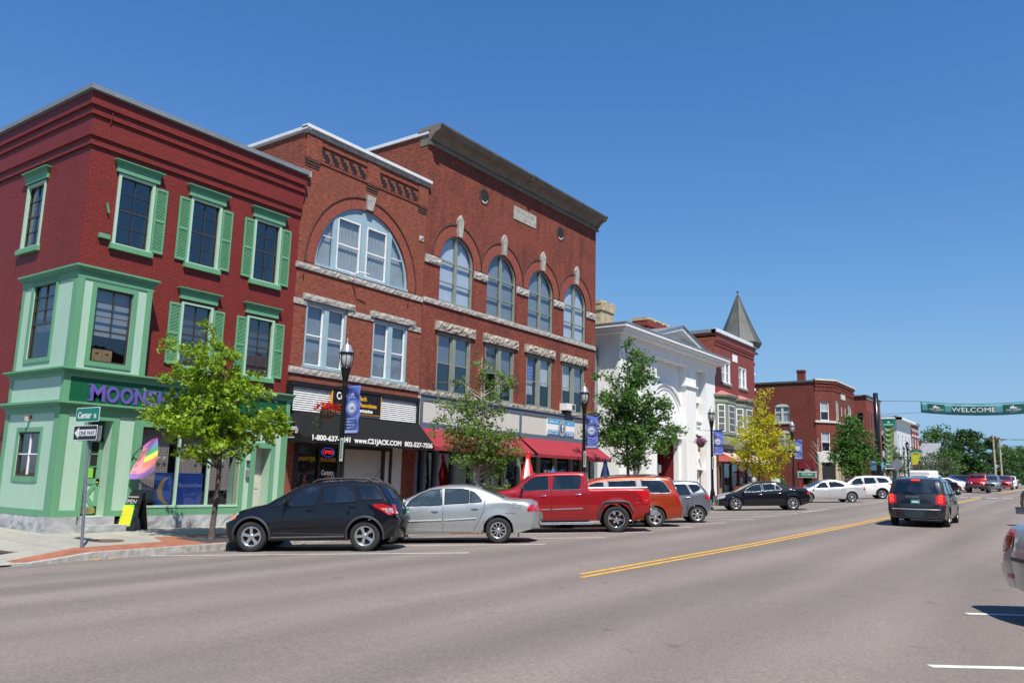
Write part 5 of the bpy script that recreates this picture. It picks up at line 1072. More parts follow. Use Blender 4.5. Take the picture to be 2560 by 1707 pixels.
# ================================================================ 6 city hall
B6 = thing('city_hall_building', 'brown red brick city hall with a splayed corner, dentilled eaves and a stone entrance', 'building', (FX, 88.9, 1.6))
ca, cb_ = (-23.3, 87.2), (FX, 88.9); sl_ = math.hypot(1.5, 1.7); CF = Fr((ca[0], ca[1], 0), (1.5 / sl_, 1.7 / sl_, 0), (1.7 / sl_, -1.5 / sl_, 0)); a1 = 97.35; mo = MT['brick_ch']; S6 = FS(87.2)
c3 = hole(.55, 1.55, 8.62, 10.6, rise=.15); c2 = hole(.55, 1.55, 5.4, 7.45, rise=.12)
f3 = [hole(89.25, 90.5, 8.75, 10.9, rise=.35), hole(91.5, 92.1, 9.3, 10.45), hole(93.0, 93.6, 9.3, 10.45), hole(94.5, 96.0, 8.75, 10.9, rise=.35)]
s3 = [hole(-27.55, -26.0, 8.5, 10.4, rise=.3), hole(-27.2, -26.0, 5.7, 7.6, rise=.3), hole(-25.0, -23.9, 1.3, 3.6)]
mb = MB(); facade(mb, CF, 0, sl_, 1.2, 12.75, [c3, c2], mo, .15); facade(mb, FW, 88.9, a1, 1.2, 12.75, f3 + [hole(90.0, 96.5, 5.5, 7.6)], mo, .15); facade(mb, S6, BX, ca[0], 1.0, 12.6, s3, mo, .15)
mb.face([(BX, a1, 0), (FX, a1, 0), (FX, a1, 12.75), (BX, a1, 12.75)], mo); mb.face([(BX, 87.2, 0), (BX, a1, 0), (BX, a1, 12.6), (BX, 87.2, 12.6)], mo)
for z0, z1, p in ((11.75, 11.9, .06), (12.2, 12.35, .1), (12.5, 12.78, .18)):
    CF.box(mb, -.05, sl_ + p * .4, z0, z1, -.2, p, mo); FW.box(mb, 88.9, a1 + .05, z0, z1, -.2, p, mo)
for k in range(26): FW.box(mb, 89.0 + k * .32, 89.16 + k * .32, 11.9, 12.2, 0, .08, mo)
for k in range(7): CF.box(mb, .05 + k * .32, .2 + k * .32, 11.9, 12.2, 0, .08, mo)
mb.build('wall', B6)
mb = MB(); S6.box(mb, BX, ca[0], 12.6, 12.8, -.2, .12, MT['patina']); CF.box(mb, -.1, sl_ + .12, 12.78, 12.95, -.3, .26, MT['cream']); FW.box(mb, 88.95, a1 + .1, 12.78, 12.95, -.3, .26, MT['cream'])
mb.face([(BX, 87.2, 12.5), (ca[0], 87.2, 12.5), (FX, 88.9, 12.5), (FX, a1, 12.5), (BX, a1, 12.5)], MT['roofgrey']); mb.build('roof', B6)
mb = MB(); mb.box(-25.3, -24.6, 87.9, 88.7, 12.5, 13.85, mo); mb.box(-25.36, -24.54, 87.84, 88.76, 13.85, 14.05, mo); mb.box(-25.36, -24.54, 87.84, 88.76, 12.6, 12.9, MT['white']); mb.build('chimney', B6)
stone(CF, B6, -.15, sl_, 8.38, 8.6, .14, mat='cream', amp=.01, cell=.4); stone(FW, B6, 88.9, a1, 8.38, 8.6, .14, mat='cream', amp=.01, cell=.4); stone(CF, B6, -.1, sl_, 5.15, 5.35, .14, mat='cream', amp=.01, cell=.4)
for h in (c3, c2): window(CF, B6, h, d=-.1, fm='white', bar='white', fw=.08, bars=[(.5, .06)], fill='curtain', fill_range=(.45, 1))
for h in f3: window(FW, B6, h, d=-.1, fm='cream', bar='cream', fw=.12, bars=[(.5, .06)], vb=[(.5, .08)] if h['u1'] - h['u0'] > 1 else [])
for h in s3[:2]: window(S6, B6, h, d=-.1, fm='cream', bar='white', fw=.08, bars=[(.55, .06)], vb=[(.5, .25)], fill='curtain')
window(S6, B6, s3[2], d=-.15, fm='red_paint', bar='red_paint', fw=.14, bars=[(.3, .1)], fill='banner', fill_range=(.1, .3))
for h in s3: stone(S6, B6, h['u0'] - .15, h['u1'] + .15, h['v0'] - .22, h['v0'] - .02, .1, mat='cream', name='window_sill', amp=.01, cell=.3)
for h in s3[:2]: mb = MB(); S6.prism(mb, [(h['u0'], h['v1'] - .3), (h['u1'], h['v1'] - .3), (h['u1'] - .3, h['v1'] - .05), ((h['u0'] + h['u1']) / 2, h['v1']), (h['u0'] + .3, h['v1'] - .05)], -.08, .01, MT['cream']); mb.build('window_head', B6)
mb = MB(); S6.box(mb, -25.2, -23.7, 3.6, 4.5, 0, .1, MT['red_paint']); mb.build('door_canopy', B6)
mb = MB(); FW.box(mb, 91.6, 93.4, 11.15, 11.72, 0, .04, MT['cream']); mb.build('blank_plaque', B6)
mb = MB(); gc = MT['gold_cap']; cr = MT['cream']      # stone entrance
CF.box(mb, -.1, sl_ + .1, 4.3, 5.15, 0, .25, cr); FW.box(mb, 88.9, 96.8, 4.3, 5.15, 0, .3, cr)
for u in (0, sl_ - .35): CF.box(mb, u, u + .35, 1.2, 4.3, 0, .2, gc)
for u in (89.0, 90.6, 92.4, 94.2, 96.0): FW.box(mb, u, u + .5, 1.2, 4.3, 0, .22, gc)
CF.box(mb, .35, sl_ - .35, 1.2, 4.3, -.02, .02, MT['dark_in']); FW.box(mb, 89.5, 96.0, 1.2, 4.3, -.02, .02, MT['dark_in']); mb.build('entrance_porch', B6)
mb = MB(); S6.box(mb, -26.9, -25.3, 1.25, 1.75, .0, .02, MT['brick_ring']); mb.build('brick_patch', B6)
settle(B6)
def simple_block(name, label, y0, y1, z0, z1, mat, xw=FX, cap='cream', winz=(), n=3, ww=.7, wm='white', south=(), capt=.3, sil='cream', back=BX, fillw='blind'):
    B = thing(name, label, 'building', (xw, y0, z0)); F = Fr((xw, 0, 0), (0, 1, 0), (1, 0, 0)); S = FS(y0); mb = MB(); hs = []
    for (a, b_) in winz:
        for k in range(n):
            c = y0 + (y1 - y0) * (k + .5) / n; hs.append(hole(c - ww / 2, c + ww / 2, a, b_))
    ss = [hole(*s_) for s_ in south]
    facade(mb, F, y0, y1, z0, z1, hs, mat, .12); facade(mb, S, back, xw, z0 - .5, z1, ss, mat, .12)
    mb.face([(back, y1, z0), (xw, y1, z0), (xw, y1, z1), (back, y1, z1)], mat); mb.face([(back, y0, z0), (back, y1, z0), (back, y1, z1), (back, y0, z1)], mat); mb.build('wall', B)
    mb = MB(); F.box(mb, y0 - .2, y1 + .2, z1, z1 + capt, -.3, .25, MT[cap]); S.box(mb, back, xw, z1, z1 + capt, -.2, .2, MT[cap]); mb.face([(back, y0, z1), (xw, y0, z1), (xw, y1, z1), (back, y1, z1)], MT['roofgrey']); mb.build('roof', B)
    for h in hs: window(F, B, h, d=-.08, fm=wm, bar=wm, fw=.08, bars=[(.5, .06)], fill=fillw)
    for h in ss: window(S, B, h, d=-.08, fm=wm, bar=wm, fw=.1, bars=[(.5, .06)], fill=None)
    return B, F, S
B7, F7, S7 = simple_block('brick_corner_block', 'plain red brick block with narrow windows and a blue awning beyond the city hall', 103.6, 111.5, 1.6, 12.7, MT['brick_n'], winz=((9.0, 10.9), (5.7, 7.6)), n=5, ww=.55, wm='dark_frame', south=((-22.9, -22.2, 9.7, 10.7),), cap='metal_cap', capt=.12, fillw=None)
mb = MB()
for k in range(14): F7.box(mb, 103.9 + k * .55, 104.1 + k * .55, 12.35, 12.62, 0, .12, MT['cream'])
for k in range(4): F7.box(mb, 104.2 + k * 1.58, 105 + k * 1.58, 10.9, 11.5, 0, .02, MT['brick_ring'])
mb.build('eaves_brackets', B7)
awning(B7, 104.0, 111.4, 3.9, 5.1, 1.4, MT['awn_blue'], val=.15, x0=FX + .02)
mb = MB(); F7.box(mb, 104.2, 111.3, 1.9, 3.9, 0, .04, MT['dark_in']); F7.box(mb, 104.0, 111.4, 5.1, 5.7, 0, .12, MT['dark_frame']); 
for k in range(5): F7.box(mb, 104.2 + k * 1.7, 104.35 + k * 1.7, 1.8, 3.9, .04, .1, MT['brick_n'])
mb.build('shopfront', B7); settle(B7)
MT['clap'] = None
def clap():
    m, nt, n, b = new_mat('white clapboard'); geo = N(nt, 'ShaderNodeNewGeometry'); sp = N(nt, 'ShaderNodeSeparateXYZ'); L(nt, geo.outputs['Position'], sp.inputs[0])
    mm = N(nt, 'ShaderNodeMath', operation='MULTIPLY'); mm.inputs[1].default_value = 4.0; L(nt, sp.outputs[2], mm.inputs[0]); fr = N(nt, 'ShaderNodeMath', operation='FRACT'); L(nt, mm.outputs[0], fr.inputs[0])
    r = N(nt, 'ShaderNodeValToRGB'); r.color_ramp.elements[0].color = (.38, .41, .45, 1); r.color_ramp.elements[1].position = .14; r.color_ramp.elements[1].color = (.73, .75, .77, 1); L(nt, fr.outputs[0], r.inputs[0]); L(nt, r.outputs[0], b.inputs['Base Color']); b.inputs['Roughness'].default_value = .6
    bp = N(nt, 'ShaderNodeBump'); bp.inputs['Distance'].default_value = .03; L(nt, fr.outputs[0], bp.inputs['Height']); L(nt, bp.outputs[0], b.inputs['Normal']); return m
MT['clap'] = clap()
B8, F8, S8 = simple_block('white_clapboard_building', 'white clapboard building with projecting eaves behind the black banner pole', 121.5, 132.0, 1.8, 11.5, MT['clap'], winz=((6.8, 9.2),), n=4, ww=1.0, south=((-23.9, -22.9, 6.9, 9.2), (-24.0, -22.9, 4.1, 6.2), (-25.6, -24.7, 6.9, 9.2), (-25.6, -24.5, 1.9, 3.2)), cap='metal_cap', capt=.2)
mb = MB(); F8.box(mb, 120.9, 132.3, 11.2, 11.5, 0, .75, MT['white']); S8.box(mb, BX, FX + .75, 11.2, 11.5, 0, .6, MT['white']); S8.box(mb, BX, FX, 3.3, 3.7, 0, .25, MT['white']); S8.box(mb, BX, FX + .1, 1.5, 3.3, 0, .1, MT['brick_ch']); F8.box(mb, 121.5, 132, 1.8, 3.6, 0, .1, MT['brick_ch']); mb.build('trim', B8); settle(B8)
B9, F9, S9 = simple_block('narrow_red_brick_building', 'narrow red brick building with three tall white trimmed windows next to the clapboard building', 132.2, 138.6, 2.0, 11.3, MT['brick_n'], winz=((6.9, 9.5),), n=3, ww=.9, cap='metal_cap', capt=.45)
for k in range(3): mb = MB(); F9.box(mb, 132.9 + k * 2.13, 133.7 + k * 2.13, 9.6, 9.85, 0, .12, MT['white']); mb.build('window_head', B9)
for k in range(7): mb = MB(); F9.box(mb, 132.6 + k * .9, 132.72 + k * .9, 10.4, 10.8, 0, .04, MT['white']); mb.build('wall_tie_plate', B9); settle(B9)
# house with a pitched shingle roof
B10 = thing('grey_roofed_house', 'pale house with a wide grey shingle roof half hidden behind the street trees', 'building', (-26, 150, 2.2)); mb = MB()
mb.box(-34, -21.5, 150, 160, 2.0, 6.4, MT['clap']); mb.prism([(150, 6.4), (160, 6.4), (155, 9.6)], -34, -21.5, MT['clap'], lambda a, b, d: (d, a, b)); mb.build('wall', B10)
mb = MB(); mb.faces([(-34.5, 149.4, 6.1), (-21, 149.4, 6.1), (-21, 155, 9.7), (-34.5, 155, 9.7), (-21, 160.6, 6.1), (-34.5, 160.6, 6.1)], [(0, 1, 2, 3), (3, 2, 4, 5)], MT['slate_roof']); mb.box(-34.5, -21, 149.38, 149.5, 5.95, 6.1, MT['white']); mb.build('roof', B10)
mb = MB(); mb.box(-24.6, -24.0, 154.2, 155, 8, 10.1, MT['brick_ch']); mb.build('chimney', B10)
S10 = FS(150)
for u in (-23.4, -25.6, -28): window(S10, B10, hole(u, u + .9, 3.6, 5.2), d=.0, fm='white', bar='white', fw=.1, bars=[(.5, .06)], rm=False, glass='glass')
settle(B10)
# ================================================================ the other side of the street (behind and beside the viewer)
for i, (y0, y1, zt, mt) in enumerate(((-34, -20, 9.5, 'brick_or'), (-19.8, -6, 11, 'brick_ch'), (-5.8, 8, 8.5, 'brick_dk'), (8.3, 24, 10.5, 'brick_n'), (24.2, 41, 9, 'brick_or'), (41.3, 58, 11, 'brick_dk'), (70, 90, 9, 'clap'))):
    B = thing('opposite_shop_building', ['low orange brick shop at the far south end opposite', 'brown brick shop opposite, south of the viewer', 'low weathered brick shop right behind the viewer', 'red brick shop opposite the corner shop', 'orange brick shop opposite the arcaded block', 'weathered brick shop opposite the white temple front', 'white boarded building opposite the city hall'][i], 'building', (7.5, y0, prof(y0)))
    F = Fr((7.5, 0, 0), (0, 1, 0), (-1, 0, 0)); mb = MB(); hs = []; n = int((y1 - y0) / 2.6); z0 = prof(y0) - .3
    for k in range(n):
        c = y0 + (y1 - y0) * (k + .5) / n; hs += [hole(c - .5, c + .5, z0 + 4.4, z0 + 6.3)] + ([hole(c - .5, c + .5, z0 + 7.3, z0 + 9)] if zt > 10 else []) + [hole(c - 1.05, c + 1.05, z0 + .9, z0 + 3)]
    facade(mb, F, y0, y1, z0, z0 + zt, hs, MT[mt], .2)
    for h in hs: mb.face([F(h['u0'], h['v0'], -.2), F(h['u1'], h['v0'], -.2), F(h['u1'], h['v1'], -.2), F(h['u0'], h['v1'], -.2)], MT['screen'])
    for yy in (y0, y1): mb.face([(7.5, yy, z0), (22, yy, z0), (22, yy, z0 + zt), (7.5, yy, z0 + zt)], MT[mt])
    mb.face([(22, y0, z0), (22, y1, z0), (22, y1, z0 + zt), (22, y0, z0 + zt)], MT[mt]); mb.face([(7.5, y0, z0 + zt - .3), (22, y0, z0 + zt - .3), (22, y1, z0 + zt - .3), (7.5, y1, z0 + zt - .3)], MT['roofgrey'])
    F.box(mb, y0, y1, z0 + 3.2, z0 + 3.8, 0, .1, MT['cream']); F.box(mb, y0 - .05, y1 + .05, z0 + zt, z0 + zt + .2, -.2, .25, MT['cornice']); mb.build('wall', B); settle(B)
# ================================================================ vehicles
MT['tyre'] = simple('tyre rubber', (.022, .022, .023), .85, var=.25, scale=8)
MT['rimsilver'] = simple('alloy rim', (.60, .60, .62), .28, metal=.85, var=.05)
MT['rimdark'] = simple('wheel inside', (.015, .015, .016), .8)
MT['carglass'] = None
def carglass(name, base=(.010, .014, .02)):
    m, nt, n, b = new_mat(name); b.inputs['Base Color'].default_value = base + (1,); b.inputs['Roughness'].default_value = .03; b.inputs['Specular IOR Level'].default_value = .7; b.inputs['Coat Weight'].default_value = .6; b.inputs['Coat Roughness'].default_value = .01
    tc = N(nt, 'ShaderNodeTexCoord'); t = N(nt, 'ShaderNodeTexNoise'); t.inputs['Scale'].default_value = 1.7; t.inputs['Detail'].default_value = 3; L(nt, tc.outputs['Object'], t.inputs['Vector'])
    r = N(nt, 'ShaderNodeValToRGB'); r.color_ramp.elements[0].position = .45; r.color_ramp.elements[0].color = base + (1,); r.color_ramp.elements[1].position = .72; r.color_ramp.elements[1].color = tuple(c * 3.5 + .012 for c in base) + (1,); L(nt, t.outputs['Fac'], r.inputs[0]); L(nt, r.outputs[0], b.inputs['Base Color']); return m
MT['carglass'] = carglass('car glass', (.006, .009, .014)); MT['carglass2'] = carglass('lighter car glass', (.03, .045, .055))
MT['plastic'] = simple('grey black plastic', (.045, .045, .048), .6, var=.1)
MT['lamp_red'] = simple('red lamp lens', (.45, .01, .015), .15, var=0, coat=1); MT['lamp_clear'] = simple('clear lamp lens', (.55, .56, .55), .12, metal=.4, var=.1, coat=1); MT['lamp_amber'] = simple('amber lens', (.75, .22, .02), .2, var=0, coat=1)
MT['lamp_lit'] = simple('lit brake lamp', (.7, .02, .01), .2, var=0, em=(1, .05, .02, 2.0)); MT['plate'] = simple('green number plate', (.03, .26, .2), .5, var=.1)
MT['seam'] = simple('panel gap', (.004, .004, .004), .9, var=0)
MT['darkunder'] = simple('car underside', (.008, .008, .008), .95, var=0)
def resample(pts, n, smooth=2, closed=False):
    P_ = [Vector((p[0], p[1])) for p in pts]; Ls = [0]
    for a, b in zip(P_, P_[1:]): Ls.append(Ls[-1] + (b - a).length)
    T_ = Ls[-1]; out = []
    m = n * 4
    for i in range(m + 1):
        s_ = T_ * i / m; k = 0
        while k < len(Ls) - 2 and Ls[k + 1] < s_: k += 1
        d = Ls[k + 1] - Ls[k]; out.append(P_[k].lerp(P_[k + 1], 0 if d == 0 else (s_ - Ls[k]) / d))
    for _ in range(smooth * 8):
        out = [out[0]] + [(out[i - 1] + out[i] * 2 + out[i + 1]) / 4 for i in range(1, m)] + [out[-1]]
    return out
def cols_of(poly, n):
    x0 = min(p[0] for p in poly); x1 = max(p[0] for p in poly); out = []
    for i in range(n + 1):
        x = x0 + (x1 - x0) * i / n; x = min(max(x, x0 + 1e-4), x1 - 1e-4); zs = []
        for a, b in zip(poly, poly[1:] + poly[:1]):
            if (a[0] - x) * (b[0] - x) <= 0 and a[0] != b[0]: zs.append(a[1] + (b[1] - a[1]) * (x - a[0]) / (b[0] - a[0]))
        if len(zs) >= 2: out.append((x, min(zs), max(zs)))
    return out
def wheel_mesh(R, w, spokes, style, rimr, rimmat):
    t = MB(); t.lathe([(rimr, -w / 2 + .02), (rimr + .02, -w / 2), (R - .03, -w / 2), (R - .008, -w / 2 + .02), (R, -w / 2 + .05), (R, w / 2 - .05), (R - .008, w / 2 - .02), (R - .03, w / 2), (rimr + .02, w / 2), (rimr, w / 2 - .02)], MT['tyre'], n=40, axis='y')
    r = MB(); f = w / 2 - .015
    r.lathe([(rimr + .004, f), (rimr - .012, f + .008), (rimr - .03, f - .01), (rimr - .035, f - .05), (rimr - .04, -.02)], rimmat, n=40, axis='y')
    r.lathe([(rimr - .036, f - .075), (.01, f - .075)], MT['rimdark'], n=30, axis='y'); r.lathe([(.0, f - .005), (.03, f - .006), (.055, f - .015), (.06, f - .05)], rimmat, n=20, axis='y')
    for k in range(spokes):
        a = 2 * math.pi * k / spokes + math.pi / 2; ca_, sa_ = math.cos(a), math.sin(a)
        wi, wo = {5: (.032, .045), 6: (.03, .042), 7: (.02, .03), 8: (.02, .03), 10: (.016, .016), 12: (.014, .014)}.get(spokes, (.02, .03)); wi *= rimr / .22; wo *= rimr / .22
        ps = []
        for (rr, ww, ff) in ((.045, wi, f - .012), (rimr * .55, wi * (.9 if style else 1), f - .018), (rimr - .015, wo, f - .004)):
            for s_ in (-1, 1): ps.append((rr * ca_ - s_ * ww * sa_, ff, rr * sa_ + s_ * ww * ca_))
        bk = [(p[0], p[1] - .04, p[2]) for p in ps]
        r.faces(ps + bk, [(0, 1, 3, 2), (2, 3, 5, 4), (0, 2, 8, 6), (2, 4, 10, 8), (1, 7, 9, 3), (3, 9, 11, 5)], rimmat)
        if style == 2:
            r.tube([(.03 * math.cos(a + .3), f - .008, .03 * math.sin(a + .3)), (.031 * math.cos(a + .3), f - .004, .031 * math.sin(a + .3))], .005, MT['rimdark'], 5)
    h = MB(); h.lathe([(0, .02), (rimr - .06, .02), (rimr - .05, -.05), (0, -.05)], MT['rimdark'], n=20, axis='y')
    return t, r, h
def make_car(name, label, cat, sp, loc, heading, paintm, scale=1.0, group=None, pitch_=0.0):
    wb, hw = sp['wb'], sp['hw']; R = sp['R']; tr = sp.get('track', hw - .12)
    top = resample(sp['top'], 110, sp.get('smooth', 2)); xf, xr = max(p[0] for p in sp['top']), min(p[0] for p in sp['top'])
    zs = sp['sill']; ra = sp.get('ra', R + .055); bot = [tuple(sp['top'][0])]
    def arc(xa): 
        th = math.asin(max(-1, min(1, (zs - R) / ra))); return [(xa + ra * math.cos(t), R + ra * math.sin(t)) for t in [th + (math.pi - 2 * th) * k / 22 for k in range(23)]]
    fb = sp.get('fsill', zs); rb = sp.get('rsill', zs)
    pts = [sp['top'][0], (xf - .25, fb)] + arc(wb) + arc(0) + [(xr + .25, rb), sp['top'][-1]]
    mono = []; x_ = 99
    for p in pts:
        x_ = min(x_, p[0]); mono.append(Vector((x_, p[1])))
    B = []
    for a, b in zip(mono, mono[1:]):
        n = max(1, int((b - a).length / .08)); B += [a.lerp(b, i / n) for i in range(n)]
    B.append(mono[-1])
    def keyf(P_):
        Ls = [0]
        for a, b in zip(P_, P_[1:]): Ls.append(Ls[-1] + (b - a).length)
        a = np.maximum.accumulate([.78 * min(xf - p[0], xf - xe) / (xf - xe) + .22 * l / Ls[-1] for p, l in zip(P_, Ls)]) + np.arange(len(Ls)) * 2e-4
        return list((a - a[0]) / (a[-1] - a[0]))
    xe = sp['top'][-1][0]; kt = keyf(top); kb = keyf(B)
    Tc = [Vector((float(np.interp(k, kt, [p.x for p in top])), float(np.interp(k, kt, [p.y for p in top])))) for k in kb]
    belt = lambda x: float(np.interp(x, [p[0] for p in sp['belt']], [p[1] for p in sp['belt']]))
    L_ = xf - xr; tum = sp.get('tumble', .30); rend = sp.get('rend', .26); rmid = sp.get('rmid', .09)
    def W0(x, z):
        tN = (x - xr) / L_
        pl = 1 - sp.get('ftap', .10) * max(0, (tN - .72) / .28) ** 2 - sp.get('rtap', .07) * max(0, (.2 - tN) / .2) ** 2
        b = belt(x); zz = z
        if z > b: y = hw * pl * .985 - tum * (z - b) - .02 * min(1, (z - b) / .04)
        else: q = (b - z) / (b - zs); y = hw * pl * (.985 + .03 * math.sin(min(1, q * 1.15) * math.pi * .9) - .055 * max(0, q - .55) ** 2 / .2)
        for xa in (0, wb):
            d = math.hypot(x - xa, z - R); 
            if d < ra + .16: y += sp.get('flare', .018) * max(0, 1 - max(0, d - ra) / .16)
        return y
    def rr_(i):
        e = min(abs(Tc[i].x - xf), abs(Tc[i].x - xr)); t = max(0, 1 - e / .55); zrel = Tc[i].y
        return rmid + (rend - rmid) * t ** 2
    vs = [0, .08, .17, .26, .36, .46, .56, .65, .73, .80, .86, .91, .95, .98, 1.0]; nT = len(Tc); side = []; P3 = []
    for i in range(nT):
        a, t = B[i], Tc[i]; H_ = (t - a).length; r = rr_(i); row = []
        for v in vs:
            p = a.lerp(t, v); d = (1 - v) * H_
            if H_ < 1e-3: d = 0
            q = min(1, d / r); y = W0(p.x, p.y) - r * (1 - math.sqrt(max(0, 1 - (1 - q) ** 2)))
            row.append(Vector((p.x, y, p.y)))
        side.append(row)
    body = MB(); mt = paintm
    low = sp.get('cladding')
    body.grid(side, mt); body.grid([[Vector((p.x, -p.y, p.z)) for p in row] for row in side], mt)
    js = [-1, -.85, -.65, -.4, -.15, .15, .4, .65, .85, 1]; rib = []
    for i in range(nT):
        e = side[i][-1]; a = Tc[max(0, i - 1)]; b = Tc[min(nT - 1, i + 1)]; t = (b - a); 
        if t.length < 1e-6: t = Vector((-1, 0))
        t.normalize(); nrm = Vector((-t.y, t.x)); nrm = nrm if nrm.dot(Vector((e.x - (xf + xr) / 2, e.z - .6))) > 0 else -nrm
        cr = (sp.get('crown', .035) + (.10 * abs(nrm.x) ** 2))
        rib.append([Vector((e.x + nrm.x * cr * (1 - j * j), e.y * j, e.z + nrm.y * cr * (1 - j * j))) for j in js])
    body.grid(rib, mt)
    bt = [[Vector((side[i][0].x, side[i][0].y * j, side[i][0].z)) for j in (-1, 1)] for i in range(nT)]; body.grid(bt, MT['darkunder'], smooth=False)
    for xa in (0, wb): body.box(xa - .28, xa + .28, -hw * .55, hw * .55, zs, R * 1.6, MT['darkunder'])
    root = thing(name, label, cat, loc, heading, group)
    root.rotation_euler = (0, pitch_, heading)
    bo = body.build('body', None, fix=True)
    bv = BVHTree.FromPolygons(body.v, body.f)
    root.scale = (scale,) * 3
    bo.parent = root
    def hit(o, d):
        h = bv.ray_cast(Vector(o), Vector(d)); 
        return h
    def proj(kind, a, b, off):
        if kind in ('L', 'R'):
            s_ = 1 if kind == 'L' else -1; h = hit((a, 2.5 * s_, b), (0, -s_, 0))
        elif kind == 'F': h = hit((xf + 1, a, b), (-1, 0, 0))
        elif kind == 'B': h = hit((xr - 1, a, b), (1, 0, 0))
        else: h = hit((a, b, 3), (0, 0, -1))
        if h[0] is None: return None
        n = h[1]; dd = {'L': (0, 1, 0), 'R': (0, -1, 0), 'F': (1, 0, 0), 'B': (-1, 0, 0), 'T': (0, 0, 1)}[kind]
        if n.dot(Vector(dd)) < 0: n = -n
        return h[0] + n * off
    def patch(mb, kind, poly, mat, off=.006, n=12, m=5):
        rows = []
        for x, lo, hi in cols_of(poly, n):
            row = [proj(kind, x, lo + (hi - lo) * k / m, off) for k in range(m + 1)]
            rows.append(row)
        for r0, r1 in zip(rows, rows[1:]):
            for k in range(m):
                q = [r0[k], r1[k], r1[k + 1], r0[k + 1]]
                if all(p is not None for p in q): mb.face(q, mat, True)
    def line(mb, kind, pts, r, mat, off=.0, closed=False):
        out = []
        pts = list(pts) + ([pts[0]] if closed else [])
        for a, b in zip(pts, pts[1:]):
            n = max(1, int(math.hypot(b[0] - a[0], b[1] - a[1]) / .06))
            for i in range(n): 
                p = proj(kind, a[0] + (b[0] - a[0]) * i / n, a[1] + (b[1] - a[1]) * i / n, off)
                if p is not None: out.append(p)
        p = proj(kind, *pts[-1], off)
        if p is not None: out.append(p)
        if len(out) > 1: mb.tube(out, r, mat, 5, caps=False)
    hi = sp.get('detail', 1); NN = 14 if hi else 7
    for s_ in ('L', 'R'):
        for wpoly in sp['windows']:
            g = MB(); wm = MT[sp.get('glassmat', 'carglass')]; patch(g, s_, wpoly, wm, .007, NN, 4); line(g, s_, wpoly, .011, MT[sp.get('wtrim', 'seam')], .006, True); g.build('side_window', root, fix=False)
        for poly, m in sp.get('panels', []):
            g = MB(); patch(g, s_, poly, MT[m], .004, 10, 3); g.build('body_panel', root, fix=False)
        sm_ = MB(); 
        for ln in sp.get('seams', []): line(sm_, s_, ln, .0055, MT['seam'], -.002)
        for ln, r, m in sp.get('trims', []): line(sm_, s_, ln, r, MT[m], .004)
        if sm_.f: sm_.build('body_trim', root, fix=False)
        for (hx, hz) in sp.get('handles', []):
            g = MB(); p = proj(s_, hx, hz, .012); q = proj(s_, hx - .17, hz + .005, .012)
            if p and q: g.tube([p - (p - q) * -.0, p.lerp(q, .5) + (Vector((0, .012 if s_ == 'L' else -.012, 0))), q], .015, MT[sp.get('handlemat', 'chrome')], 6); g.build('door_handle', root)
        if 'arch' in sp:
            g = MB()
            for xa in (0, wb):
                th0 = -.15
                pts = [(xa + (ra + .02) * math.cos(t), R + (ra + .02) * math.sin(t)) for t in [th0 + (math.pi - 2 * th0) * k / 20 for k in range(21)]]
                out = [proj(s_, a, b, .008) for a, b in pts]; out = [p for p in out if p is not None]
                if len(out) > 2: g.tube(out, .028, MT[sp['arch']], 6, caps=False)
            g.build('wheel_arch_trim', root, fix=False)
        for nm_, m, poly in sp.get('side_lamps', []):
            g = MB(); patch(g, s_, poly, MT[m], .009, 10, 4); g.build(nm_, root, fix=False)
        mx_, mz_ = sp['mirror']; p = proj(s_, mx_, mz_, 0); 
        if p is None: p = Vector((mx_, hw * (1 if s_ == 'L' else -1), mz_))
        sg = 1 if s_ == 'L' else -1; g = MB(); c = p + Vector((0, .15 * sg, .05)); rows = []
        for k in range(7):
            t = math.pi * k / 6; rad = math.sin(t); rows.append([c + Vector((.05 * rad * math.cos(a) + .03 * math.cos(t) * 0, -.11 * math.cos(t) * sg, .085 * rad * math.sin(a))) for a in [2 * math.pi * j / 10 for j in range(10)]])
        g.grid(rows, MT[sp['mirrormat']] if 'mirrormat' in sp else paintm, True, closed=True); g.tube([p + Vector((0, -.02 * sg, .01)), c], .022, MT['plastic'], 6); g.build('door_mirror', root)
    for nm_, kind, m, poly in sp.get('ends', []):
        g = MB(); patch(g, kind, poly, MT[m] if isinstance(m, str) else m, .008, 14, 6); g.build(nm_, root, fix=False)
    for nm_, kind, pts, r, m in sp.get('endlines', []):
        g = MB(); line(g, kind, pts, r, MT[m], .006); g.build(nm_, root, fix=False)
    def screen(nm, x0, x1, inset=.10, m=None):      # windscreen / back light on the ribbon
        idx = [i for i in range(nT) if min(x0, x1) <= Tc[i].x <= max(x0, x1) and Tc[i].y > belt(Tc[i].x) * .93]
        if len(idx) < 2: return
        g = MB(); rows = []
        for i in idx:
            e = side[i][-1]; row = []
            for j in (-1, -.8, -.5, -.2, .2, .5, .8, 1):
                y = (e.y - inset * .35) * j; jj = y / max(.01, e.y); k = min(len(js) - 2, max(0, sum(1 for q in js if q <= jj) - 1)); f = (jj - js[k]) / (js[k + 1] - js[k]); p = rib[i][k].lerp(rib[i][k + 1], f)
                a, b = Tc[max(0, i - 1)], Tc[min(nT - 1, i + 1)]; t = (b - a).normalized(); nn = Vector((-t.y, 0, t.x)); nn = nn if nn.z > 0 or (abs(nn.z) < .05 and nn.x * (e.x - .9) > 0) else -nn; row.append(p + nn * .008)
            rows.append(row)
        g.grid(rows, m or MT['carglass'], True); g.build(nm, root, fix=False)
    for nm_, x0, x1 in sp.get('screens', []): screen(nm_, x0, x1)
    for f in sp.get('extra', []): f(root, proj, patch, line, paintm)
    t, r, h = wheel_mesh(R, sp.get('tw', .21), sp.get('spokes', 5), sp.get('style', 0), sp.get('rimr', R * .66), MT[sp.get('rimmat', 'rimsilver')])
    wh = None
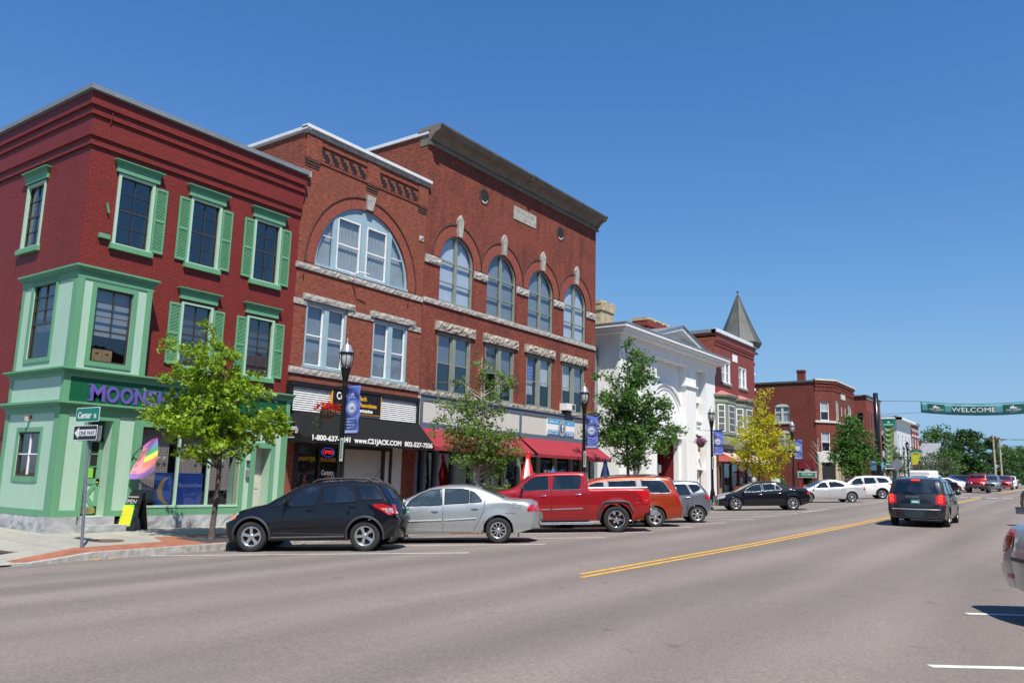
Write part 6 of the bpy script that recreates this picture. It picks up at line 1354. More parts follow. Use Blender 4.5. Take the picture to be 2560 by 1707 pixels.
    for xa in (wb, 0):
        for sg in (1, -1):
            if wh is None: h0 = h.build('wheel', root); t0 = t.build('tyre', h0, fix=False); r0 = r.build('rim', h0, fix=True); o = h0; wh = o
            else:
                o = wh.copy(); COL.objects.link(o); o.parent = root
                for c in wh.children: d = c.copy(); COL.objects.link(d); d.parent = o
            o.location = (xa, (tr + .01) * sg, R); o.rotation_euler = (0, .37 * (xa + sg), 0 if sg > 0 else math.pi)
    return root
def roof_rails(x0, x1, y, z, drop=.0):
    def f(root, proj, patch, line, pm):
        for s_ in (-1, 1):
            g = MB(); p = []
            for k in range(13):
                t = k / 12; x = x0 + (x1 - x0) * t; q = proj('T', x, y * s_, 0); zz = (q.z if q else z) + (.055 if 0 < k < 12 else .005); p.append((x, y * s_, zz))
            g.tube(p, .018, MT['plastic'], 6); g.build('roof_rail', root)
    return f
def plate(y, z, xoff=.01, kind='B'):
    def f(root, proj, patch, line, pm):
        g = MB(); p = proj(kind, y, z, .0)
        if p is None: return
        s_ = -1 if kind == 'B' else 1; g.box(p.x + s_ * .0, p.x + s_ * .025, y - .15, y + .15, z - .075, z + .075, MT['plate']); g.box(p.x + s_ * .025, p.x + s_ * .028, y - .11, y + .11, z - .03, z + .02, MT['white_t']); g.build('number_plate', root)
    return f
# placement helper: anchor = ground point of the near rear (or any) wheel
HD = R_(213)
def place(anchor, heading, track_half, scale, wheel_x=0.0, side=1):
    """return root location so that wheel at (wheel_x, side*track) stands on anchor"""
    c, s_ = math.cos(heading), math.sin(heading); lx, ly = wheel_x * scale, side * (track_half + .0) * scale
    x = anchor[0] - (lx * c - ly * s_); y = anchor[1] - (lx * s_ + ly * c); return (x, y)
def put(name, label, cat, sp, anchor, heading, pm, scale=1.0, wheel_x=0.0, side=1, group='cars parked nose in along the left kerb', dz=0.0):
    x, y = place(anchor, heading, sp.get('track', sp['hw'] - .12), scale, wheel_x, side)
    c, s_ = math.cos(heading), math.sin(heading); wbx = sp['wb'] * scale
    z0 = rz(max(-16.99, min(1.99, x)), y); z1 = rz(max(-16.99, min(1.99, x + wbx * c)), y + wbx * s_)
    return make_car(name, label, cat, sp, (x, y, z0 + dz), heading, pm, scale, group, pitch_=-math.atan2(z1 - z0, wbx))

# --- 1 black crossover hatchback
SP1 = dict(wb=2.5, hw=.865, R=.335, sill=.24, fsill=.24, rsill=.30, tw=.21, rimr=.215, spokes=5, style=2, arch='plastic', tumble=.30, rend=.28,
    top=[(3.12, .24), (3.24, .34), (3.25, .50), (3.20, .62), (3.05, .76), (2.82, .88), (2.50, .97), (2.22, 1.02), (1.92, 1.19), (1.60, 1.37), (1.40, 1.45), (1.10, 1.50), (.70, 1.52), (.25, 1.52), (-.12, 1.49), (-.24, 1.46), (-.36, 1.33), (-.52, 1.12), (-.60, .98), (-.64, .82), (-.74, .68), (-.78, .52), (-.76, .42), (-.62, .30)],
    belt=[(-.8, 1.10), (0, 1.09), (1.6, .96), (2.2, .95), (2.8, .80), (3.3, .62)],
    windows=[[(2.10, .965), (1.74, 1.02), (1.68, 1.22), (1.72, 1.20)], [(1.66, .97), (1.63, 1.15), (1.44, 1.34), (1.28, 1.40), (1.02, 1.42), (.98, 1.395), (1.12, 1.02), (1.16, .99)], [(.89, 1.03), (.96, 1.30), (.86, 1.42), (.50, 1.42), (.34, 1.38), (.18, 1.09), (.20, 1.07)], [(.07, 1.10), (.16, 1.33), (.06, 1.40), (-.20, 1.40), (-.38, 1.14), (-.36, 1.11)]],
    seams=[[(2.06, .96), (2.06, .36), (2.02, .28)], [(1.02, 1.02), (1.02, .30)], [(.14, 1.08), (.14, .80), (.36, .50), (.40, .30)], [(1.08, 1.02), (.98, 1.42)], [(2.05, .28), (.42, .30)]],
    trims=[([(2.02, .52), (.44, .55)], .014, 'blackgloss'), ([(2.06, .30), (.44, .32)], .03, 'plastic')],
    handles=[(1.30, .90), (.36, .97)], handlemat='blackgloss', mirror=(1.74, 1.02), mirrormat='blackgloss',
    side_lamps=[('headlight', 'lamp_clear', [(3.17, .66), (3.00, .80), (2.82, .86), (2.80, .82), (2.96, .68), (3.14, .60)]), ('indicator', 'lamp_amber', [(2.98, .76), (2.88, .79), (2.86, .73), (2.96, .68)]), ('tail_lamp', 'lamp_red', [(-.16, 1.01), (-.40, 1.02), (-.56, .96), (-.60, .78), (-.52, .78), (-.20, .96)]), ('reverse_lamp', 'lamp_clear', [(-.34, .93), (-.58, .93), (-.61, .82), (-.54, .79)])],
    ends=[('rear_window', 'B', 'carglass', [(-.55, 1.12), (.55, 1.12), (.50, 1.38), (-.50, 1.38)]), ('tail_lamp', 'B', 'lamp_red', [(.60, .80), (.80, .80), (.74, 1.0), (.58, 1.0)]), ('tail_lamp', 'B', 'lamp_red', [(-.60, .80), (-.80, .80), (-.74, 1.0), (-.58, 1.0)]), ('headlight', 'F', 'lamp_clear', [(.45, .66), (.72, .66), (.70, .78), (.5, .76)]), ('headlight', 'F', 'lamp_clear', [(-.45, .66), (-.72, .66), (-.70, .78), (-.5, .76)]), ('grille', 'F', 'blackgloss', [(-.4, .5), (.4, .5), (.35, .68), (-.35, .68)])],
    screens=[('windscreen', 1.50, 2.22)], extra=[roof_rails(1.25, -.12, .58, 1.5), plate(0, .82)])
def antenna(root, proj, patch, line, pm):
    g = MB(); g.tube([(.02, .0, 1.52), (-.02, 0, 1.58), (-.16, 0, 1.78)], .006, MT['blackgloss'], 5); g.build('aerial', root)
SP1['extra'].append(antenna)
P_BLK = paint('black car paint', (.0035, .0045, .010), .0, .5, dust=.08); P_SIL = paint('silver green car paint', (.42, .45, .46), .55, .33); P_RED = paint('red car paint', (.36, .008, .014), .35, .3); P_ORG = paint('burnt orange car paint', (.40, .045, .010), .45, .32); P_GRY = paint('blue grey car paint', (.20, .22, .25), .6, .32)
P_WSV = paint('pale silver car paint', (.60, .61, .62), .5, .35); P_WHT = paint('white car paint', (.74, .74, .72), .0, .35); P_DGR = paint('dark grey car paint', (.028, .031, .037), .3, .35, dust=.1); P_BLU = paint('deep blue car paint', (.02, .03, .20), .3, .3); P_BEI = paint('grey beige car paint', (.42, .41, .38), .5, .34)
put('black_hatchback', 'black high riding hatchback parked first in the row in front of the black awning shop', 'car', SP1, (-13.78, 13.68), R_(214), P_BLK, 1.045)

# --- 2 silver saloon
def sedan(wb=2.77, oh_f=1.0, oh_r=1.06, h=1.43, **k):
    xf = wb + oh_f
    d = dict(wb=wb, hw=.92, R=.325, sill=.23, fsill=.24, rsill=.33, rimr=.205, spokes=10, style=1, tumble=.42, rend=.30,
        top=[(xf - .1, .24), (xf + .0, .34), (xf, .55), (xf - .1, .70), (xf - .45, .80), (wb + .2, .89), (wb - .10, .95), (wb - .42, 1.08), (wb - .8, 1.27), (wb - 1.1, h - .06), (wb - 1.5, h - .005), (wb - 1.9, h), (wb - 2.25, h - .05), (wb - 2.6, h - .19), (wb - 2.95, h - .34), (-.45, h - .37), (-oh_r + .22, h - .39), (-oh_r + .12, h - .44), (-oh_r + .07, .80), (-oh_r + .02, .66), (-oh_r, .50), (-oh_r + .08, .36)],
        belt=[(-1.2, 1.0), (-.2, 1.02), (1.2, .95), (wb - .1, .90), (wb + .5, .80), (xf, .66)],
        windows=[[(wb - .46, .93), (wb - .55, 1.06), (wb - .80, 1.22), (wb - 1.05, 1.31), (wb - 1.33, 1.34), (wb - 1.36, .97), (wb - 1.32, .95)], [(wb - 1.42, .97), (wb - 1.42, 1.34), (wb - 1.85, 1.34), (wb - 2.03, 1.31), (wb - 2.03, 1.02), (wb - 2.0, 1.0)], [(wb - 2.06, 1.01), (wb - 2.06, 1.30), (wb - 2.18, 1.24), (wb - 2.36, 1.05), (wb - 2.34, 1.02)]],
        seams=[[(wb - .30, .92), (wb - .30, .55), (wb - .26, .30)], [(wb - 1.38, .95), (wb - 1.38, .28)], [(wb - 2.42, 1.02), (wb - 2.42, .82), (wb - 2.30, .58), (wb - 2.14, .30)], [(wb - .28, .28), (wb - 2.1, .28)]],
        trims=[([(wb - .22, .55), (wb - 1.36, .58)], .018, 'silver_trim'), ([(wb - 1.42, .58), (wb - 2.22, .62)], .018, 'silver_trim')], handles=[(wb - 1.1, .80), (wb - 2.1, .86)], mirror=(wb - .42, .98), mirrormat=None,
        side_lamps=[('tail_lamp', 'lamp_red', [(-oh_r + .06, .80), (-oh_r + .10, .96), (-oh_r + .20, .94), (-oh_r + .28, .84), (-oh_r + .26, .78)]), ('headlight', 'lamp_clear', [(xf - .08, .58), (xf - .10, .70), (xf - .45, .78), (xf - .42, .66)])],
        ends=[('tail_lamp', 'B', 'lamp_red', [(-.8, .76), (.8, .76), (.78, .92), (-.78, .92)]), ('grille', 'F', 'blackgloss', [(-.4, .42), (.4, .42), (.38, .62), (-.38, .62)]), ('headlight', 'F', 'lamp_clear', [(.48, .56), (.78, .58), (.74, .70), (.5, .70)]), ('headlight', 'F', 'lamp_clear', [(-.48, .56), (-.78, .58), (-.74, .70), (-.5, .70)])],
        screens=[('windscreen', wb - .98, wb - .16), ('rear_window', wb - 2.95, wb - 2.30)], extra=[plate(0, .62)])
    d.update(k); 
    if d.get('mirrormat') is None: d.pop('mirrormat')
    return d
MT['silver_trim'] = simple('silver trim', (.55, .57, .58), .3, metal=.5, var=0); MT['rust_edge'] = simple('rust', (.22, .08, .03), .9, var=.3, scale=20)
SP2 = sedan(glassmat='carglass2', spokes=10, rimr=.20, oh_r=1.0)
def buick_x(root, proj, patch, line, pm):
    g = MB(); line(g, 'L', [(-.30 + .42 * math.cos(t), .33 + .42 * math.sin(t)) for t in (1.9, 1.7, 1.5, 1.3)], .006, MT['rust_edge'], .002); g.build('rusty_edge', root, fix=False); g = MB(); line(g, 'L', [(.2, .26), (1.2, .25)], .012, MT['rust_edge'], .003); g.build('rusty_sill', root, fix=False)
    g = MB(); g.box(-.52, -.48, .66, .86, .16, .42, MT['plastic']); g.box(-.52, -.48, -.86, -.66, .16, .42, MT['plastic']); g.box(2.77 - .48, 2.77 - .44, .66, .86, .16, .4, MT['plastic']); g.build('mudflap', root)
    g = MB(); patch(g, 'L', [(-.55, .86), (-.36, .86), (-.36, 1.0), (-.55, 1.0)], pm, .004, 4, 3); line(g, 'L', [(-.55, .86), (-.36, .86), (-.36, 1.0), (-.55, 1.0)], .004, MT['seam'], .001, True); g.build('fuel_flap', root, fix=False)
SP2['extra'].append(buick_x)
put('silver_saloon_car', 'silver four door saloon with plain hubcaps and rusty wheel arch, second in the parked row', 'car', SP2, (-12.68, 17.34), R_(214), P_SIL, 1.03)

# --- 3 red pickup
def truck_x(root, proj, patch, line, pm):
    g = MB(); zb = 1.37
    g.box(-.96, .80, -.80, .80, 1.30, 1.31, MT['plastic'])
    for s_ in (-1, 1): g.tube([(-1.02, .86 * s_, zb + .02), (.88, .86 * s_, zb + .02)], .03, MT['silver_trim'] if s_ > 0 else MT['plastic'], 6)
    g.build('bed_rail', root); g = MB()
    g.box(-1.32, -1.08, -.92, .92, .50, .74, MT['steel']); g.box(-1.33, -1.12, -.93, .93, .70, .76, MT['plastic']); g.build('rear_bumper', root, bevel=.03)
    for s_ in (-1, 1): g = MB(); g.tube([(.75, .93 * s_, .30), (2.95, .93 * s_, .30)], .045, MT['chrome'], 8); g.build('side_step', root)
    for s_ in (-1, 1):
        for xa in (0, 3.64):
            g = MB(); ra = .50; th = [(-.55, .12), (-.54, .55), (-.40, .82), (-.25, .86), (.25, .86), (.40, .82), (.54, .55), (.55, .3)]
            out = [proj('L' if s_ > 0 else 'R', xa + a, b + .10, .012) for a, b in th]; out = [p for p in out if p]
            if len(out) > 2: g.tube(out, .045, MT['plastic'], 6); g.build('wheel_arch_flare', root)
    g = MB(); g.box(-.54, -.50, .72, .92, .28, .6, MT['plastic']); g.box(-.54, -.50, -.92, -.72, .28, .6, MT['plastic']); g.build('mudflap', root)
    g = MB(); g.lathe([(0, .02), (.05, .01), (.06, -.02)], MT['blackgloss'], (2.6, 0, 1.9), 10); g.build('roof_lamp', root)
SP3 = dict(wb=3.64, hw=1.0, R=.415, sill=.40, ra=.50, fsill=.42, rsill=.58, tw=.26, rimr=.265, spokes=6, style=1, rimmat='chrome', tumble=.22, rend=.12, rmid=.07, flare=.03, smooth=1, crown=.025, track=.86,
    top=[(4.50, .42), (4.58, .55), (4.60, .95), (4.55, 1.15), (4.42, 1.24), (4.0, 1.30), (3.45, 1.36), (3.30, 1.40), (2.95, 1.62), (2.68, 1.81), (2.50, 1.86), (1.9, 1.90), (1.2, 1.90), (1.0, 1.88), (.92, 1.80), (.90, 1.42), (.86, 1.37), (.3, 1.37), (-.6, 1.37), (-1.04, 1.37), (-1.08, 1.33), (-1.10, .9), (-1.10, .60)],
    belt=[(-1.2, 1.34), (.9, 1.34), (2.8, 1.30), (3.4, 1.28), (4.6, 1.10)],
    windows=[[(3.02, 1.35), (3.0, 1.45), (2.70, 1.70), (2.55, 1.76), (2.16, 1.79), (2.16, 1.35), (2.9, 1.33)], [(2.0, 1.36), (1.98, 1.79), (1.14, 1.79), (1.10, 1.74), (1.12, 1.42), (1.18, 1.37)]],
    seams=[[(3.16, 1.32), (3.16, .60), (3.12, .46)], [(2.07, 1.84), (2.07, .46)], [(1.02, 1.80), (1.02, .50)], [(.90, 1.36), (.90, .45)], [(.3, 1.28), (.25, 1.2), (-.55, 1.2), (-.62, 1.12)], [(3.1, .46), (.95, .46)]],
    trims=[([(3.10, .72), (2.10, .74)], .02, 'chrome'), ([(2.04, .74), (1.06, .76)], .02, 'chrome'), ([(3.0, 1.335), (2.1, 1.34)], .012, 'chrome'), ([(2.04, 1.345), (1.1, 1.355)], .012, 'chrome')],
    handles=[(2.40, 1.16), (1.30, 1.19)], mirror=(2.98, 1.36), mirrormat='plastic',
    side_lamps=[('tail_lamp', 'lamp_red', [(-1.02, .90), (-1.02, 1.28), (-.90, 1.28), (-.92, .92)])],
    ends=[('tail_lamp', 'B', 'lamp_red', [(.78, .88), (.97, .88), (.97, 1.3), (.78, 1.3)]), ('tail_lamp', 'B', 'lamp_red', [(-.78, .88), (-.97, .88), (-.97, 1.3), (-.78, 1.3)]), ('grille', 'F', 'chrome', [(-.5, .7), (.5, .7), (.5, 1.12), (-.5, 1.12)])],
    screens=[('windscreen', 2.72, 3.30)], extra=[truck_x, plate(0, .8)])
put('red_pickup_truck', 'red crew cab pickup truck with chrome wheels and side step, third in the parked row', 'pickup truck', SP3, (-12.34, 23.1), R_(214), P_RED, .98)

# --- 4 orange minivan
def van_sp(**k):
    d = dict(wb=3.08, hw=.98, R=.345, sill=.25, fsill=.26, rsill=.32, rimr=.225, spokes=5, style=1, tumble=.24, rend=.22, rmid=.10, crown=.03,
        top=[(3.95, .26), (4.05, .38), (4.06, .62), (3.98, .82), (3.70, .98), (3.35, 1.07), (3.02, 1.18), (2.6, 1.44), (2.25, 1.62), (1.9, 1.70), (1.2, 1.75), (.3, 1.76), (-.3, 1.73), (-.56, 1.70), (-.68, 1.55), (-.82, 1.20), (-.90, 1.00), (-.94, .80), (-1.00, .70), (-1.03, .60), (-1.03, .42), (-.98, .32)],
        belt=[(-1.1, 1.15), (0, 1.14), (2.4, 1.04), (3.1, .98), (4.1, .78)],
        windows=[[(2.55, 1.08), (2.50, 1.30), (2.25, 1.48), (2.02, 1.56), (1.76, 1.58), (1.74, 1.10), (1.8, 1.08)], [(1.60, 1.11), (1.60, 1.60), (.62, 1.62), (.60, 1.16), (.66, 1.14)], [(.44, 1.17), (.44, 1.62), (-.22, 1.61), (-.36, 1.54), (-.58, 1.20), (-.54, 1.16)]],
        seams=[[(2.66, 1.05), (2.66, .55), (2.6, .34)], [(1.67, 1.62), (1.67, .32)], [(.52, 1.62), (.52, .80), (.44, .50)], [(.5, 1.05), (-.5, 1.08)], [(2.6, .32), (.5, .32)]],
        handles=[(1.9, .94), (.9 + .66, .95)], mirror=(2.52, 1.12),
        side_lamps=[('tail_lamp', 'lamp_red', [(-.66, 1.12), (-.88, 1.14), (-.98, .84), (-.86, .82)]), ('headlight', 'lamp_clear', [(4.0, .66), (3.96, .80), (3.62, .92), (3.60, .80)])],
        ends=[('tail_lamp', 'B', 'lamp_red', [(.70, .82), (.92, .82), (.88, 1.16), (.70, 1.16)]), ('tail_lamp', 'B', 'lamp_red', [(-.70, .82), (-.92, .82), (-.88, 1.16), (-.70, 1.16)]), ('rear_window', 'B', 'carglass', [(-.68, 1.2), (.68, 1.2), (.60, 1.60), (-.60, 1.60)]), ('grille', 'F', 'blackgloss', [(-.5, .6), (.5, .6), (.5, .78), (-.5, .78)]), ('headlight', 'F', 'lamp_clear', [(.55, .66), (.86, .68), (.84, .82), (.55, .80)]), ('headlight', 'F', 'lamp_clear', [(-.55, .66), (-.86, .68), (-.84, .82), (-.55, .80)])],
        screens=[('windscreen', 2.20, 3.12)], extra=[plate(0, .92), roof_rails(1.7, -.2, .66, 1.75)])
    d.update(k); return d
SP4 = van_sp(panels=[([(1.74, 1.10), (1.60, 1.11), (1.62, 1.60), (1.74, 1.60)], 'silver_trim'), ([(.60, 1.16), (.44, 1.17), (.46, 1.64), (.60, 1.64)], 'silver_trim')], wtrim='silver_trim')
put('orange_minivan', 'burnt orange minivan parked between the red pickup and the small grey hatchback', 'minivan', SP4, (-12.5, 26.21), R_(214), P_ORG, .985)

# --- 5 small grey hatchback
SP5 = dict(wb=2.5, hw=.85, R=.31, sill=.24, rsill=.28, rimr=.215, spokes=6, style=0, tumble=.32, rend=.24, rmid=.09,
    top=[(3.14, .26), (3.22, .36), (3.22, .56), (3.12, .72), (2.85, .86), (2.6, .98), (2.2, 1.18), (1.8, 1.38), (1.4, 1.50), (.9, 1.55), (.3, 1.55), (-.05, 1.52), (-.16, 1.46), (-.28, 1.27), (-.42, 1.10), (-.50, .92), (-.57, .72), (-.60, .52), (-.57, .38), (-.46, .28)],
    belt=[(-.6, 1.16), (0, 1.10), (1.0, 1.02), (2.4, .90), (3.2, .70)],
    windows=[[(2.22, .96), (1.7, 1.28), (1.40, 1.38), (1.10, 1.41), (1.08, 1.0), (1.2, .98)], [(1.0, 1.01), (1.0, 1.42), (.44, 1.43), (.38, 1.40), (.22, 1.08), (.26, 1.05)], [(.12, 1.12), (.26, 1.40), (.12, 1.42), (-.06, 1.40), (-.16, 1.30), (-.12, 1.22)]],
    seams=[[(1.04, 1.42), (1.04, .30)], [(.18, 1.06), (.14, .80), (.34, .45)], [(2.2, .95), (2.2, .35)], [(2.1, .30), (.4, .30)]], handles=[(1.36, .92), (.42, .94)], handlemat='silver_trim', mirror=(2.0, 1.0),
    side_lamps=[('tail_lamp', 'lamp_red', [(-.30, 1.02), (-.42, 1.02), (-.56, .82), (-.50, .78), (-.32, .92)]), ('headlight', 'lamp_clear', [(3.15, .60), (3.1, .74), (2.7, .88), (2.8, .72)])],
    ends=[('rear_window', 'B', 'carglass', [(-.55, 1.14), (.55, 1.14), (.46, 1.42), (-.46, 1.42)]), ('tail_lamp', 'B', 'lamp_red', [(.6, .8), (.78, .8), (.72, 1.04), (.6, 1.04)]), ('tail_lamp', 'B', 'lamp_red', [(-.6, .8), (-.78, .8), (-.72, 1.04), (-.6, 1.04)])],
    screens=[('windscreen', 1.55, 2.6)], extra=[plate(0, .75)])
put('grey_hatchback', 'small blue grey hatchback parked beside the orange minivan, nearest the third street lamp', 'car', SP5, (-12.37, 29.55), R_(214), P_GRY, 1.0)

# --- 6 black saloon, 7 pale saloon, 8 white SUV
SP6 = sedan(wb=2.88, oh_f=.95, oh_r=.98, h=1.46, spokes=7, rimr=.23, R=.34, wtrim='silver_trim', handles=[(1.7, .80), (.75, .86)], trims=[], tumble=.40, detail=0)
SP6['ends'] += [('number_plate', 'F', 'white', [(-.15, .36), (.15, .36), (.15, .46), (-.15, .46)])]
put('black_saloon_car', 'black four door saloon with chrome window trim parked in front of the striped awning', 'car', SP6, (-12.8, 43.0), R_(211), P_BLK, 1.0)
SP7 = sedan(wb=2.84, oh_f=1.0, oh_r=1.05, h=1.47, spokes=8, rimr=.24, R=.34, trims=[], tumble=.42, detail=0, wtrim='seam')
SP7['windows'] = [[(2.38, .95), (2.0, 1.22), (1.75, 1.32), (1.48, 1.35), (1.46, .98)], [(1.40, .98), (1.40, 1.35), (.95, 1.35), (.62, 1.25), (.35, 1.08), (.40, 1.03)]]
put('pale_silver_saloon_car', 'pale silver saloon parked between the black saloon and the white SUV', 'car', SP7, (-13.2, 57.2), R_(214), P_WSV, 1.0)
def suv_sp(**k):
    d = dict(wb=2.67, hw=.90, R=.36, sill=.30, fsill=.30, rsill=.38, rimr=.24, spokes=5, style=1, tumble=.27, rend=.24, rmid=.09, arch=None,
        top=[(3.48, .30), (3.58, .42), (3.60, .70), (3.50, .90), (3.2, 1.0), (2.75, 1.08), (2.5, 1.14), (2.15, 1.38), (1.8, 1.58), (1.5, 1.66), (.9, 1.70), (.1, 1.68), (-.4, 1.64), (-.62, 1.58), (-.74, 1.36), (-.86, 1.12), (-.90, .95), (-.95, .75), (-.97, .55), (-.88, .40)],
        belt=[(-1, 1.15), (0, 1.12), (2.2, 1.02), (3.0, .95), (3.6, .80)],
        windows=[[(2.24, 1.07), (2.0, 1.32), (1.75, 1.50), (1.28, 1.56), (1.26, 1.10)], [(1.18, 1.11), (1.18, 1.56), (.40, 1.56), (.36, 1.16)], [(.28, 1.17), (.30, 1.55), (-.3, 1.50), (-.55, 1.26), (-.5, 1.2)]],
        seams=[[(1.22, 1.56), (1.22, .36)], [(.3, 1.15), (.3, .8), (.45, .5)], [(2.3, 1.05), (2.3, .4)]], handles=[(1.5, .97), (.6, 1.0)], mirror=(2.15, 1.12),
        side_lamps=[('tail_lamp', 'lamp_red', [(-.45, 1.12), (-.86, 1.12), (-.92, .98), (-.7, .98)]), ('headlight', 'lamp_clear', [(3.54, .76), (3.5, .9), (3.1, .97), (3.15, .85)])],
        ends=[('rear_window', 'B', 'carglass', [(-.6, 1.16), (.6, 1.16), (.52, 1.52), (-.52, 1.52)]), ('tail_lamp', 'B', 'lamp_red', [(.55, .95), (.84, .95), (.8, 1.1), (.55, 1.1)]), ('tail_lamp', 'B', 'lamp_red', [(-.55, .95), (-.84, .95), (-.8, 1.1), (-.55, 1.1)]), ('grille', 'F', 'blackgloss', [(-.5, .55), (.5, .55), (.5, .85), (-.5, .85)]), ('headlight', 'F', 'lamp_clear', [(.55, .72), (.82, .74), (.8, .88), (.55, .86)]), ('headlight', 'F', 'lamp_clear', [(-.55, .72), (-.82, .74), (-.8, .88), (-.55, .86)]), ('number_plate', 'F', 'plate', [(-.15, .4), (.15, .4), (.15, .5), (-.15, .5)])],
        screens=[('windscreen', 1.7, 2.52)], extra=[plate(0, .9)], detail=0)
    d.update(k); 
    if d.get('arch') is None: d.pop('arch')
    return d
put('white_suv', 'white SUV with black wheel arches parked beyond the pale saloon below the big black pole', 'SUV', suv_sp(arch='plastic'), (-13.1, 66.2), R_(205), P_WHT, 1.0)

# --- 9 dark grey minivan driving away in the lane
def van_back(root, proj, patch, line, pm):
    for s_ in (-1, 1):
        for z, r in ((1.09, .07), (.95, .07)):
            p = proj('B', .81 * s_, z, .012)
            if p is None: continue
            g = MB(); g.tube([(p.x - .004, .81 * s_ + .055 * math.cos(t), z + .055 * math.sin(t)) for t in [k * math.pi / 8 for k in range(17)]], .018, MT['lamp_lit'], 6); g.build('brake_lamp_ring', root)
    g = MB(); p = proj('B', 0, 1.68, .0); px_ = (p.x if p else -.6) - .02; g.box(px_ - .05, px_ + .02, -.14, .14, 1.665, 1.70, MT['lamp_lit']); g.build('high_brake_lamp', root)
    g = MB(); p = proj('B', 0, 1.24, .03); g.tube([(p.x - .02, .0, 1.21), (p.x, .25, 1.25), (p.x, .42, 1.24)], .014, MT['blackgloss'], 5); g.build('rear_wiper', root)
    g = MB(); patch(g, 'B', [(-.55, .84), (.55, .84), (.40, 1.0), (-.40, 1.0)], MT['blackgloss'], .004); g.build('plate_recess', root, fix=False)
    g = MB(); line(g, 'B', [(-.80, .64), (.80, .64)], .022, MT['silver_trim'], -.008); g.build('bumper_edge', root, fix=False)
    g = MB(); line(g, 'B', [(-.70, 1.20), (.70, 1.20)], .006, MT['seam'], .002); line(g, 'B', [(-.68, 1.18), (-.72, .72), (.72, .72), (.68, 1.18)], .006, MT['seam'], .002); g.build('tailgate_seam', root, fix=False)
    g = MB(); p = proj('B', 0, 1.10, .01); 
    BFr = Fr((p.x - .004, 0, 0), (0, -1, 0), (-1, 0, 0))
    text('D O D G E', BFr, -.30, 1.06, .004, .075, 'silver_trim', root, 'tailgate_lettering', ext=.003, sx=1.2)
SP9 = van_sp(screens=[('windscreen', 2.20, 3.12)], extra=[plate(0, .91), van_back], wtrim='seam', spokes=5)
SP9['ends'] = [('tail_lamp', 'B', 'lamp_red', [(.77, .80), (.94, .80), (.91, 1.18), (.77, 1.18)]), ('tail_lamp', 'B', 'lamp_red', [(-.77, .80), (-.94, .80), (-.91, 1.18), (-.77, 1.18)]), ('rear_window', 'B', 'carglass', [(-.74, 1.22), (.74, 1.22), (.66, 1.64), (-.66, 1.64)])]
put('dark_grey_minivan', 'dark grey minivan seen from behind with its brake lamps lit, driving up the street', 'minivan', SP9, (-6.32, 34.0), R_(92.0), P_DGR, 1.0, group='moving traffic')

# --- oncoming traffic
def jeep_x(root, proj, patch, line, pm):
    g = MB()
    for s_ in (-1, 1):
        for xa in (0, 2.42): g.box(xa - .45, xa + .45, .72 * s_ - (.0 if s_ > 0 else .22), .72 * s_ + (.22 if s_ > 0 else 0), .82, .90, MT['plastic'])
    g.box(2.95, 3.12, -.85, .85, .52, .70, MT['plastic']); g.build('bumper', root, bevel=.02)
    g = MB(); p = proj('F', 0, .9, .0); x = p.x
    for k in range(7): g.box(x + .0, x + .02, -.27 + k * .085, -.23 + k * .085, .80, 1.0, MT['seam'])
    for s_ in (-1, 1): g.lathe([(0, .03), (.085, .02), (.09, 0)], MT['lamp_clear'], (x - .02, .45 * s_, .92), 14, 'x')
    g.build('headlight', root)
SPJ = dict(wb=2.42, hw=.80, R=.42, sill=.48, fsill=.55, rsill=.5, tw=.28, track=.80, rimr=.22, spokes=5, tumble=.14, rend=.05, rmid=.04, ftap=.16, flare=0, smooth=0, crown=.015,
    top=[(2.86, .56), (2.88, .62), (2.86, 1.05), (2.80, 1.08), (1.85, 1.16), (1.72, 1.20), (1.48, 1.68), (1.40, 1.74), (.2, 1.78), (-.62, 1.77), (-.70, 1.70), (-.76, 1.1), (-.76, .55)], belt=[(-.8, 1.12), (1.8, 1.12), (2.9, 1.06)],
    windows=[[(1.62, 1.17), (1.42, 1.62), (.95, 1.66), (.95, 1.17)], [(.85, 1.17), (.85, 1.66), (.0, 1.68), (.0, 1.17)]], handles=[], mirror=(1.6, 1.2), mirrormat='plastic', screens=[('windscreen', 1.50, 1.70)], extra=[jeep_x], detail=0)
put('red_off_road_vehicle', 'red boxy off road vehicle with round headlights coming towards the viewer down the left lane', 'off road vehicle', SPJ, (-8.75, 92.3), R_(-88), P_RED, 1.02, wheel_x=2.42, side=1, group='moving traffic')
put('grey_blue_suv', 'grey blue SUV following close behind the red off road vehicle', 'SUV', suv_sp(), (-8.55, 101.5), R_(-88), P_GRY, 1.0, wheel_x=2.67, side=1, group='moving traffic')
put('dark_red_oncoming_car', 'dark red car third in the line of oncoming traffic', 'car', suv_sp(), (-8.3, 114), R_(-88), P_RED, .98, wheel_x=2.67, side=1, group='moving traffic')
put('white_oncoming_car', 'white car last in the line of oncoming traffic', 'car', suv_sp(), (-8.6, 126), R_(-88), P_WHT, .95, wheel_x=2.67, side=1, group='moving traffic')
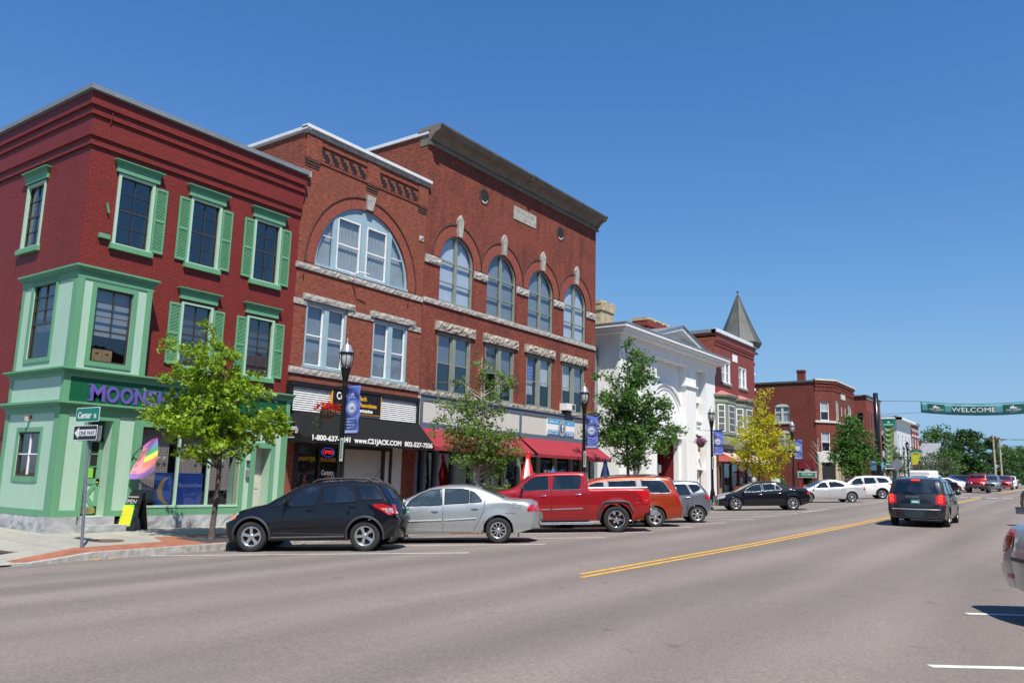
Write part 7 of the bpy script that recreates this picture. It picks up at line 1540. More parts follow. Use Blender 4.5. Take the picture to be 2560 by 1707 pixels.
# --- parked further up
put('blue_saloon_car', 'deep blue car parked far up the street left of the red off road vehicle', 'car', sedan(detail=0), (-11.7, 99.5), R_(214), P_BLU, 1.0)
put('dark_parked_suv', 'black SUV parked nose in next to the deep blue car', 'SUV', suv_sp(), (-11.4, 105), R_(214), P_BLK, 1.0)
put('white_parked_car', 'white car parked nose in far up the street just right of the dark grey minivan', 'car', sedan(detail=0), (-11.3, 92), R_(214), P_WHT, 1.0)
put('black_parked_car', 'black car parked nose in beside the white one, half hidden by the dark grey minivan', 'car', sedan(detail=0), (-11.3, 86.0), R_(214), P_BLK, 1.0)
def box_x(root, proj, patch, line, pm):
    g = MB(); g.box(.2, 2.2, -.9, .9, .9, 2.1, MT['white']); g.build('cargo_body', root, bevel=.14)
put('white_delivery_van', 'white high roofed delivery van whose top shows above the dark grey minivan', 'van', van_sp(R=.36, extra=[box_x], detail=0), (-11.6, 76.5), R_(-100), P_WHT, 1.0, wheel_x=3.08, side=1, group='cars parked nose in along the left kerb')
bk = thing('dark_box_truck', 'dark boxy truck standing behind the red off road vehicle', 'truck', (-11.45, 118, prof(118) - .1), R_(-90)); bk.scale = (1, .8, .55); g = MB(); g.box(-3.5, 1.8, -1.2, 1.2, .9, 3.6, MT['dark_frame']); g.build('cargo_body', bk, bevel=.05)
g = MB(); g.prism([(1.9, .5), (3.4, .5), (3.5, 1.2), (3.1, 1.5), (2.7, 2.6), (1.9, 2.7)], -1.05, 1.05, MT['dark_frame'], lambda a, b, d: (a, d, b)); g.build('cab', bk, bevel=.05)
for xa in (-2.3, 2.6):
    for s_ in (-1, 1): g = MB(); g.lathe([(0, -.15), (.3, -.15), (.45, -.14), (.47, 0), (.45, .14), (.3, .15), (0, .15)], MT['tyre'], (xa, .95 * s_, .47), 20, 'y'); g.build('wheel', bk)
# --- right side, nose in to the right kerb
SPR = sedan(wb=2.75, oh_r=1.08, h=1.46)
SPR['side_lamps'][0] = ('tail_lamp', 'lamp_red', [(-1.02, .74), (-.98, 1.0), (-.84, 1.0), (-.68, .92), (-.84, .78)])
SPR['ends'] = [('tail_lamp', 'B', 'lamp_red', [(.56, .80), (.84, .76), (.82, 1.0), (.6, 1.0)]), ('tail_lamp', 'B', 'lamp_red', [(-.56, .80), (-.84, .76), (-.82, 1.0), (-.6, 1.0)]), ('reflector', 'B', 'lamp_red', [(.62, .46), (.74, .46), (.74, .51), (.62, .51)]), ('bumper_slot', 'B', 'plastic', [(-.6, .66), (.6, .66), (.6, .70), (-.6, .70)])]
put('grey_beige_saloon_car', 'grey beige saloon at the right kerb, only its rear corner inside the frame', 'car', SPR, (-.20, 14.4), R_(38), P_BEI, 1.22, side=1, group='cars parked nose in along the right kerb')
put('black_pickup_truck', 'black pickup at the right kerb beyond the grey beige saloon, showing its rear bumper', 'pickup truck', dict(SP3, screens=[('windscreen', 2.72, 3.30)]), (-1.60, 38.0), R_(40), P_BLK, 1.0, side=1, group='cars parked nose in along the right kerb')
put('cream_parked_suv', 'cream SUV parked far up at the right kerb, cut by the frame edge', 'SUV', suv_sp(), (-3.0, 66.0), R_(70), paint('cream car paint', (.5, .5, .42), .2, .35), 1.05, side=1, group='cars parked nose in along the right kerb')
put('blue_grey_parked_hatchback', 'blue grey hatchback at the right kerb just outside the frame, nearest the viewer', 'car', dict(SP5), (.55, 10.6), R_(40), P_GRY, 1.0, side=1, group='cars parked nose in along the right kerb')
# ================================================================ street furniture
def arm_x(mb, x0, x1, y, z, r, mat): mb.tube([(x0, y, z), (x1, y, z)], r, mat, 6)
def lamp_post(loc, label, arms=True, rz_=0, dark=False):
    t = thing('street_lamp', label, 'street lamp', loc, rz_, 'black street lamps along the left pavement'); bg_ = MT['blackgloss']
    g = MB(); g.lathe([(.0, .0), (.24, 0), (.24, .05), (.20, .09), (.19, .12), (.155, .30), (.14, .55), (.145, .60), (.125, .66), (.13, .72), (.10, .80), (.082, .95), (.068, 4.0), (.066, 4.1), (.085, 4.13), (.085, 4.17), (.07, 4.2), (.085, 4.35), (.13, 4.58), (.15, 4.66), (.15, 4.70), (.05, 4.72), (0, 4.72)], bg_, n=18)
    for k in range(12):
        a = 2 * math.pi * k / 12; g.tube([(.17 * math.cos(a), .17 * math.sin(a), .12), (.145 * math.cos(a), .145 * math.sin(a), .55)], .012, bg_, 4)
    g.build('post', t)
    g = MB(); g.lathe([(.10, 4.71), (.15, 4.78), (.175, 4.92), (.18, 5.05), (.17, 5.12), (.10, 5.14)], MT['lampglass'], n=18); g.build('globe', t, fix=False)
    g = MB()
    for k in range(8):
        a = 2 * math.pi * k / 8; g.tube([(.15 * math.cos(a), .15 * math.sin(a), 4.68), (.185 * math.cos(a), .185 * math.sin(a), 4.85), (.205 * math.cos(a), .205 * math.sin(a), 5.1)], .012, bg_, 4)
    g.lathe([(.17, 5.09), (.215, 5.10), (.215, 5.14), (.17, 5.15)], bg_, n=18); g.build('lantern_cage', t)
    g = MB(); g.lathe([(.19, 5.14), (.195, 5.17), (.17, 5.20), (.175, 5.23), (.145, 5.26), (.15, 5.29), (.115, 5.32), (.118, 5.35), (.075, 5.38), (.03, 5.41), (.02, 5.45), (.035, 5.48), (.012, 5.54), (0, 5.58)], MT['cap_al'] if not dark else bg_, n=18); g.build('lantern_cap', t)
    if arms:
        g = MB(); arm_x(g, -.75, .72, 0, 4.16, .012, bg_); arm_x(g, -.12, .72, 0, 2.76, .012, bg_)
        for x in (-.75, .72): g.lathe([(0, -.03), (.03, 0), (0, .03)], bg_, (x, 0, 4.16), 8)
        g.build('banner_arm', t)
    return t
MT['lampglass'] = glass_mat('ribbed lamp glass', (.8, .82, .84), .12, .95)
MT['lampglass'] = simple('frosted lamp globe', (.42, .44, .45), .25, var=.1, coat=1)
LP = [(16.3, 'black lamp post with a red flower basket and a blue banner by the black awning'), (30.0, 'black lamp post with a blue banner in front of the maroon awning'), (44.25, 'black lamp post with a plum flower basket before the white temple fronted building'), (59.5, 'black lamp post with a blue banner beside the golden leaved tree')]
for y, lb in LP: lamp_post((-17.6, y, rz(-17.6, y)), lb)
for x, y, lb in ((-17.6, 103.8, 'dark lamp post with a green and yellow pennant behind the grey minivan roof'), (-21.7, 125.1, 'dark lamp post in front of the white clapboard building'), (-26.5, 176, 'dark lamp post before the grey roofed house'), (-19.5, 205, 'dark lamp post above the red off road vehicle')):
    lamp_post((x, y, rz(-17.1, y)), lb, arms=False, dark=True)
def cloth_strip(mb, x0, x1, y, z0, z1, mat, nx=6, nz=24, amp=.02, taper=0, seed=0, off=0):
    rows = []
    for j in range(nz + 1):
        v = j / nz; z = z0 + (z1 - z0) * v; row = []
        for i in range(nx + 1):
            u = i / nx; wx = x0 + (x1 - x0) * (u if not taper else .5 * taper * (1 - v) * 0 + u); 
            xx = x0 + (x1 - x0) * ((u - .5) * (1 - taper * (1 - v)) + .5 - .5 * taper * (1 - v) * .6)
            row.append((xx, y - off + amp * math.sin(v * 9 + u * 3 + seed) + amp * .6 * math.sin(v * 23 + u * 5 + seed), z))
        rows.append(row)
    mb.grid(rows, mat, True)
def lamp_banner(y, label, seed):
    z = rz(-17.6, y); t = thing('lamp_banner', label, 'banner', (-17.6, y, z), 0, 'blue anniversary banners on the lamp posts')
    g = MB(); cloth_strip(g, .10, .66, 0, 2.78, 4.15, MT['banner'], seed=seed); c = g.build('cloth', t, fix=False); s_ = c.modifiers.new('solid', 'SOLIDIFY'); s_.thickness = .004
    F = Fr((0, 0, 0), (1, 0, 0), (0, -1, 0)); n = 28; g = MB()
    ring = lambda r, d: [F(.38 + r * math.cos(2 * math.pi * k / n), 3.52 + r * math.sin(2 * math.pi * k / n), d) for k in range(n)]
    g.face(ring(.215, .036), MT['banner_lt']); g.face(ring(.19, .039), MT['banner']); g.face(ring(.165, .042), MT['banner_lt']); g.face(ring(.13, .045), MT['white']); g.build('seal', t, fix=False)
    text('100', F, .38, 3.46, .048, .13, 'banner', t, 'seal_number', ext=.001, align='CENTER', bold=.004)
    g = MB(); F.prism(g, [(.30, 3.86), (.34, 3.93), (.37, 3.91), (.39, 3.98), (.42, 3.91), (.47, 3.88), (.42, 3.86)], .034, .038, MT['banner_lt']); F.box(g, .27, .5, 3.80, 3.825, .034, .038, MT['banner_lt']); g.build('banner_emblem', t); g = MB(); F.box(g, .14, .62, 2.80, 2.88, .026, .03, MT['banner_lt']); g.build('banner_hem', t)
    for k in range(4): scribble(F, .20 + .02 * (k % 2), 3.18 - .085 * k, .036, .34 - .05 * (k % 2), .045, 9, 'banner_lt', t, 'banner_lettering')
for i, (y, lb) in enumerate(((16.3, 'long blue banner with a round seal hanging from the lamp post by the black awning'), (30.0, 'long blue banner with a round seal hanging from the lamp post before the maroon awning'), (44.25, 'long blue banner with a round seal on the lamp post before the white temple front'), (59.5, 'long blue banner with a round seal on the lamp post beside the golden tree'))): lamp_banner(y, lb, i * 1.7)
for i, y in enumerate((16.3, 44.25, 30.0)):
    g = MB(); zz = rz(-17.6, y); g.box(-17.53, -17.50, y - .10, y + .02, zz + 2.05, zz + 2.68, MT['plate'] if False else MT['banner_lt']) if False else g.box(-17.56, -17.44, y - .085, y - .075, zz + 2.0, zz + 2.66, MT['cream'])
    for k in range(6): g.box(-17.53, -17.47, y - .089, y - .084, zz + 2.08 + k * .09, zz + 2.14 + k * .09, MT['signgreen'])
    tag(g.build('parking_notice'), ['narrow vertical pale notice strapped to the lamp post by the black awning', 'narrow vertical pale notice strapped to the lamp post before the white temple front', 'narrow vertical pale notice strapped to the lamp post before the maroon awning'][i], 'notice', 'vertical notices on the lamp posts')
# ---- hanging flower baskets
def leaves(name, parent, pts, size, mat, rnd, flat=0.0, shape=3):
    """pts: list of (Vector centre, tone). one mesh of small folded leaves with a per-face tone"""
    nv = {3: 6, 4: 4}[shape]; V = np.zeros((len(pts) * nv, 3)); Fs = []; tones = []
    for i, (c, tn) in enumerate(pts):
        a = rnd.uniform(0, 6.283); b_ = rnd.uniform(-1, 1) * (1 - flat); d = Vector((math.cos(a), math.sin(a), b_)).normalized(); up = Vector((rnd.uniform(-1, 1), rnd.uniform(-1, 1), rnd.uniform(-.2, 1.2))).normalized(); s_ = d.cross(up)
        if s_.length < .1: s_ = Vector((0, 0, 1)).cross(d)
        s_.normalize(); n_ = d.cross(s_); sz = size * rnd.uniform(.65, 1.3); o = i * nv
        if shape == 4:
            for k, p in enumerate((c - d * sz * .5, c + s_ * sz * .35, c + d * sz * .5, c - s_ * sz * .35)): V[o + k] = p
            Fs.append((o, o + 1, o + 2, o + 3)); tones.append(tn)
        else:
            for k, p in enumerate((c - d * sz * .5, c + s_ * sz * .5 + n_ * sz * .1, c + d * sz * .15 + s_ * sz * .12, c + d * sz * .62, c + d * sz * .15 - s_ * sz * .12, c - s_ * sz * .5 + n_ * sz * .1)): V[o + k] = p
            Fs += [(o, o + 1, o + 2), (o, o + 2, o + 3, o + 4), (o, o + 4, o + 5)]; tones += [tn] * 3
    me = bpy.data.meshes.new(name); me.from_pydata(V.tolist(), [], Fs); me.materials.append(MT[mat])
    at = me.attributes.new('tone', 'FLOAT', 'FACE'); at.data.foreach_set('value', tones); me.update()
    o = bpy.data.objects.new(name, me); COL.objects.link(o); o.parent = parent; return o
def basket(y, label, fm, n_f, trail=True, dark=False):
    rnd = random.Random(int(y)); z = rz(-17.6, y) + 3.45; t = thing('hanging_flower_basket', label, 'flower basket', (-18.25, y, z), 0, 'flower baskets hanging from the lamp posts')
    g = MB(); g.lathe([(0, -.26), (.10, -.24), (.19, -.16), (.23, -.05), (.24, .02)], MT['rust'], n=16); g.build('liner', t)
    g = MB(); [g.tube([(.22 * math.cos(a), .22 * math.sin(a), .0), (0, 0, .70)], .004, MT['black'], 4) for a in (0, 2.1, 4.2)]; g.build('chain', t)
    P_ = [(Vector((rnd.gauss(0, .17), rnd.gauss(0, .17), abs(rnd.gauss(.1, .09)))), rnd.random()) for _ in range(n_f)]
    leaves('flowers', t, P_, .075, fm, rnd, shape=3)
    P_ = [(Vector((rnd.gauss(-.02, .19), rnd.gauss(0, .19), rnd.gauss(.03, .07))), rnd.random()) for _ in range(160)]
    if trail:
        for k in range(170): v = rnd.random(); P_.append((Vector((-.18 - .14 * v + rnd.gauss(0, .05), -.05 + rnd.gauss(0, .06), -.62 * v * rnd.uniform(.6, 1))), .6 + .4 * rnd.random()))
    leaves('foliage', t, P_, .06, 'leaf_grey', rnd, shape=4)
basket(16.3, 'basket of bright red flowers with trailing ivy in front of the black awning', 'leaf_red', 330)
basket(44.25, 'basket of plum and pink flowers hanging from the lamp post before the white temple front', 'leaf_plum', 420, trail=False)
basket(59.5, 'sparse green basket hanging from the lamp post beside the golden leaved tree', 'leaf_grey', 200, trail=False)
# ---- street name and one way signs
t = thing('street_sign_post', 'leaning perforated steel post with a green street name plate above a one way plate', 'street sign', (-18.02, 9.37, rz(-18.02, 9.37)), 0)
tip = (-.33, .03, 2.98); g = MB(); a = Vector((0, 0, 0)); b_ = Vector(tip)
rows = [[(c.x + sx * .026, c.y + sy_ * .026, c.z) for sx, sy_ in ((-1, -1), (1, -1), (1, 1), (-1, 1))] for c in [a.lerp(b_, k / 30) for k in range(31)]]; g.grid(rows, MT['steel'], smooth=False, closed=True)
for k in range(110):
    c = a.lerp(b_, (k + .5) / 110); g.box(c.x - .007, c.x + .007, c.y - .0275, c.y - .0262, c.z - .007, c.z + .007, MT['dark_in']); g.box(c.x + .0262, c.x + .0275, c.y - .007, c.y + .007, c.z - .007, c.z + .007, MT['dark_in'])
g.build('post', t, fix=False)
def rrect(u0, u1, v0, v1, r=.03, n=5):
    out = []
    for cx_, cy_, a0_ in ((u1 - r, v0 + r, -90), (u1 - r, v1 - r, 0), (u0 + r, v1 - r, 90), (u0 + r, v0 + r, 180)):
        for k in range(n + 1): a_ = R_(a0_ + 90 * k / n); out.append((cx_ + r * math.cos(a_), cy_ + r * math.sin(a_)))
    return out
F = Fr((0, -.035, 0), (1, 0, 0), (0, -1, 0))
g = MB(); F.prism(g, rrect(-.80, .21, 2.72, 3.04), 0, .006, MT['white']); F.prism(g, rrect(-.785, .195, 2.735, 3.025), .006, .008, MT['signgreen']); s1 = g.build('street_name_plate', t)
text('Center', F, -.72, 2.80, .009, .20, 'white_t', s1, 'lettering', ext=.001, bold=.004, sx=1.02); text('St', F, -.02, 2.80, .009, .13, 'white_t', s1, 'lettering', ext=.001, bold=.003)
g = MB(); F.prism(g, rrect(-.83, .19, 2.31, 2.64), 0, .006, MT['white']); F.prism(g, rrect(-.815, .175, 2.325, 2.625), .006, .008, MT['black']); F.prism(g, [(-.78, 2.475), (-.60, 2.60), (-.60, 2.545), (.14, 2.545), (.14, 2.405), (-.60, 2.405), (-.60, 2.35)], .008, .010, MT['white']); s2 = g.build('one_way_plate', t)
text('ONE WAY', F, -.57, 2.425, .011, .125, 'black', s2, 'lettering', ext=.001, bold=.003, sx=1.15)
F2 = Fr((0, .03, 0), (1, 0, 0), (0, 1, 0)); g = MB(); F2.prism(g, rrect(-.80, .24, 2.30, 2.63), 0, .006, MT['steel']); g.build('rear_one_way_plate', t)
# ---- sandwich board
t = thing('sandwich_board', 'black folding sandwich board chalked OPEN with two yellow sheets on a green card', 'sandwich board', (-21.35, 12.35, rz(-21.3, 12.3) + .012), R_(0)); 
def aboard():
    w_ = .32; front = lambda u, v, d=0: Vector((u, -.30 + .27 * v / 1.0 - d * .96, v + d * .26)); g = MB()
    q = [(-w_, 0), (w_, 0), (w_, 1.0), (.2, .97), (-.2, 1.03), (-w_, 1.0)]
    g.prism(q, 0, .02, MT['black'], front); g.build('front_panel', t); g = MB(); back = lambda u, v, d=0: Vector((u, .30 - .27 * v + d * .96, v + d * .26)); g.prism(q, 0, .02, MT['black'], back); g.build('back_panel', t)
    g = MB(); g.prism([(-.17, .10), (.17, .10), (.17, .66), (-.17, .66)], .02, .023, MT['lime'], front); g.prism([(-.14, .13), (.14, .13), (.14, .36), (-.14, .36)], .023, .025, MT['yellow'], front); g.prism([(-.14, .39), (.14, .39), (.14, .61), (-.14, .61)], .023, .025, MT['yellow'], front); g.build('notice', t)
    o = text('OPEN', Fr((0, 0, 0), (1, 0, 0), (0, 0, 1)), -.19, 0, .0, .155, 'white_t', t, 'chalk_lettering', ext=.0006, sx=.95)
    for v in o.data.vertices: x, d_, y = v.co.x, v.co.z, v.co.y; v.co = front(v.co.x, .69 + (v.co.z), .024)
    g = MB(); [g.prism([(-.22, z), (.22, z), (.22, z + .012), (-.22, z + .012)], .02, .022, MT['white_t'], front) for z in (.86,)]; g.prism([(-.2, .9), (-.14, .9), (-.1, .97), (-.17, .98)], .02, .022, MT['steel'], front); g.build('chalk_drawing', t)
    g = MB(); g.box(-.30, -.29, -.2, .2, .3, .31, MT['steel']); g.build('stay', t)
aboard(); t.rotation_euler = (0, 0, R_(28))
# ---- rainbow flag on the shopfront
t = thing('rainbow_flag', 'rainbow striped OPEN flag hanging from an angled pole on the green shopfront', 'flag', (px + .03, 12.22, 1.98), 0)
g = MB(); g.tube([(0, 0, -.05), (.03, .02, .1), (.30, .16, .42), (.50, .40, .66)], .012, MT['black'], 6); g.build('flagpole', t)
cols = ['pf', 'pb', 'pg', 'py', 'pr', 'pp_', 'pv']
for nm, c in (('pf', (.48, .15, .45)), ('pb', (.20, .26, .60)), ('pg', (.08, .36, .19)), ('py', (.82, .70, .10)), ('pr', (.72, .20, .15)), ('pp_', (.75, .28, .30)), ('pv', (.30, .17, .52))): MT[nm] = simple('flag ' + nm, c, .7, var=.04)
tl, tr_, br_, bl_ = Vector((.26, .14, .38)), Vector((.50, .40, .66)), Vector((.48, .43, -.30)), Vector((.07, -.08, -.54)); g = MB(); nu, nv_ = 10, 28
def fp(u, v): return tl.lerp(tr_, u).lerp(bl_.lerp(br_, u) + Vector((0, 0, -.10 * math.sin(math.pi * u))), v) + Vector((.03 * math.sin(v * 7 + u * 4), .02 * math.sin(v * 5), 0))
for j in range(nv_):
    k = min(6, int(j / nv_ * 7))
    for i in range(nu): g.face([fp(i / nu, j / nv_), fp((i + 1) / nu, j / nv_), fp((i + 1) / nu, (j + 1) / nv_), fp(i / nu, (j + 1) / nv_)], MT[cols[k]] if (i > 3 or k in (0, 6)) else MT['pp_'], True)
g.build('cloth', t, fix=False)
for k, ch in enumerate('OPEN'):
    o = text(ch, Fr((0, 0, 0), (1, 0, 0), (0, 0, 1)), 0, 0, 0, 1, 'pv', t, 'lettering', ext=.0)
    for v in o.data.vertices: p = fp(.07 + v.co.x * .20, .88 - .2 * k * 1.0 - v.co.z * .13); v.co = p + Vector((.006, -.008, 0))
# ---- closed parasols
def parasol(loc, mats_, label, zt, r=.22):
    t = thing('closed_parasol', label, 'parasol', loc, 0, 'furled parasols outside the maroon awning'); g = MB(); n = 16
    prof_ = [(.03, zt), (.07, zt - .10), (.10, zt - .22), (.09, zt - .26), (r * .75, zt - .7), (r, zt - 1.1), (r * .8, zt - 1.45)]
    for (r0, z0), (r1, z1) in zip(prof_, prof_[1:]):
        for k in range(n):
            a0_, a1_ = 2 * math.pi * k / n, 2 * math.pi * (k + 1) / n; f = lambda kk: 1.15 if kk % 2 == 0 else .72
            g.face([(r0 * f(k) * math.cos(a0_), r0 * f(k) * math.sin(a0_), z0), (r0 * f(k + 1) * math.cos(a1_), r0 * f(k + 1) * math.sin(a1_), z0), (r1 * f(k + 1) * math.cos(a1_), r1 * f(k + 1) * math.sin(a1_), z1), (r1 * f(k) * math.cos(a0_), r1 * f(k) * math.sin(a0_), z1)], mats_[1] if (len(mats_) > 1 and 12 <= k <= 14 and z0 < zt - .2) else mats_[0], True)
    g.build('cloth', t, fix=False); g = MB(); g.tube([(0, 0, 0), (0, 0, zt + .03)], .02, MT['wood'], 8); g.lathe([(0, .07), (.03, .04), (.02, .0)], MT['gold'], (0, 0, zt + .02), 8); g.lathe([(0, .06), (.22, .06), (.24, 0)], MT['dark_frame'], n=16); g.build('pole', t)
parasol((-19.6, 28.75, rz(-19.6, 28.8)), [MT['redcloth'], MT['white']], 'furled red parasol with one white panel behind the red pickup cab', 2.5, .26)
parasol((-19.6, 30.75, rz(-19.6, 30.8)), [MT['bluecloth']], 'furled blue parasol whose tip shows just above the red pickup roof', 1.88, .22)
parasol((-19.6, 35.5, rz(-19.6, 35.5)), [MT['bluecloth'], MT['banner_lt']], 'furled bright blue parasol standing before the white masonry front', 2.36, .26)
# ---- city hall sign
t = thing('city_hall_sign', 'green city hall sign with cream edging and an arched top on red posts', 'sign', (-20.15, 72, rz(-20, 72)), 0); F = Fr((0, 0, 0), (1, 0, 0), (0, -1, 0)); zb = 2.52 - t.location.z
g = MB(); F.box(g, -.76, .78, zb, zb + .50, 0, .06, MT['white']); F.box(g, -.70, .72, zb + .05, zb + .44, .06, .07, MT['signgreen']); F.box(g, -.80, .82, zb + .45, zb + .52, -.01, .08, MT['white'])
n = 16; F.prism(g, [(.01 + .24 * math.cos(math.pi * k / n), zb + .5 + .2 * math.sin(math.pi * k / n)) for k in range(n + 1)], 0, .06, MT['white']); F.prism(g, [(.01 + .19 * math.cos(math.pi * k / n), zb + .5 + .15 * math.sin(math.pi * k / n)) for k in range(n + 1)], .06, .07, MT['signgreen']); F.prism(g, [(-.06, zb + .53), (-.02, zb + .6), (.02, zb + .58), (.09, zb + .53)], .07, .075, MT['white']); sb = g.build('sign_board', t)
text('CITY HALL', F, .01, zb + .24, .072, .19, 'white_t', sb, 'lettering', ext=.001, align='CENTER', bold=.005, sx=1.05); scribble(F, -.36, zb + .15, .071, .74, .05, 16, 'white_t', sb)
g = MB(); [g.box(x - .05, x + .05, .0, .1, -.1, zb + .68, MT['brick_n']) for x in (-.62, .66)]; g.build('post', t)
t = tag(MB().build('x') if False else thing('white_notice_board', 'small white board standing on the lawn beyond the black saloon', 'board', (-21.6, 68, rz(-21.6, 68))), None); g = MB(); g.box(-.36, .36, -.02, .02, .78, 1.22, MT['white']); g.build('panel', t, bevel=.01); g = MB(); [g.box(x - .02, x + .02, .02, .06, -.1, 1.0, MT['white']) for x in (-.3, .3)]; g.build('leg', t)
# ---- big black banner mast with the welcome banner
zm = prof(88); t = thing('banner_mast', 'very tall thick plain black mast at the kerb carrying the banner wires', 'mast', (-17.6, 88, zm)); g = MB(); g.lathe([(0, -.2), (.27, -.2), (.27, .3), (.25, .5), (.245, 5), (.235, 11.28 - zm), (.0, 11.3 - zm)], MT['blackgloss'], n=24); g.build('shaft', t); g = MB(); g.lathe([(.21, 0), (.23, .01), (.23, .05), (.21, .06)], MT['black'], (0, 0, 10.45 - zm), 20); g.lathe([(.21, 0), (.23, .01), (.23, .05), (.21, .06)], MT['black'], (0, 0, 9.05 - zm), 20); g.build('collar', t)
t = thing('banner_mast', 'tall black mast at the right kerb holding the far end of the banner wires', 'mast', (2.6, 88, zm)); g = MB(); g.lathe([(0, -.2), (.24, -.2), (.20, 5), (.19, 9.7), (.0, 9.72)], MT['blackgloss'], n=24); g.build('shaft', t)
t = thing('welcome_banner', 'teal banner strung across the street reading WELCOME between two town emblems', 'banner', (-9, 88, 9.4)); ux0, ux1 = -13.5, -1.6
MT['teal'] = simple('teal banner cloth', (.085, .27, .30), .65, var=.08); MT['teal_dk'] = simple('dark green banner print', (.01, .09, .07), .6, var=.1)
def wz(x): u = (x + 7.55) / 5.95; return 9.32 + .42 * u * u
def wpt(x, v, d=0): return Vector((x + 9, -.03 * math.sin(x * 3) - d, wz(x) - 9.4 - .53 + v))
g = MB(); nn = 60; g.grid([[wpt(ux0 + (ux1 - ux0) * i / nn, v) for v in (-.0, .35, .7, 1.08)] for i in range(nn + 1)], MT['teal'], True); c = g.build('cloth', t, fix=False); c.modifiers.new('s', 'SOLIDIFY').thickness = .006
g = MB(); 
for v in (0, 1.08): g.tube([wpt(ux0 + (ux1 - ux0) * i / nn, v) for i in range(nn + 1)], .02, MT['teal_dk'], 5)
g.tube([wpt(ux0, 0), wpt(ux0, 1.08)], .02, MT['teal_dk'], 5); g.build('hem', t)
def wpatch(x0, x1, v0, v1, d, m, name): 
    g = MB(); n = 12; g.grid([[wpt(x0 + (x1 - x0) * i / n, v, d) for v in (v0, v1)] for i in range(n + 1)], MT[m], True); return g.build(name, t, fix=False)
wpatch(-12.9, -11.4, .12, .92, .02, 'teal_dk', 'emblem_panel'); wpatch(-6.6, -4.9, .12, .92, .02, 'teal_dk', 'emblem_panel'); wpatch(-10.85, -7.15, .22, .82, .02, 'teal_dk', 'word_panel')
def wtext(s_, x, v, size, sx, nm='lettering'):
    o = text(s_, Fr((0, 0, 0), (1, 0, 0), (0, 0, 1)), x, 0, 0, size, 'white_t', t, nm, ext=0, bold=0, align='CENTER', sx=sx)
    for w_ in o.data.vertices: w_.co = wpt(w_.co.x, v + w_.co.z, .035)
wtext('WELCOME', -9.0, .30, .62, 1.22)
for cx_ in (-12.15, -5.75):
    wtext('SAINT ALBANS', cx_, .34, .23, .78)
    g = MB(); g.faces([wpt(cx_ + a, b, .035) for a, b in ((-.3, .56), (-.22, .78), (-.12, .70), (-.02, .88), (.05, .68), (.4, .60), (.1, .55))], [(0, 1, 2), (0, 2, 6), (2, 3, 4), (2, 4, 6), (4, 5, 6)], MT['white_t']); g.build('maple_leaf_emblem', t, fix=False); wpatch(cx_ - .3, cx_ + .3, .22, .25, .035, 'banner_lt', 'underline')
g = MB(); g.tube([(-8.6, 0, 10.48 - 9.4)] and [(-17.6 + 9, 0, 10.48 - 9.4), (ux0 + 9, 0, wpt(ux0, 1.08).z)], .02, MT['black'], 5); g.tube([(-17.6 + 9, 0, 9.09 - 9.4), (ux0 + 9, 0, wpt(ux0, 0).z)], .015, MT['black'], 5); g.tube([wpt(ux1, 1.08), (11.6, 0, .9)], .02, MT['black'], 5); g.tube([wpt(ux1, 0), (11.6, 0, -.4)], .015, MT['black'], 5); g.build('wire', t)
# green hanging banner beside the mast
MT['grad'] = simple('green gold banner cloth', (.17, .27, .07), .6, var=.35, scale=1.2); MT['grad2'] = simple('yellow green pennant', (.55, .55, .04), .6, var=.2)
def drape(name, label, x0, x1, y, z0, z1, taper, m1, m2, folds, zg):
    t = thing(name, label, 'banner', (x0, y, z1)); g = MB(); rows = []; nz, nx = 60, 10
    for j in range(nz + 1):
        v = j / nz; row = []
        for i in range(nx + 1):
            u = i / nx; w_ = (x1 - x0) * (1 - taper * v); fold = folds * (math.sin((v * 8 + 1.1 * (2 * u - 1) ** 2) * 2 * math.pi)) * (1 if v > .16 else 0)
            row.append((w_ * u + (x1 - x0) * taper * v * .25, -fold, -(z1 - z0) * v))
        rows.append(row)
    k = int(nz * .17); g.grid(rows[:k + 1], MT[m1], True); g.grid(rows[k:], MT[m2], True); g.build('cloth', t, fix=False)
    F = Fr((0, -.08, 0), (1, 0, 0), (0, -1, 0)); c = (x1 - x0) / 2; h_ = (z1 - z0) * .17
    g = MB(); F.prism(g, [(c - .16 * c, -h_ * .5), (c - .08 * c, -h_ * .3), (c, -h_ * .35), (c + .05 * c, -h_ * .25), (c + .3 * c, -h_ * .5)], 0, .01, MT['white']); F.box(g, .25 * c, 1.75 * c, -h_ * .78, -h_ * .68, 0, .01, MT['white']); g.build('emblem', t)
    g = MB(); g.tube([(-.3, 0, .03), (x1 - x0 + .03, 0, .03)], .025, MT['black'], 6); g.build('arm', t); return t
tt = drape('draped_town_banner', 'long draped green and gold town banner hanging right of the tall black mast', -17.15, -15.95, 88.2, 4.4, 8.62, .42, 'signgreen', 'grad', .05, 0)
F = Fr((0, -.12, 0), (1, 0, 0), (0, -1, 0))
for k, ch in enumerate('WELCOME'): text(ch, F, .42, -1.25 - .45 * k, 0, .38, 'banner_lt', tt, 'lettering', ext=.001, align='CENTER')
drape('town_pennant', 'short green and yellow tapering pennant on the lamp post behind the grey minivan', -17.35, -16.1, 103.9, 4.6, 6.2, .6, 'signgreen', 'grad2', .01, 0)
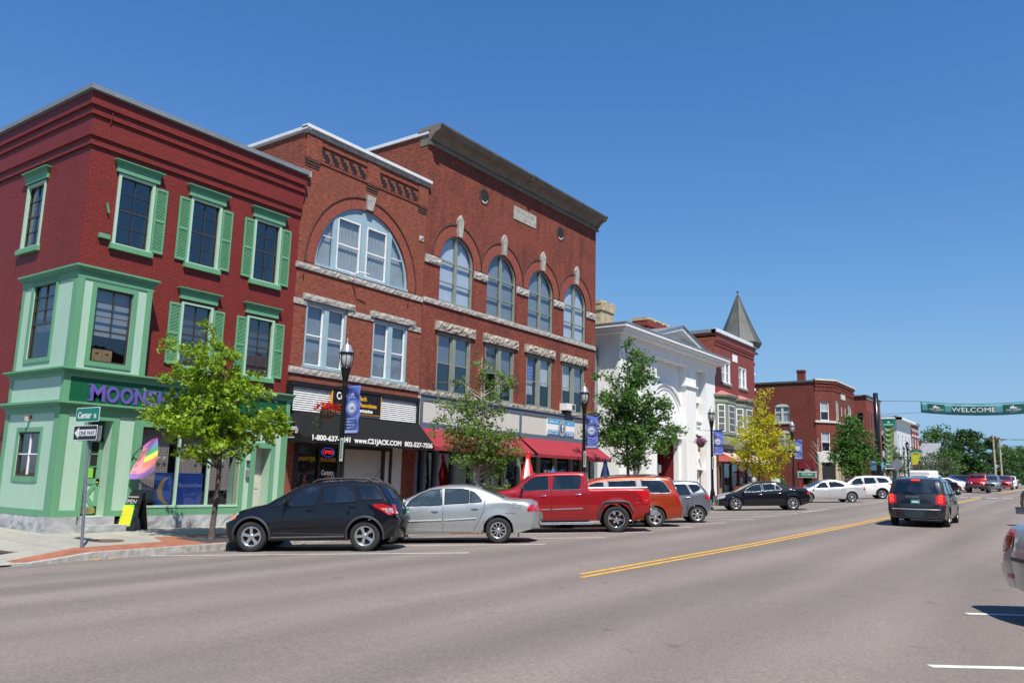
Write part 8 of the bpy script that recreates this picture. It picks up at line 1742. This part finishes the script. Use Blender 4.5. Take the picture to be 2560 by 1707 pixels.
# far signs: back of a stop sign, street plate, one way
def signpost(name, label, x, y, h, build):
    z = prof(y); t = thing(name, label, 'road sign', (x, y, z)); g = MB(); g.box(-.04, .04, -.04, .04, 0, h, MT['steel']); g.build('post', t); build(t); return t
def stopb(t):
    g = MB(); F = Fr((0, -.06, 0), (1, 0, 0), (0, -1, 0)); F.prism(g, [(0, 2.0), (.62, 2.62), (0, 3.24), (-.62, 2.62)], 0, .02, MT['steel']); g.build('plate', t)
signpost('warning_sign', 'grey back of a diamond shaped road sign before the white clapboard building', -15.2, 84, 3.0, stopb)
def owb(t):
    F = Fr((0, -.06, 0), (1, 0, 0), (0, -1, 0)); g = MB(); F.box(g, -.75, .55, 2.55, 2.85, 0, .02, MT['signgreen']); F.box(g, -.75, .6, 2.12, 2.42, 0, .02, MT['black']); F.prism(g, [(-.7, 2.27), (-.5, 2.38), (-.5, 2.32), (.5, 2.32), (.5, 2.22), (-.5, 2.22), (-.5, 2.16)], .02, .03, MT['white']); g.build('plate', t)
    g = MB(); F.box(g, -.5, .3, 2.66, 2.74, .02, .03, MT['white_t']); g.build('lettering', t)
signpost('street_name_sign', 'green street name plate above a black one way plate beyond the tall mast', -17.2, 92, 2.9, owb)
# utility poles and wires
for i, (x, y, lb) in enumerate(((-16.7, 194, 'tall wooden utility pole, nearest and leftmost of the far ones'), (-16.1, 200, 'tall wooden utility pole just right of the nearest far one, with two crossarms'), (-17.9, 241, 'grey utility pole among the far trees'), (-19.4, 278, 'far utility pole carrying a street light arm'), (-18.7, 286, 'smallest and farthest utility pole'))):
    t = thing('utility_pole', lb, 'utility pole', (x, y, prof(y) - .1), 0, 'wooden utility poles beyond the crossing'); g = MB(); g.tube([(0, 0, 0), (0, 0, 10)], [.24, .15], MT['gold_cap'], 8); g.build('pole', t)
    g = MB(); g.box(-1.3, 1.3, -.08, .08, 9.3, 9.5, MT['wood']); g.box(-1.0, 1.0, -.08, .08, 7.6, 7.75, MT['wood']) if i == 1 else None; g.build('crossarm', t)
    if i in (0, 3): g = MB(); g.tube([(0, 0, 9.2), (-1.2, 0, 9.5), (-2.2, 0, 9.5)], .05, MT['steel'], 6); g.box(-2.7, -2.1, -.15, .15, 9.42, 9.55, MT['steel']); g.build('street_light_arm', t)
def wire(a, b, sag, label, r=.03):
    a, b = Vector(a), Vector(b); g = MB(); g.tube([a.lerp(b, k / 20) - Vector((0, 0, sag * 4 * (k / 20) * (1 - k / 20))) for k in range(21)], r, MT['black'], 4); tag(g.build('overhead_wire'), label, 'wire')
z1 = prof(196)
wire((-15.4, 200, z1 + 9.4), (6, 150, 13.2), 1.0, 'upper overhead wire leaving the near utility poles to the right'); wire((-15.6, 200, z1 + 9.5), (6, 150, 12.6), 1.2, 'lower overhead wire leaving the near utility poles to the right'); wire((-15.5, 194, z1 + 9.4), (-24, 150, 9.8), .6, 'overhead wire running left to the grey roofed house'); wire((-15.9, 200, z1 + 7.7), (-18.5, 278, 13), 1.4, 'overhead wire running up the street between utility poles')
wire((-15.4, 200, z1 + 8.2), (8, 170, 11.2), 1.0, 'lowest overhead wire crossing to the right')
# tiny clutter at the far left roof edge: antenna

# shop furniture under the turret building
g = MB(); g.box(-21.3, -20.7, 57.6, 59.0, rz(-21, 58), rz(-21, 58) + .75, MT['brick_n']); tag(g.build('planter_box'), 'low red planter box beside the red brick shopfront with khaki bays', 'planter')
# ---- pedestrian behind the black saloon
def person(loc, rot):
    t = thing('person', 'person in a pale mint sleeveless top walking on the pavement behind the black saloon', 'person', loc, rot)
    J = {'pel': (0, 0, .90), 'wst': (0, 0, 1.05), 'chs': (0, .0, 1.24), 'nk0': (0, 0, 1.40), 'nk': (0, .01, 1.46), 'hd': (0, .02, 1.55), 'hd2': (0, .02, 1.66),
         'shL': (-.17, 0, 1.36), 'elL': (-.23, .02, 1.10), 'wrL': (-.25, .12, .88), 'haL': (-.25, .16, .80), 'shR': (.17, 0, 1.36), 'elR': (.23, -.04, 1.10), 'wrR': (.26, .05, .87), 'haR': (.26, .08, .79),
         'hpL': (-.09, 0, .87), 'knL': (-.10, .10, .48), 'anL': (-.10, .02, .09), 'toL': (-.10, .16, .03), 'hpR': (.09, 0, .87), 'knR': (.10, .02, .48), 'anR': (.10, -.20, .13), 'toR': (.10, -.08, .03)}
    rad = {'pel': .15, 'wst': .12, 'chs': .14, 'nk0': .075, 'nk': .052, 'hd': .085, 'hd2': .075, 'shL': .058, 'elL': .040, 'wrL': .028, 'haL': .03, 'shR': .058, 'elR': .04, 'wrR': .028, 'haR': .03, 'hpL': .09, 'knL': .06, 'anL': .04, 'toL': .035, 'hpR': .09, 'knR': .06, 'anR': .04, 'toR': .035}
    E_ = [('pel', 'wst'), ('wst', 'chs'), ('chs', 'nk0'), ('nk0', 'nk'), ('nk', 'hd'), ('hd', 'hd2'), ('chs', 'shL'), ('shL', 'elL'), ('elL', 'wrL'), ('wrL', 'haL'), ('chs', 'shR'), ('shR', 'elR'), ('elR', 'wrR'), ('wrR', 'haR'), ('pel', 'hpL'), ('hpL', 'knL'), ('knL', 'anL'), ('anL', 'toL'), ('pel', 'hpR'), ('hpR', 'knR'), ('knR', 'anR'), ('anR', 'toR')]
    # fingers
    for s_, hh in (('L', Vector(J['haL'])), ('R', Vector(J['haR']))):
        for k in range(4): n_ = 'f%s%d' % (s_, k); J[n_] = tuple(hh + Vector((.0, -.03 + .02 * k, -.085 + .006 * abs(k - 1.5)))); rad[n_] = .009; J[n_ + 'm'] = tuple(hh + Vector((0, -.025 + .017 * k, -.03))); rad[n_ + 'm'] = .011; E_ += [('ha' + s_, n_ + 'm'), (n_ + 'm', n_)]
        J['t' + s_] = tuple(hh + Vector((.0, .045, -.02))); rad['t' + s_] = .011; E_.append(('ha' + s_, 't' + s_))
    keys = list(J); me = bpy.data.meshes.new('body'); me.from_pydata([J[k] for k in keys], [(keys.index(a), keys.index(b)) for a, b in E_], []); o = bpy.data.objects.new('body', me); COL.objects.link(o); o.parent = t
    m = o.modifiers.new('skin', 'SKIN'); 
    bm = bmesh.new(); bm.from_mesh(me); ly = bm.verts.layers.skin.verify(); bm.verts.ensure_lookup_table()
    for i, k in enumerate(keys): bm.verts[i][ly].radius = (rad[k], rad[k] * (.72 if k in ('chs', 'wst', 'pel') else 1)); bm.verts[i][ly].use_root = (k == 'pel')
    bm.to_mesh(me); bm.free(); s_ = o.modifiers.new('sub', 'SUBSURF'); s_.levels = 2; s_.render_levels = 2
    me.materials.append(simple('skin', (.50, .28, .19), .5, var=.05))
    g = MB(); top_ = simple('mint top', (.42, .62, .58), .8, var=.1)
    def ell(z, rx, ry, n=18, cy_=0): return [(rx * math.cos(2 * math.pi * k / n), cy_ + ry * math.sin(2 * math.pi * k / n), z) for k in range(n)]
    g.grid([ell(.86, .19, .15), ell(.98, .165, .135), ell(1.1, .165, .13), ell(1.24, .185, .14), ell(1.34, .19, .12), ell(1.40, .13, .095), ell(1.42, .085, .08)], top_, True, closed=True); g.build('top', t)
    g = MB(); tr2 = simple('dark trousers', (.03, .035, .06), .8); g.grid([ell(.92, .175, .14), ell(.80, .185, .145)], tr2, True, closed=True)
    for a, b_, c in (('hpL', 'knL', 'anL'), ('hpR', 'knR', 'anR')): g.tube([Vector(J[a]) + Vector((0, 0, .04)), J[b_], J[c]], [.115, .08, .062], tr2, 12)
    g.build('trousers', t)
    g = MB(); hair = simple('dark brown hair', (.03, .018, .012), .6, var=.3, scale=20); rows = []
    for j in range(8):
        th = math.pi * .62 * j / 7; rows.append([(.098 * math.sin(th) * math.cos(a), -.005 + .105 * math.sin(th) * math.sin(a), 1.60 + .12 * math.cos(th) - (.14 if math.sin(a) < .1 and j == 7 else 0)) for a in [2 * math.pi * k / 16 for k in range(16)]])
    g.grid(rows, hair, True, closed=True); g.build('hair', t)
    g = MB(); [g.lathe([(0, .008), (.012, .004), (.014, 0)], MT['dark_in'], (x, .112, 1.60), 8, 'y') for x in (-.033, .033)]; g.tube([(-.02, .112, 1.53), (0, .118, 1.527), (.02, .112, 1.53)], .005, MT['brick_ring'], 5); g.tube([(0, .112, 1.60), (0, .13, 1.565)], .011, me.materials[0], 6); g.build('face_features', t)
person((-19.55, 56.8, rz(-19.5, 56.8)), R_(150))
# ================================================================ trees and plants
def tree(name, label, loc, trunk_h, r0, blobs, n_leaf, size, mat, bark='bark', seed=1, shape=3, group=None, cluster=16, spread=.2, limbs=True, cat='tree', lean=(0, 0), twig=.008, tr_top=None, core=.35):
    """blobs: (dx, dy, z, rx, ry, rz) in metres from the foot"""
    rnd = random.Random(seed); t = thing(name, label, cat, loc, 0, group); g = MB(); zt = tr_top or max(b[2] + b[5] * .4 for b in blobs)
    def tp(z): return Vector((lean[0] * z / zt + .03 * math.sin(z * 1.7 + seed), lean[1] * z / zt + .03 * math.cos(z * 1.3 + seed), z))
    n = 16; g.tube([tp(zt * k / n) for k in range(n + 1)], [max(.012, r0 * (1.45 if k == 0 else 1) * (1 - k / n) ** .75 + .01) for k in range(n + 1)], MT[bark], 10)
    vol = [b[3] * b[4] * b[5] for b in blobs]; V_ = sum(v ** .8 for v in vol); pts = []
    for b, v in zip(blobs, vol):
        nb = max(2, int(n_leaf / cluster * v ** .8 / V_)); c = Vector(b[:3]); base = tp(max(trunk_h, min(zt * .95, c.z - math.hypot(c.x, c.y) * .7 - .1)))
        if limbs and math.hypot(c.x, c.y) > .15:
            mid = base.lerp(c, .5) + Vector((0, 0, -.08 * (c - base).length)); g.tube([base, mid, c], [r0 * .38, r0 * .25, r0 * .12], MT[bark], 6)
        for k in range(nb):
            while True:
                q = Vector((rnd.uniform(-1, 1), rnd.uniform(-1, 1), rnd.uniform(-1, 1)))
                if core < q.length < 1: break
            e = c + Vector((q.x * b[3], q.y * b[4], q.z * b[5])); base_tone = min(1, max(0, rnd.gauss(.45, .25)))
            if limbs and rnd.random() < .45: m_ = c.lerp(e, .5) + Vector((rnd.uniform(-.05, .05),) * 3); g.tube([c if rnd.random() < .6 else tp(max(trunk_h, min(zt * .9, e.z - .5))), m_, e], [r0 * .1 + .004, twig, twig * .5], MT[bark], 4, caps=False)
            for _ in range(cluster):
                pts.append((e + Vector((rnd.gauss(0, spread), rnd.gauss(0, spread), rnd.gauss(0, spread * .7))), min(1, max(0, base_tone + rnd.uniform(-.25, .25)))))
    g.build('trunk', t); leaves('crown', t, pts, size, mat, rnd, flat=.35, shape=shape); return t
G_ = 'young street trees on the left pavement'
def blobs_from(outline, depth=.8, seed=0, k_=1.0, sh=0):
    """outline rows: (z, left, right) extents seen across the view -> ellipsoid clumps; lateral axis lies across the view"""
    rnd = random.Random(seed); out = []
    for (z, a, b_, h) in outline:
        a = a * k_ + sh; b_ = b_ * k_ + sh; w_ = b_ - a; n = max(1, int(round(w_ / 1.0)))
        for k in range(n):
            c = a + w_ * (k + .5) / n; rx = w_ / n * .62; dd = rnd.uniform(-.5, .5) * depth * min(1, w_ / 2)
            out.append((c * .80 - dd * .6, c * .6 + dd * .8, z + rnd.uniform(-.1, .1), rx, rx * 1.1 + .12, h))
        if n > 1: out.append(((a + b_) / 2 * .8, (a + b_) / 2 * .6, z, w_ * .3, w_ * .4, h))
    return out
# 1 lime green maple before the corner shop
tree('maple_tree', 'lime green young maple in front of the moon shop window, nearest tree to the viewer', (-17.9, 12.5, rz(-17.9, 12.5)), 1.7, .065,
     blobs_from([(5.15, -.50, -.05, .28), (4.75, -1.1, -.3, .25), (4.8, .25, .65, .3), (4.45, -.6, .7, .32), (4.05, -.95, 1.05, .36), (3.65, -.7, 1.45, .34), (3.2, -1.55, 1.85, .34), (2.85, -1.75, 1.95, .30), (2.5, -.9, 1.6, .26), (2.15, -.4, 1.2, .24), (1.95, -.05, .5, .2)], seed=3, depth=1.3, k_=.93, sh=-.42), 8600, .12, 'leaf_lime', seed=11, group=G_, cluster=24, spread=.095, tr_top=5.0)
# 2 birch like tree in front of the maroon awning
tree('birch_tree', 'slender birch with small mid green leaves in front of the maroon awning', (-17.9, 23.2, rz(-17.9, 23.2)), 1.4, .06,
     blobs_from([(5.6, -.25, .3, .42), (5.1, -.3, .35, .3), (4.95, .3, 1.25, .42), (5.0, -1.1, -.55, .22), (4.5, -.5, .8, .35), (4.25, -1.6, -.5, .3), (3.9, -1.1, .9, .35), (3.3, -1.9, .9, .35), (3.2, .5, 1.3, .25), (2.85, -1.6, 1.7, .36), (2.4, -1.3, 1.6, .34), (2.05, -1.0, 1.5, .28), (1.7, -.5, .9, .2), (1.25, .5, 1.5, .16), (1.0, .9, 1.5, .16)], seed=5, depth=1.1, k_=.92), 10500, .095, 'leaf_birch', bark='bark_lt', seed=21, group=G_, cluster=22, spread=.10, shape=4, tr_top=5.9)
# 3 maple before the white building
tree('maple_tree', 'mid green maple in front of the white temple fronted building', (-17.9, 34.6, rz(-17.9, 34.6)), 1.9, .075,
     blobs_from([(7.75, -.1, .75, .5), (7.1, -.3, 1.2, .42), (6.5, -.4, 1.9, .42), (6.35, -1.9, -.9, .35), (5.9, -.9, 1.1, .45), (5.3, -1.8, 1.3, .5), (4.7, -1.6, 2.1, .5), (4.9, 1.0, 2.7, .4), (4.05, -2.3, 2.8, .5), (3.5, -2.6, 2.6, .42), (3.9, 2.2, 3.4, .35), (2.9, -1.5, 2.2, .4), (2.3, -.8, 1.4, .3)], seed=8, depth=1.4, k_=.80), 10500, .15, 'leaf_maple', seed=31, group=G_, cluster=24, spread=.15, tr_top=7.4)
# 4 golden locust
tree('locust_tree', 'golden yellow leaved tree in front of the khaki bay windows', (-17.9, 53.0, rz(-17.9, 53.0)), 1.9, .08,
     blobs_from([(7.2, .5, 1.5, .38), (6.7, -.3, .9, .35), (6.1, .1, 1.1, .38), (5.5, -.6, 1.5, .4), (5.0, -1.4, 2.1, .42), (4.4, -2.2, 1.6, .42), (3.9, -2.9, 2.6, .45), (3.3, -2.4, 3.3, .42), (2.8, -3.0, 2.8, .4), (2.2, -2.1, 2.6, .36), (1.75, -.8, 1.9, .28)], seed=12, depth=1.5, k_=.66), 5200, .155, 'leaf_gold', seed=41, group=G_, cluster=22, spread=.16, tr_top=6.9)
# 5 dense green tree before the city hall
tree('maple_tree', 'dense rounded green tree in front of the city hall entrance', (-17.9, 78.7, rz(-17.9, 78.7)), 1.9, .11,
     blobs_from([(6.7, -.6, 1.6, .5), (6.0, -1.6, 2.4, .6), (5.2, -2.5, 3.0, .65), (4.4, -3.2, 3.4, .65), (3.6, -3.4, 4.1, .65), (2.9, -3.8, 4.0, .6), (2.2, -2.8, 3.3, .5), (1.7, -1.2, 1.9, .35)], seed=15, depth=1.5, k_=.54), 7500, .22, 'leaf_maple', seed=51, group=G_, cluster=20, spread=.22, core=.2)
# bare sapling
t = thing('bare_tree', 'thin leafless tree in front of the splayed corner of the city hall', 'tree', (-18.6, 69.8, rz(-18.6, 69.8)), 0, G_); g = MB(); rnd = random.Random(5)
g.tube([(0, 0, 0), (.05, 0, 2.2), (-.05, .05, 4.6)], [.06, .04, .01], MT['bark_lt'], 6)
for k in range(18): z = 1.2 + k * .18; a = rnd.uniform(0, 6.28); l = (5 - z) * .28 + .2; g.tube([(0, 0, z), (l * .5 * math.cos(a), l * .5 * math.sin(a), z + l * .6), (l * math.cos(a), l * math.sin(a), z + l * 1.1)], [.02, .012, .004], MT['bark_lt'], 4)
g.build('branches', t)
# further young trees
for i, (x, y, h, w_, lb) in enumerate(((-18.2, 99, 4.6, 1.6, 'small grey green street tree before the white clapboard building'), (-18.2, 112, 4.6, 2.6, 'grey green street tree right of the pennant lamp post'), (-18.2, 124, 3.8, 2.6, 'low grey green street tree before the grey roofed house'), (-18.0, 136, 4.4, 3.0, 'grey green street tree just left of the big dark trees'))):
    tree('young_tree', lb, (x, y, prof(y)), 1.3, .07, blobs_from([(h - .3, -w_ * .3, w_ * .3, .5), (h * .75, -w_ * .5, w_ * .5, .6), (h * .5, -w_ * .6, w_ * .6, .6), (h * .35, -w_ * .4, w_ * .5, .4)], seed=i, depth=1.5), 1600, .22, 'leaf_grey', seed=60 + i, group=G_, shape=4, cluster=10, spread=.25)
# ---- far trees
def bigtree(x, y, h, w_, mat, lb, seed, n=5200, size=.42, base=.12):
    rnd = random.Random(seed); bl = []
    for k in range(30):
        v = rnd.uniform(base, .93); rr = w_ * math.sin(math.pi * min(.96, (v * .72 + .22))) * rnd.uniform(.35, .95); a = rnd.uniform(0, 6.28); s_ = w_ * rnd.uniform(.22, .36); bl.append((rr * math.cos(a), rr * math.sin(a), h * v, s_, s_, s_ * .72))
    tree('tree', lb, (x, y, prof(y) - .2), h * .15, .35, bl, n, size, mat, seed=seed, group='big trees beyond the shops', shape=4, cluster=14, spread=w_ * .075, limbs=True, twig=.02, core=.45)
bigtree(-25.6, 182, 12.3, 5.6, 'leaf_mid', 'broad bright green tree rising behind the grey roofed house', 101, 6500)
bigtree(-18.7, 172, 10.4, 4.0, 'leaf_dk', 'dark green tree in the middle of the far tree row', 102, 6500)
bigtree(-18.4, 212, 10.8, 4.0, 'leaf_dk', 'tall dark tree just left of the nearest utility poles', 103, 6500)
bigtree(-17.6, 160, 5.6, 2.7, 'leaf_dk', 'lower dark tree directly behind the red off road vehicle', 104, 5000)
bigtree(-20.5, 152, 6.0, 3.4, 'leaf_mid', 'lower mid green tree right of the grey roofed house', 105, 4500, .34)
bigtree(-17.0, 226, 9.5, 4.0, 'leaf_mid', 'tree behind the two nearest utility poles', 106, 4500)
bigtree(-15.6, 250, 8.0, 4.5, 'leaf_mid', 'rounded tree right of the nearest utility poles', 107, 4500)
bigtree(-14.8, 262, 10.5, 4.8, 'leaf_mid', 'tree beyond the second pair of utility poles', 108, 4500)
bigtree(-16.2, 292, 10.5, 5.0, 'leaf_dk', 'farthest dark tree towards the right edge', 109, 4000)
bigtree(-9.0, 300, 7.0, 5.0, 'leaf_mid', 'low tree closing the street at the right edge', 110, 4000, .5)
bigtree(-13.0, 330, 9.0, 6.0, 'leaf_dk', 'dark tree far beyond the end of the street', 111, 4000, .5)
bigtree(-3.0, 330, 7.5, 7.0, 'leaf_mid', 'wide tree at the end of the street on the right', 112, 4500, .55)
bigtree(-34, 205, 10, 6, 'leaf_mid', 'tree mostly hidden behind the narrow red brick building', 113, 3500)
bigtree(8, 300, 9, 7, 'leaf_mid', 'tree beyond the right edge of the frame', 114, 3500, .5)
# hedge and bushes
def bush(x, y, w_, h, mat, lb, seed, n=900, size=.14, cat='bush', z=None):
    rnd = random.Random(seed); t = thing('bush', lb, cat, (x, y, z if z is not None else rz(x, y)), 0); pts = []
    for _ in range(n): a = rnd.uniform(0, 6.28); r = w_ * rnd.random() ** .6; pts.append((Vector((r * math.cos(a), r * math.sin(a), h * rnd.uniform(.05, 1) * math.sqrt(max(.05, 1 - (r / w_) ** 2)))), rnd.random()))
    leaves('foliage', t, pts, size, mat, rnd, shape=4)
    g = MB(); [g.tube([(0, 0, 0), (w_ * .5 * math.cos(a), w_ * .5 * math.sin(a), h * .6)], .02, MT['bark'], 4) for a in (0, 1.3, 2.6, 3.9, 5.2)]; g.build('stem', t)
bush(-25.6, 81, 1.0, 1.35, 'leaf_mid', 'bright green rounded bush on the lawn against the city hall wall', 1, 1300, .17); bush(-27.3, 80, 1.1, .9, 'leaf_dk', 'dark low bush left of the bright green one on the lawn', 2, 900, .16); bush(-22.8, 84, .9, .9, 'leaf_dk', 'small dark shrub behind the city hall sign', 3); bush(-21.4, 59.0, .5, 1.1, 'leaf_mid', 'leafy plants in front of the red shop window', 4, 500, .12); bush(-21.2, 61.5, .6, .9, 'leaf_grey', 'pale leafy plants below the striped awning', 5, 500, .12); bush(-21.5, 71, .8, .5, 'leaf_mid', 'low plants at the foot of the city hall sign', 6, 500, .12)
t = thing('window_plant', 'spiky potted plant inside the small side window of the corner shop', 'plant', (-23.0, 10.55, 1.45)); rnd = random.Random(3); g = MB()
for k in range(16): a = rnd.uniform(0, 6.28); l = rnd.uniform(.2, .42); g.faces([(0, .05, 0), (l * .5 * math.cos(a), .1, l * .9), (l * math.cos(a), .1, l * .7), (l * .5 * math.cos(a) + .02, .08, l * .75)], [(0, 1, 2, 3)], MT['lime'])
g.build('foliage', t, fix=False)
g = MB(); g.lathe([(0, 0), (.1, 0), (.13, .18)], MT['purple'], (-22.72, 10.52, 1.45), 14); tag(g.build('purple_pot'), 'purple pot inside the small side window of the corner shop', 'pot')
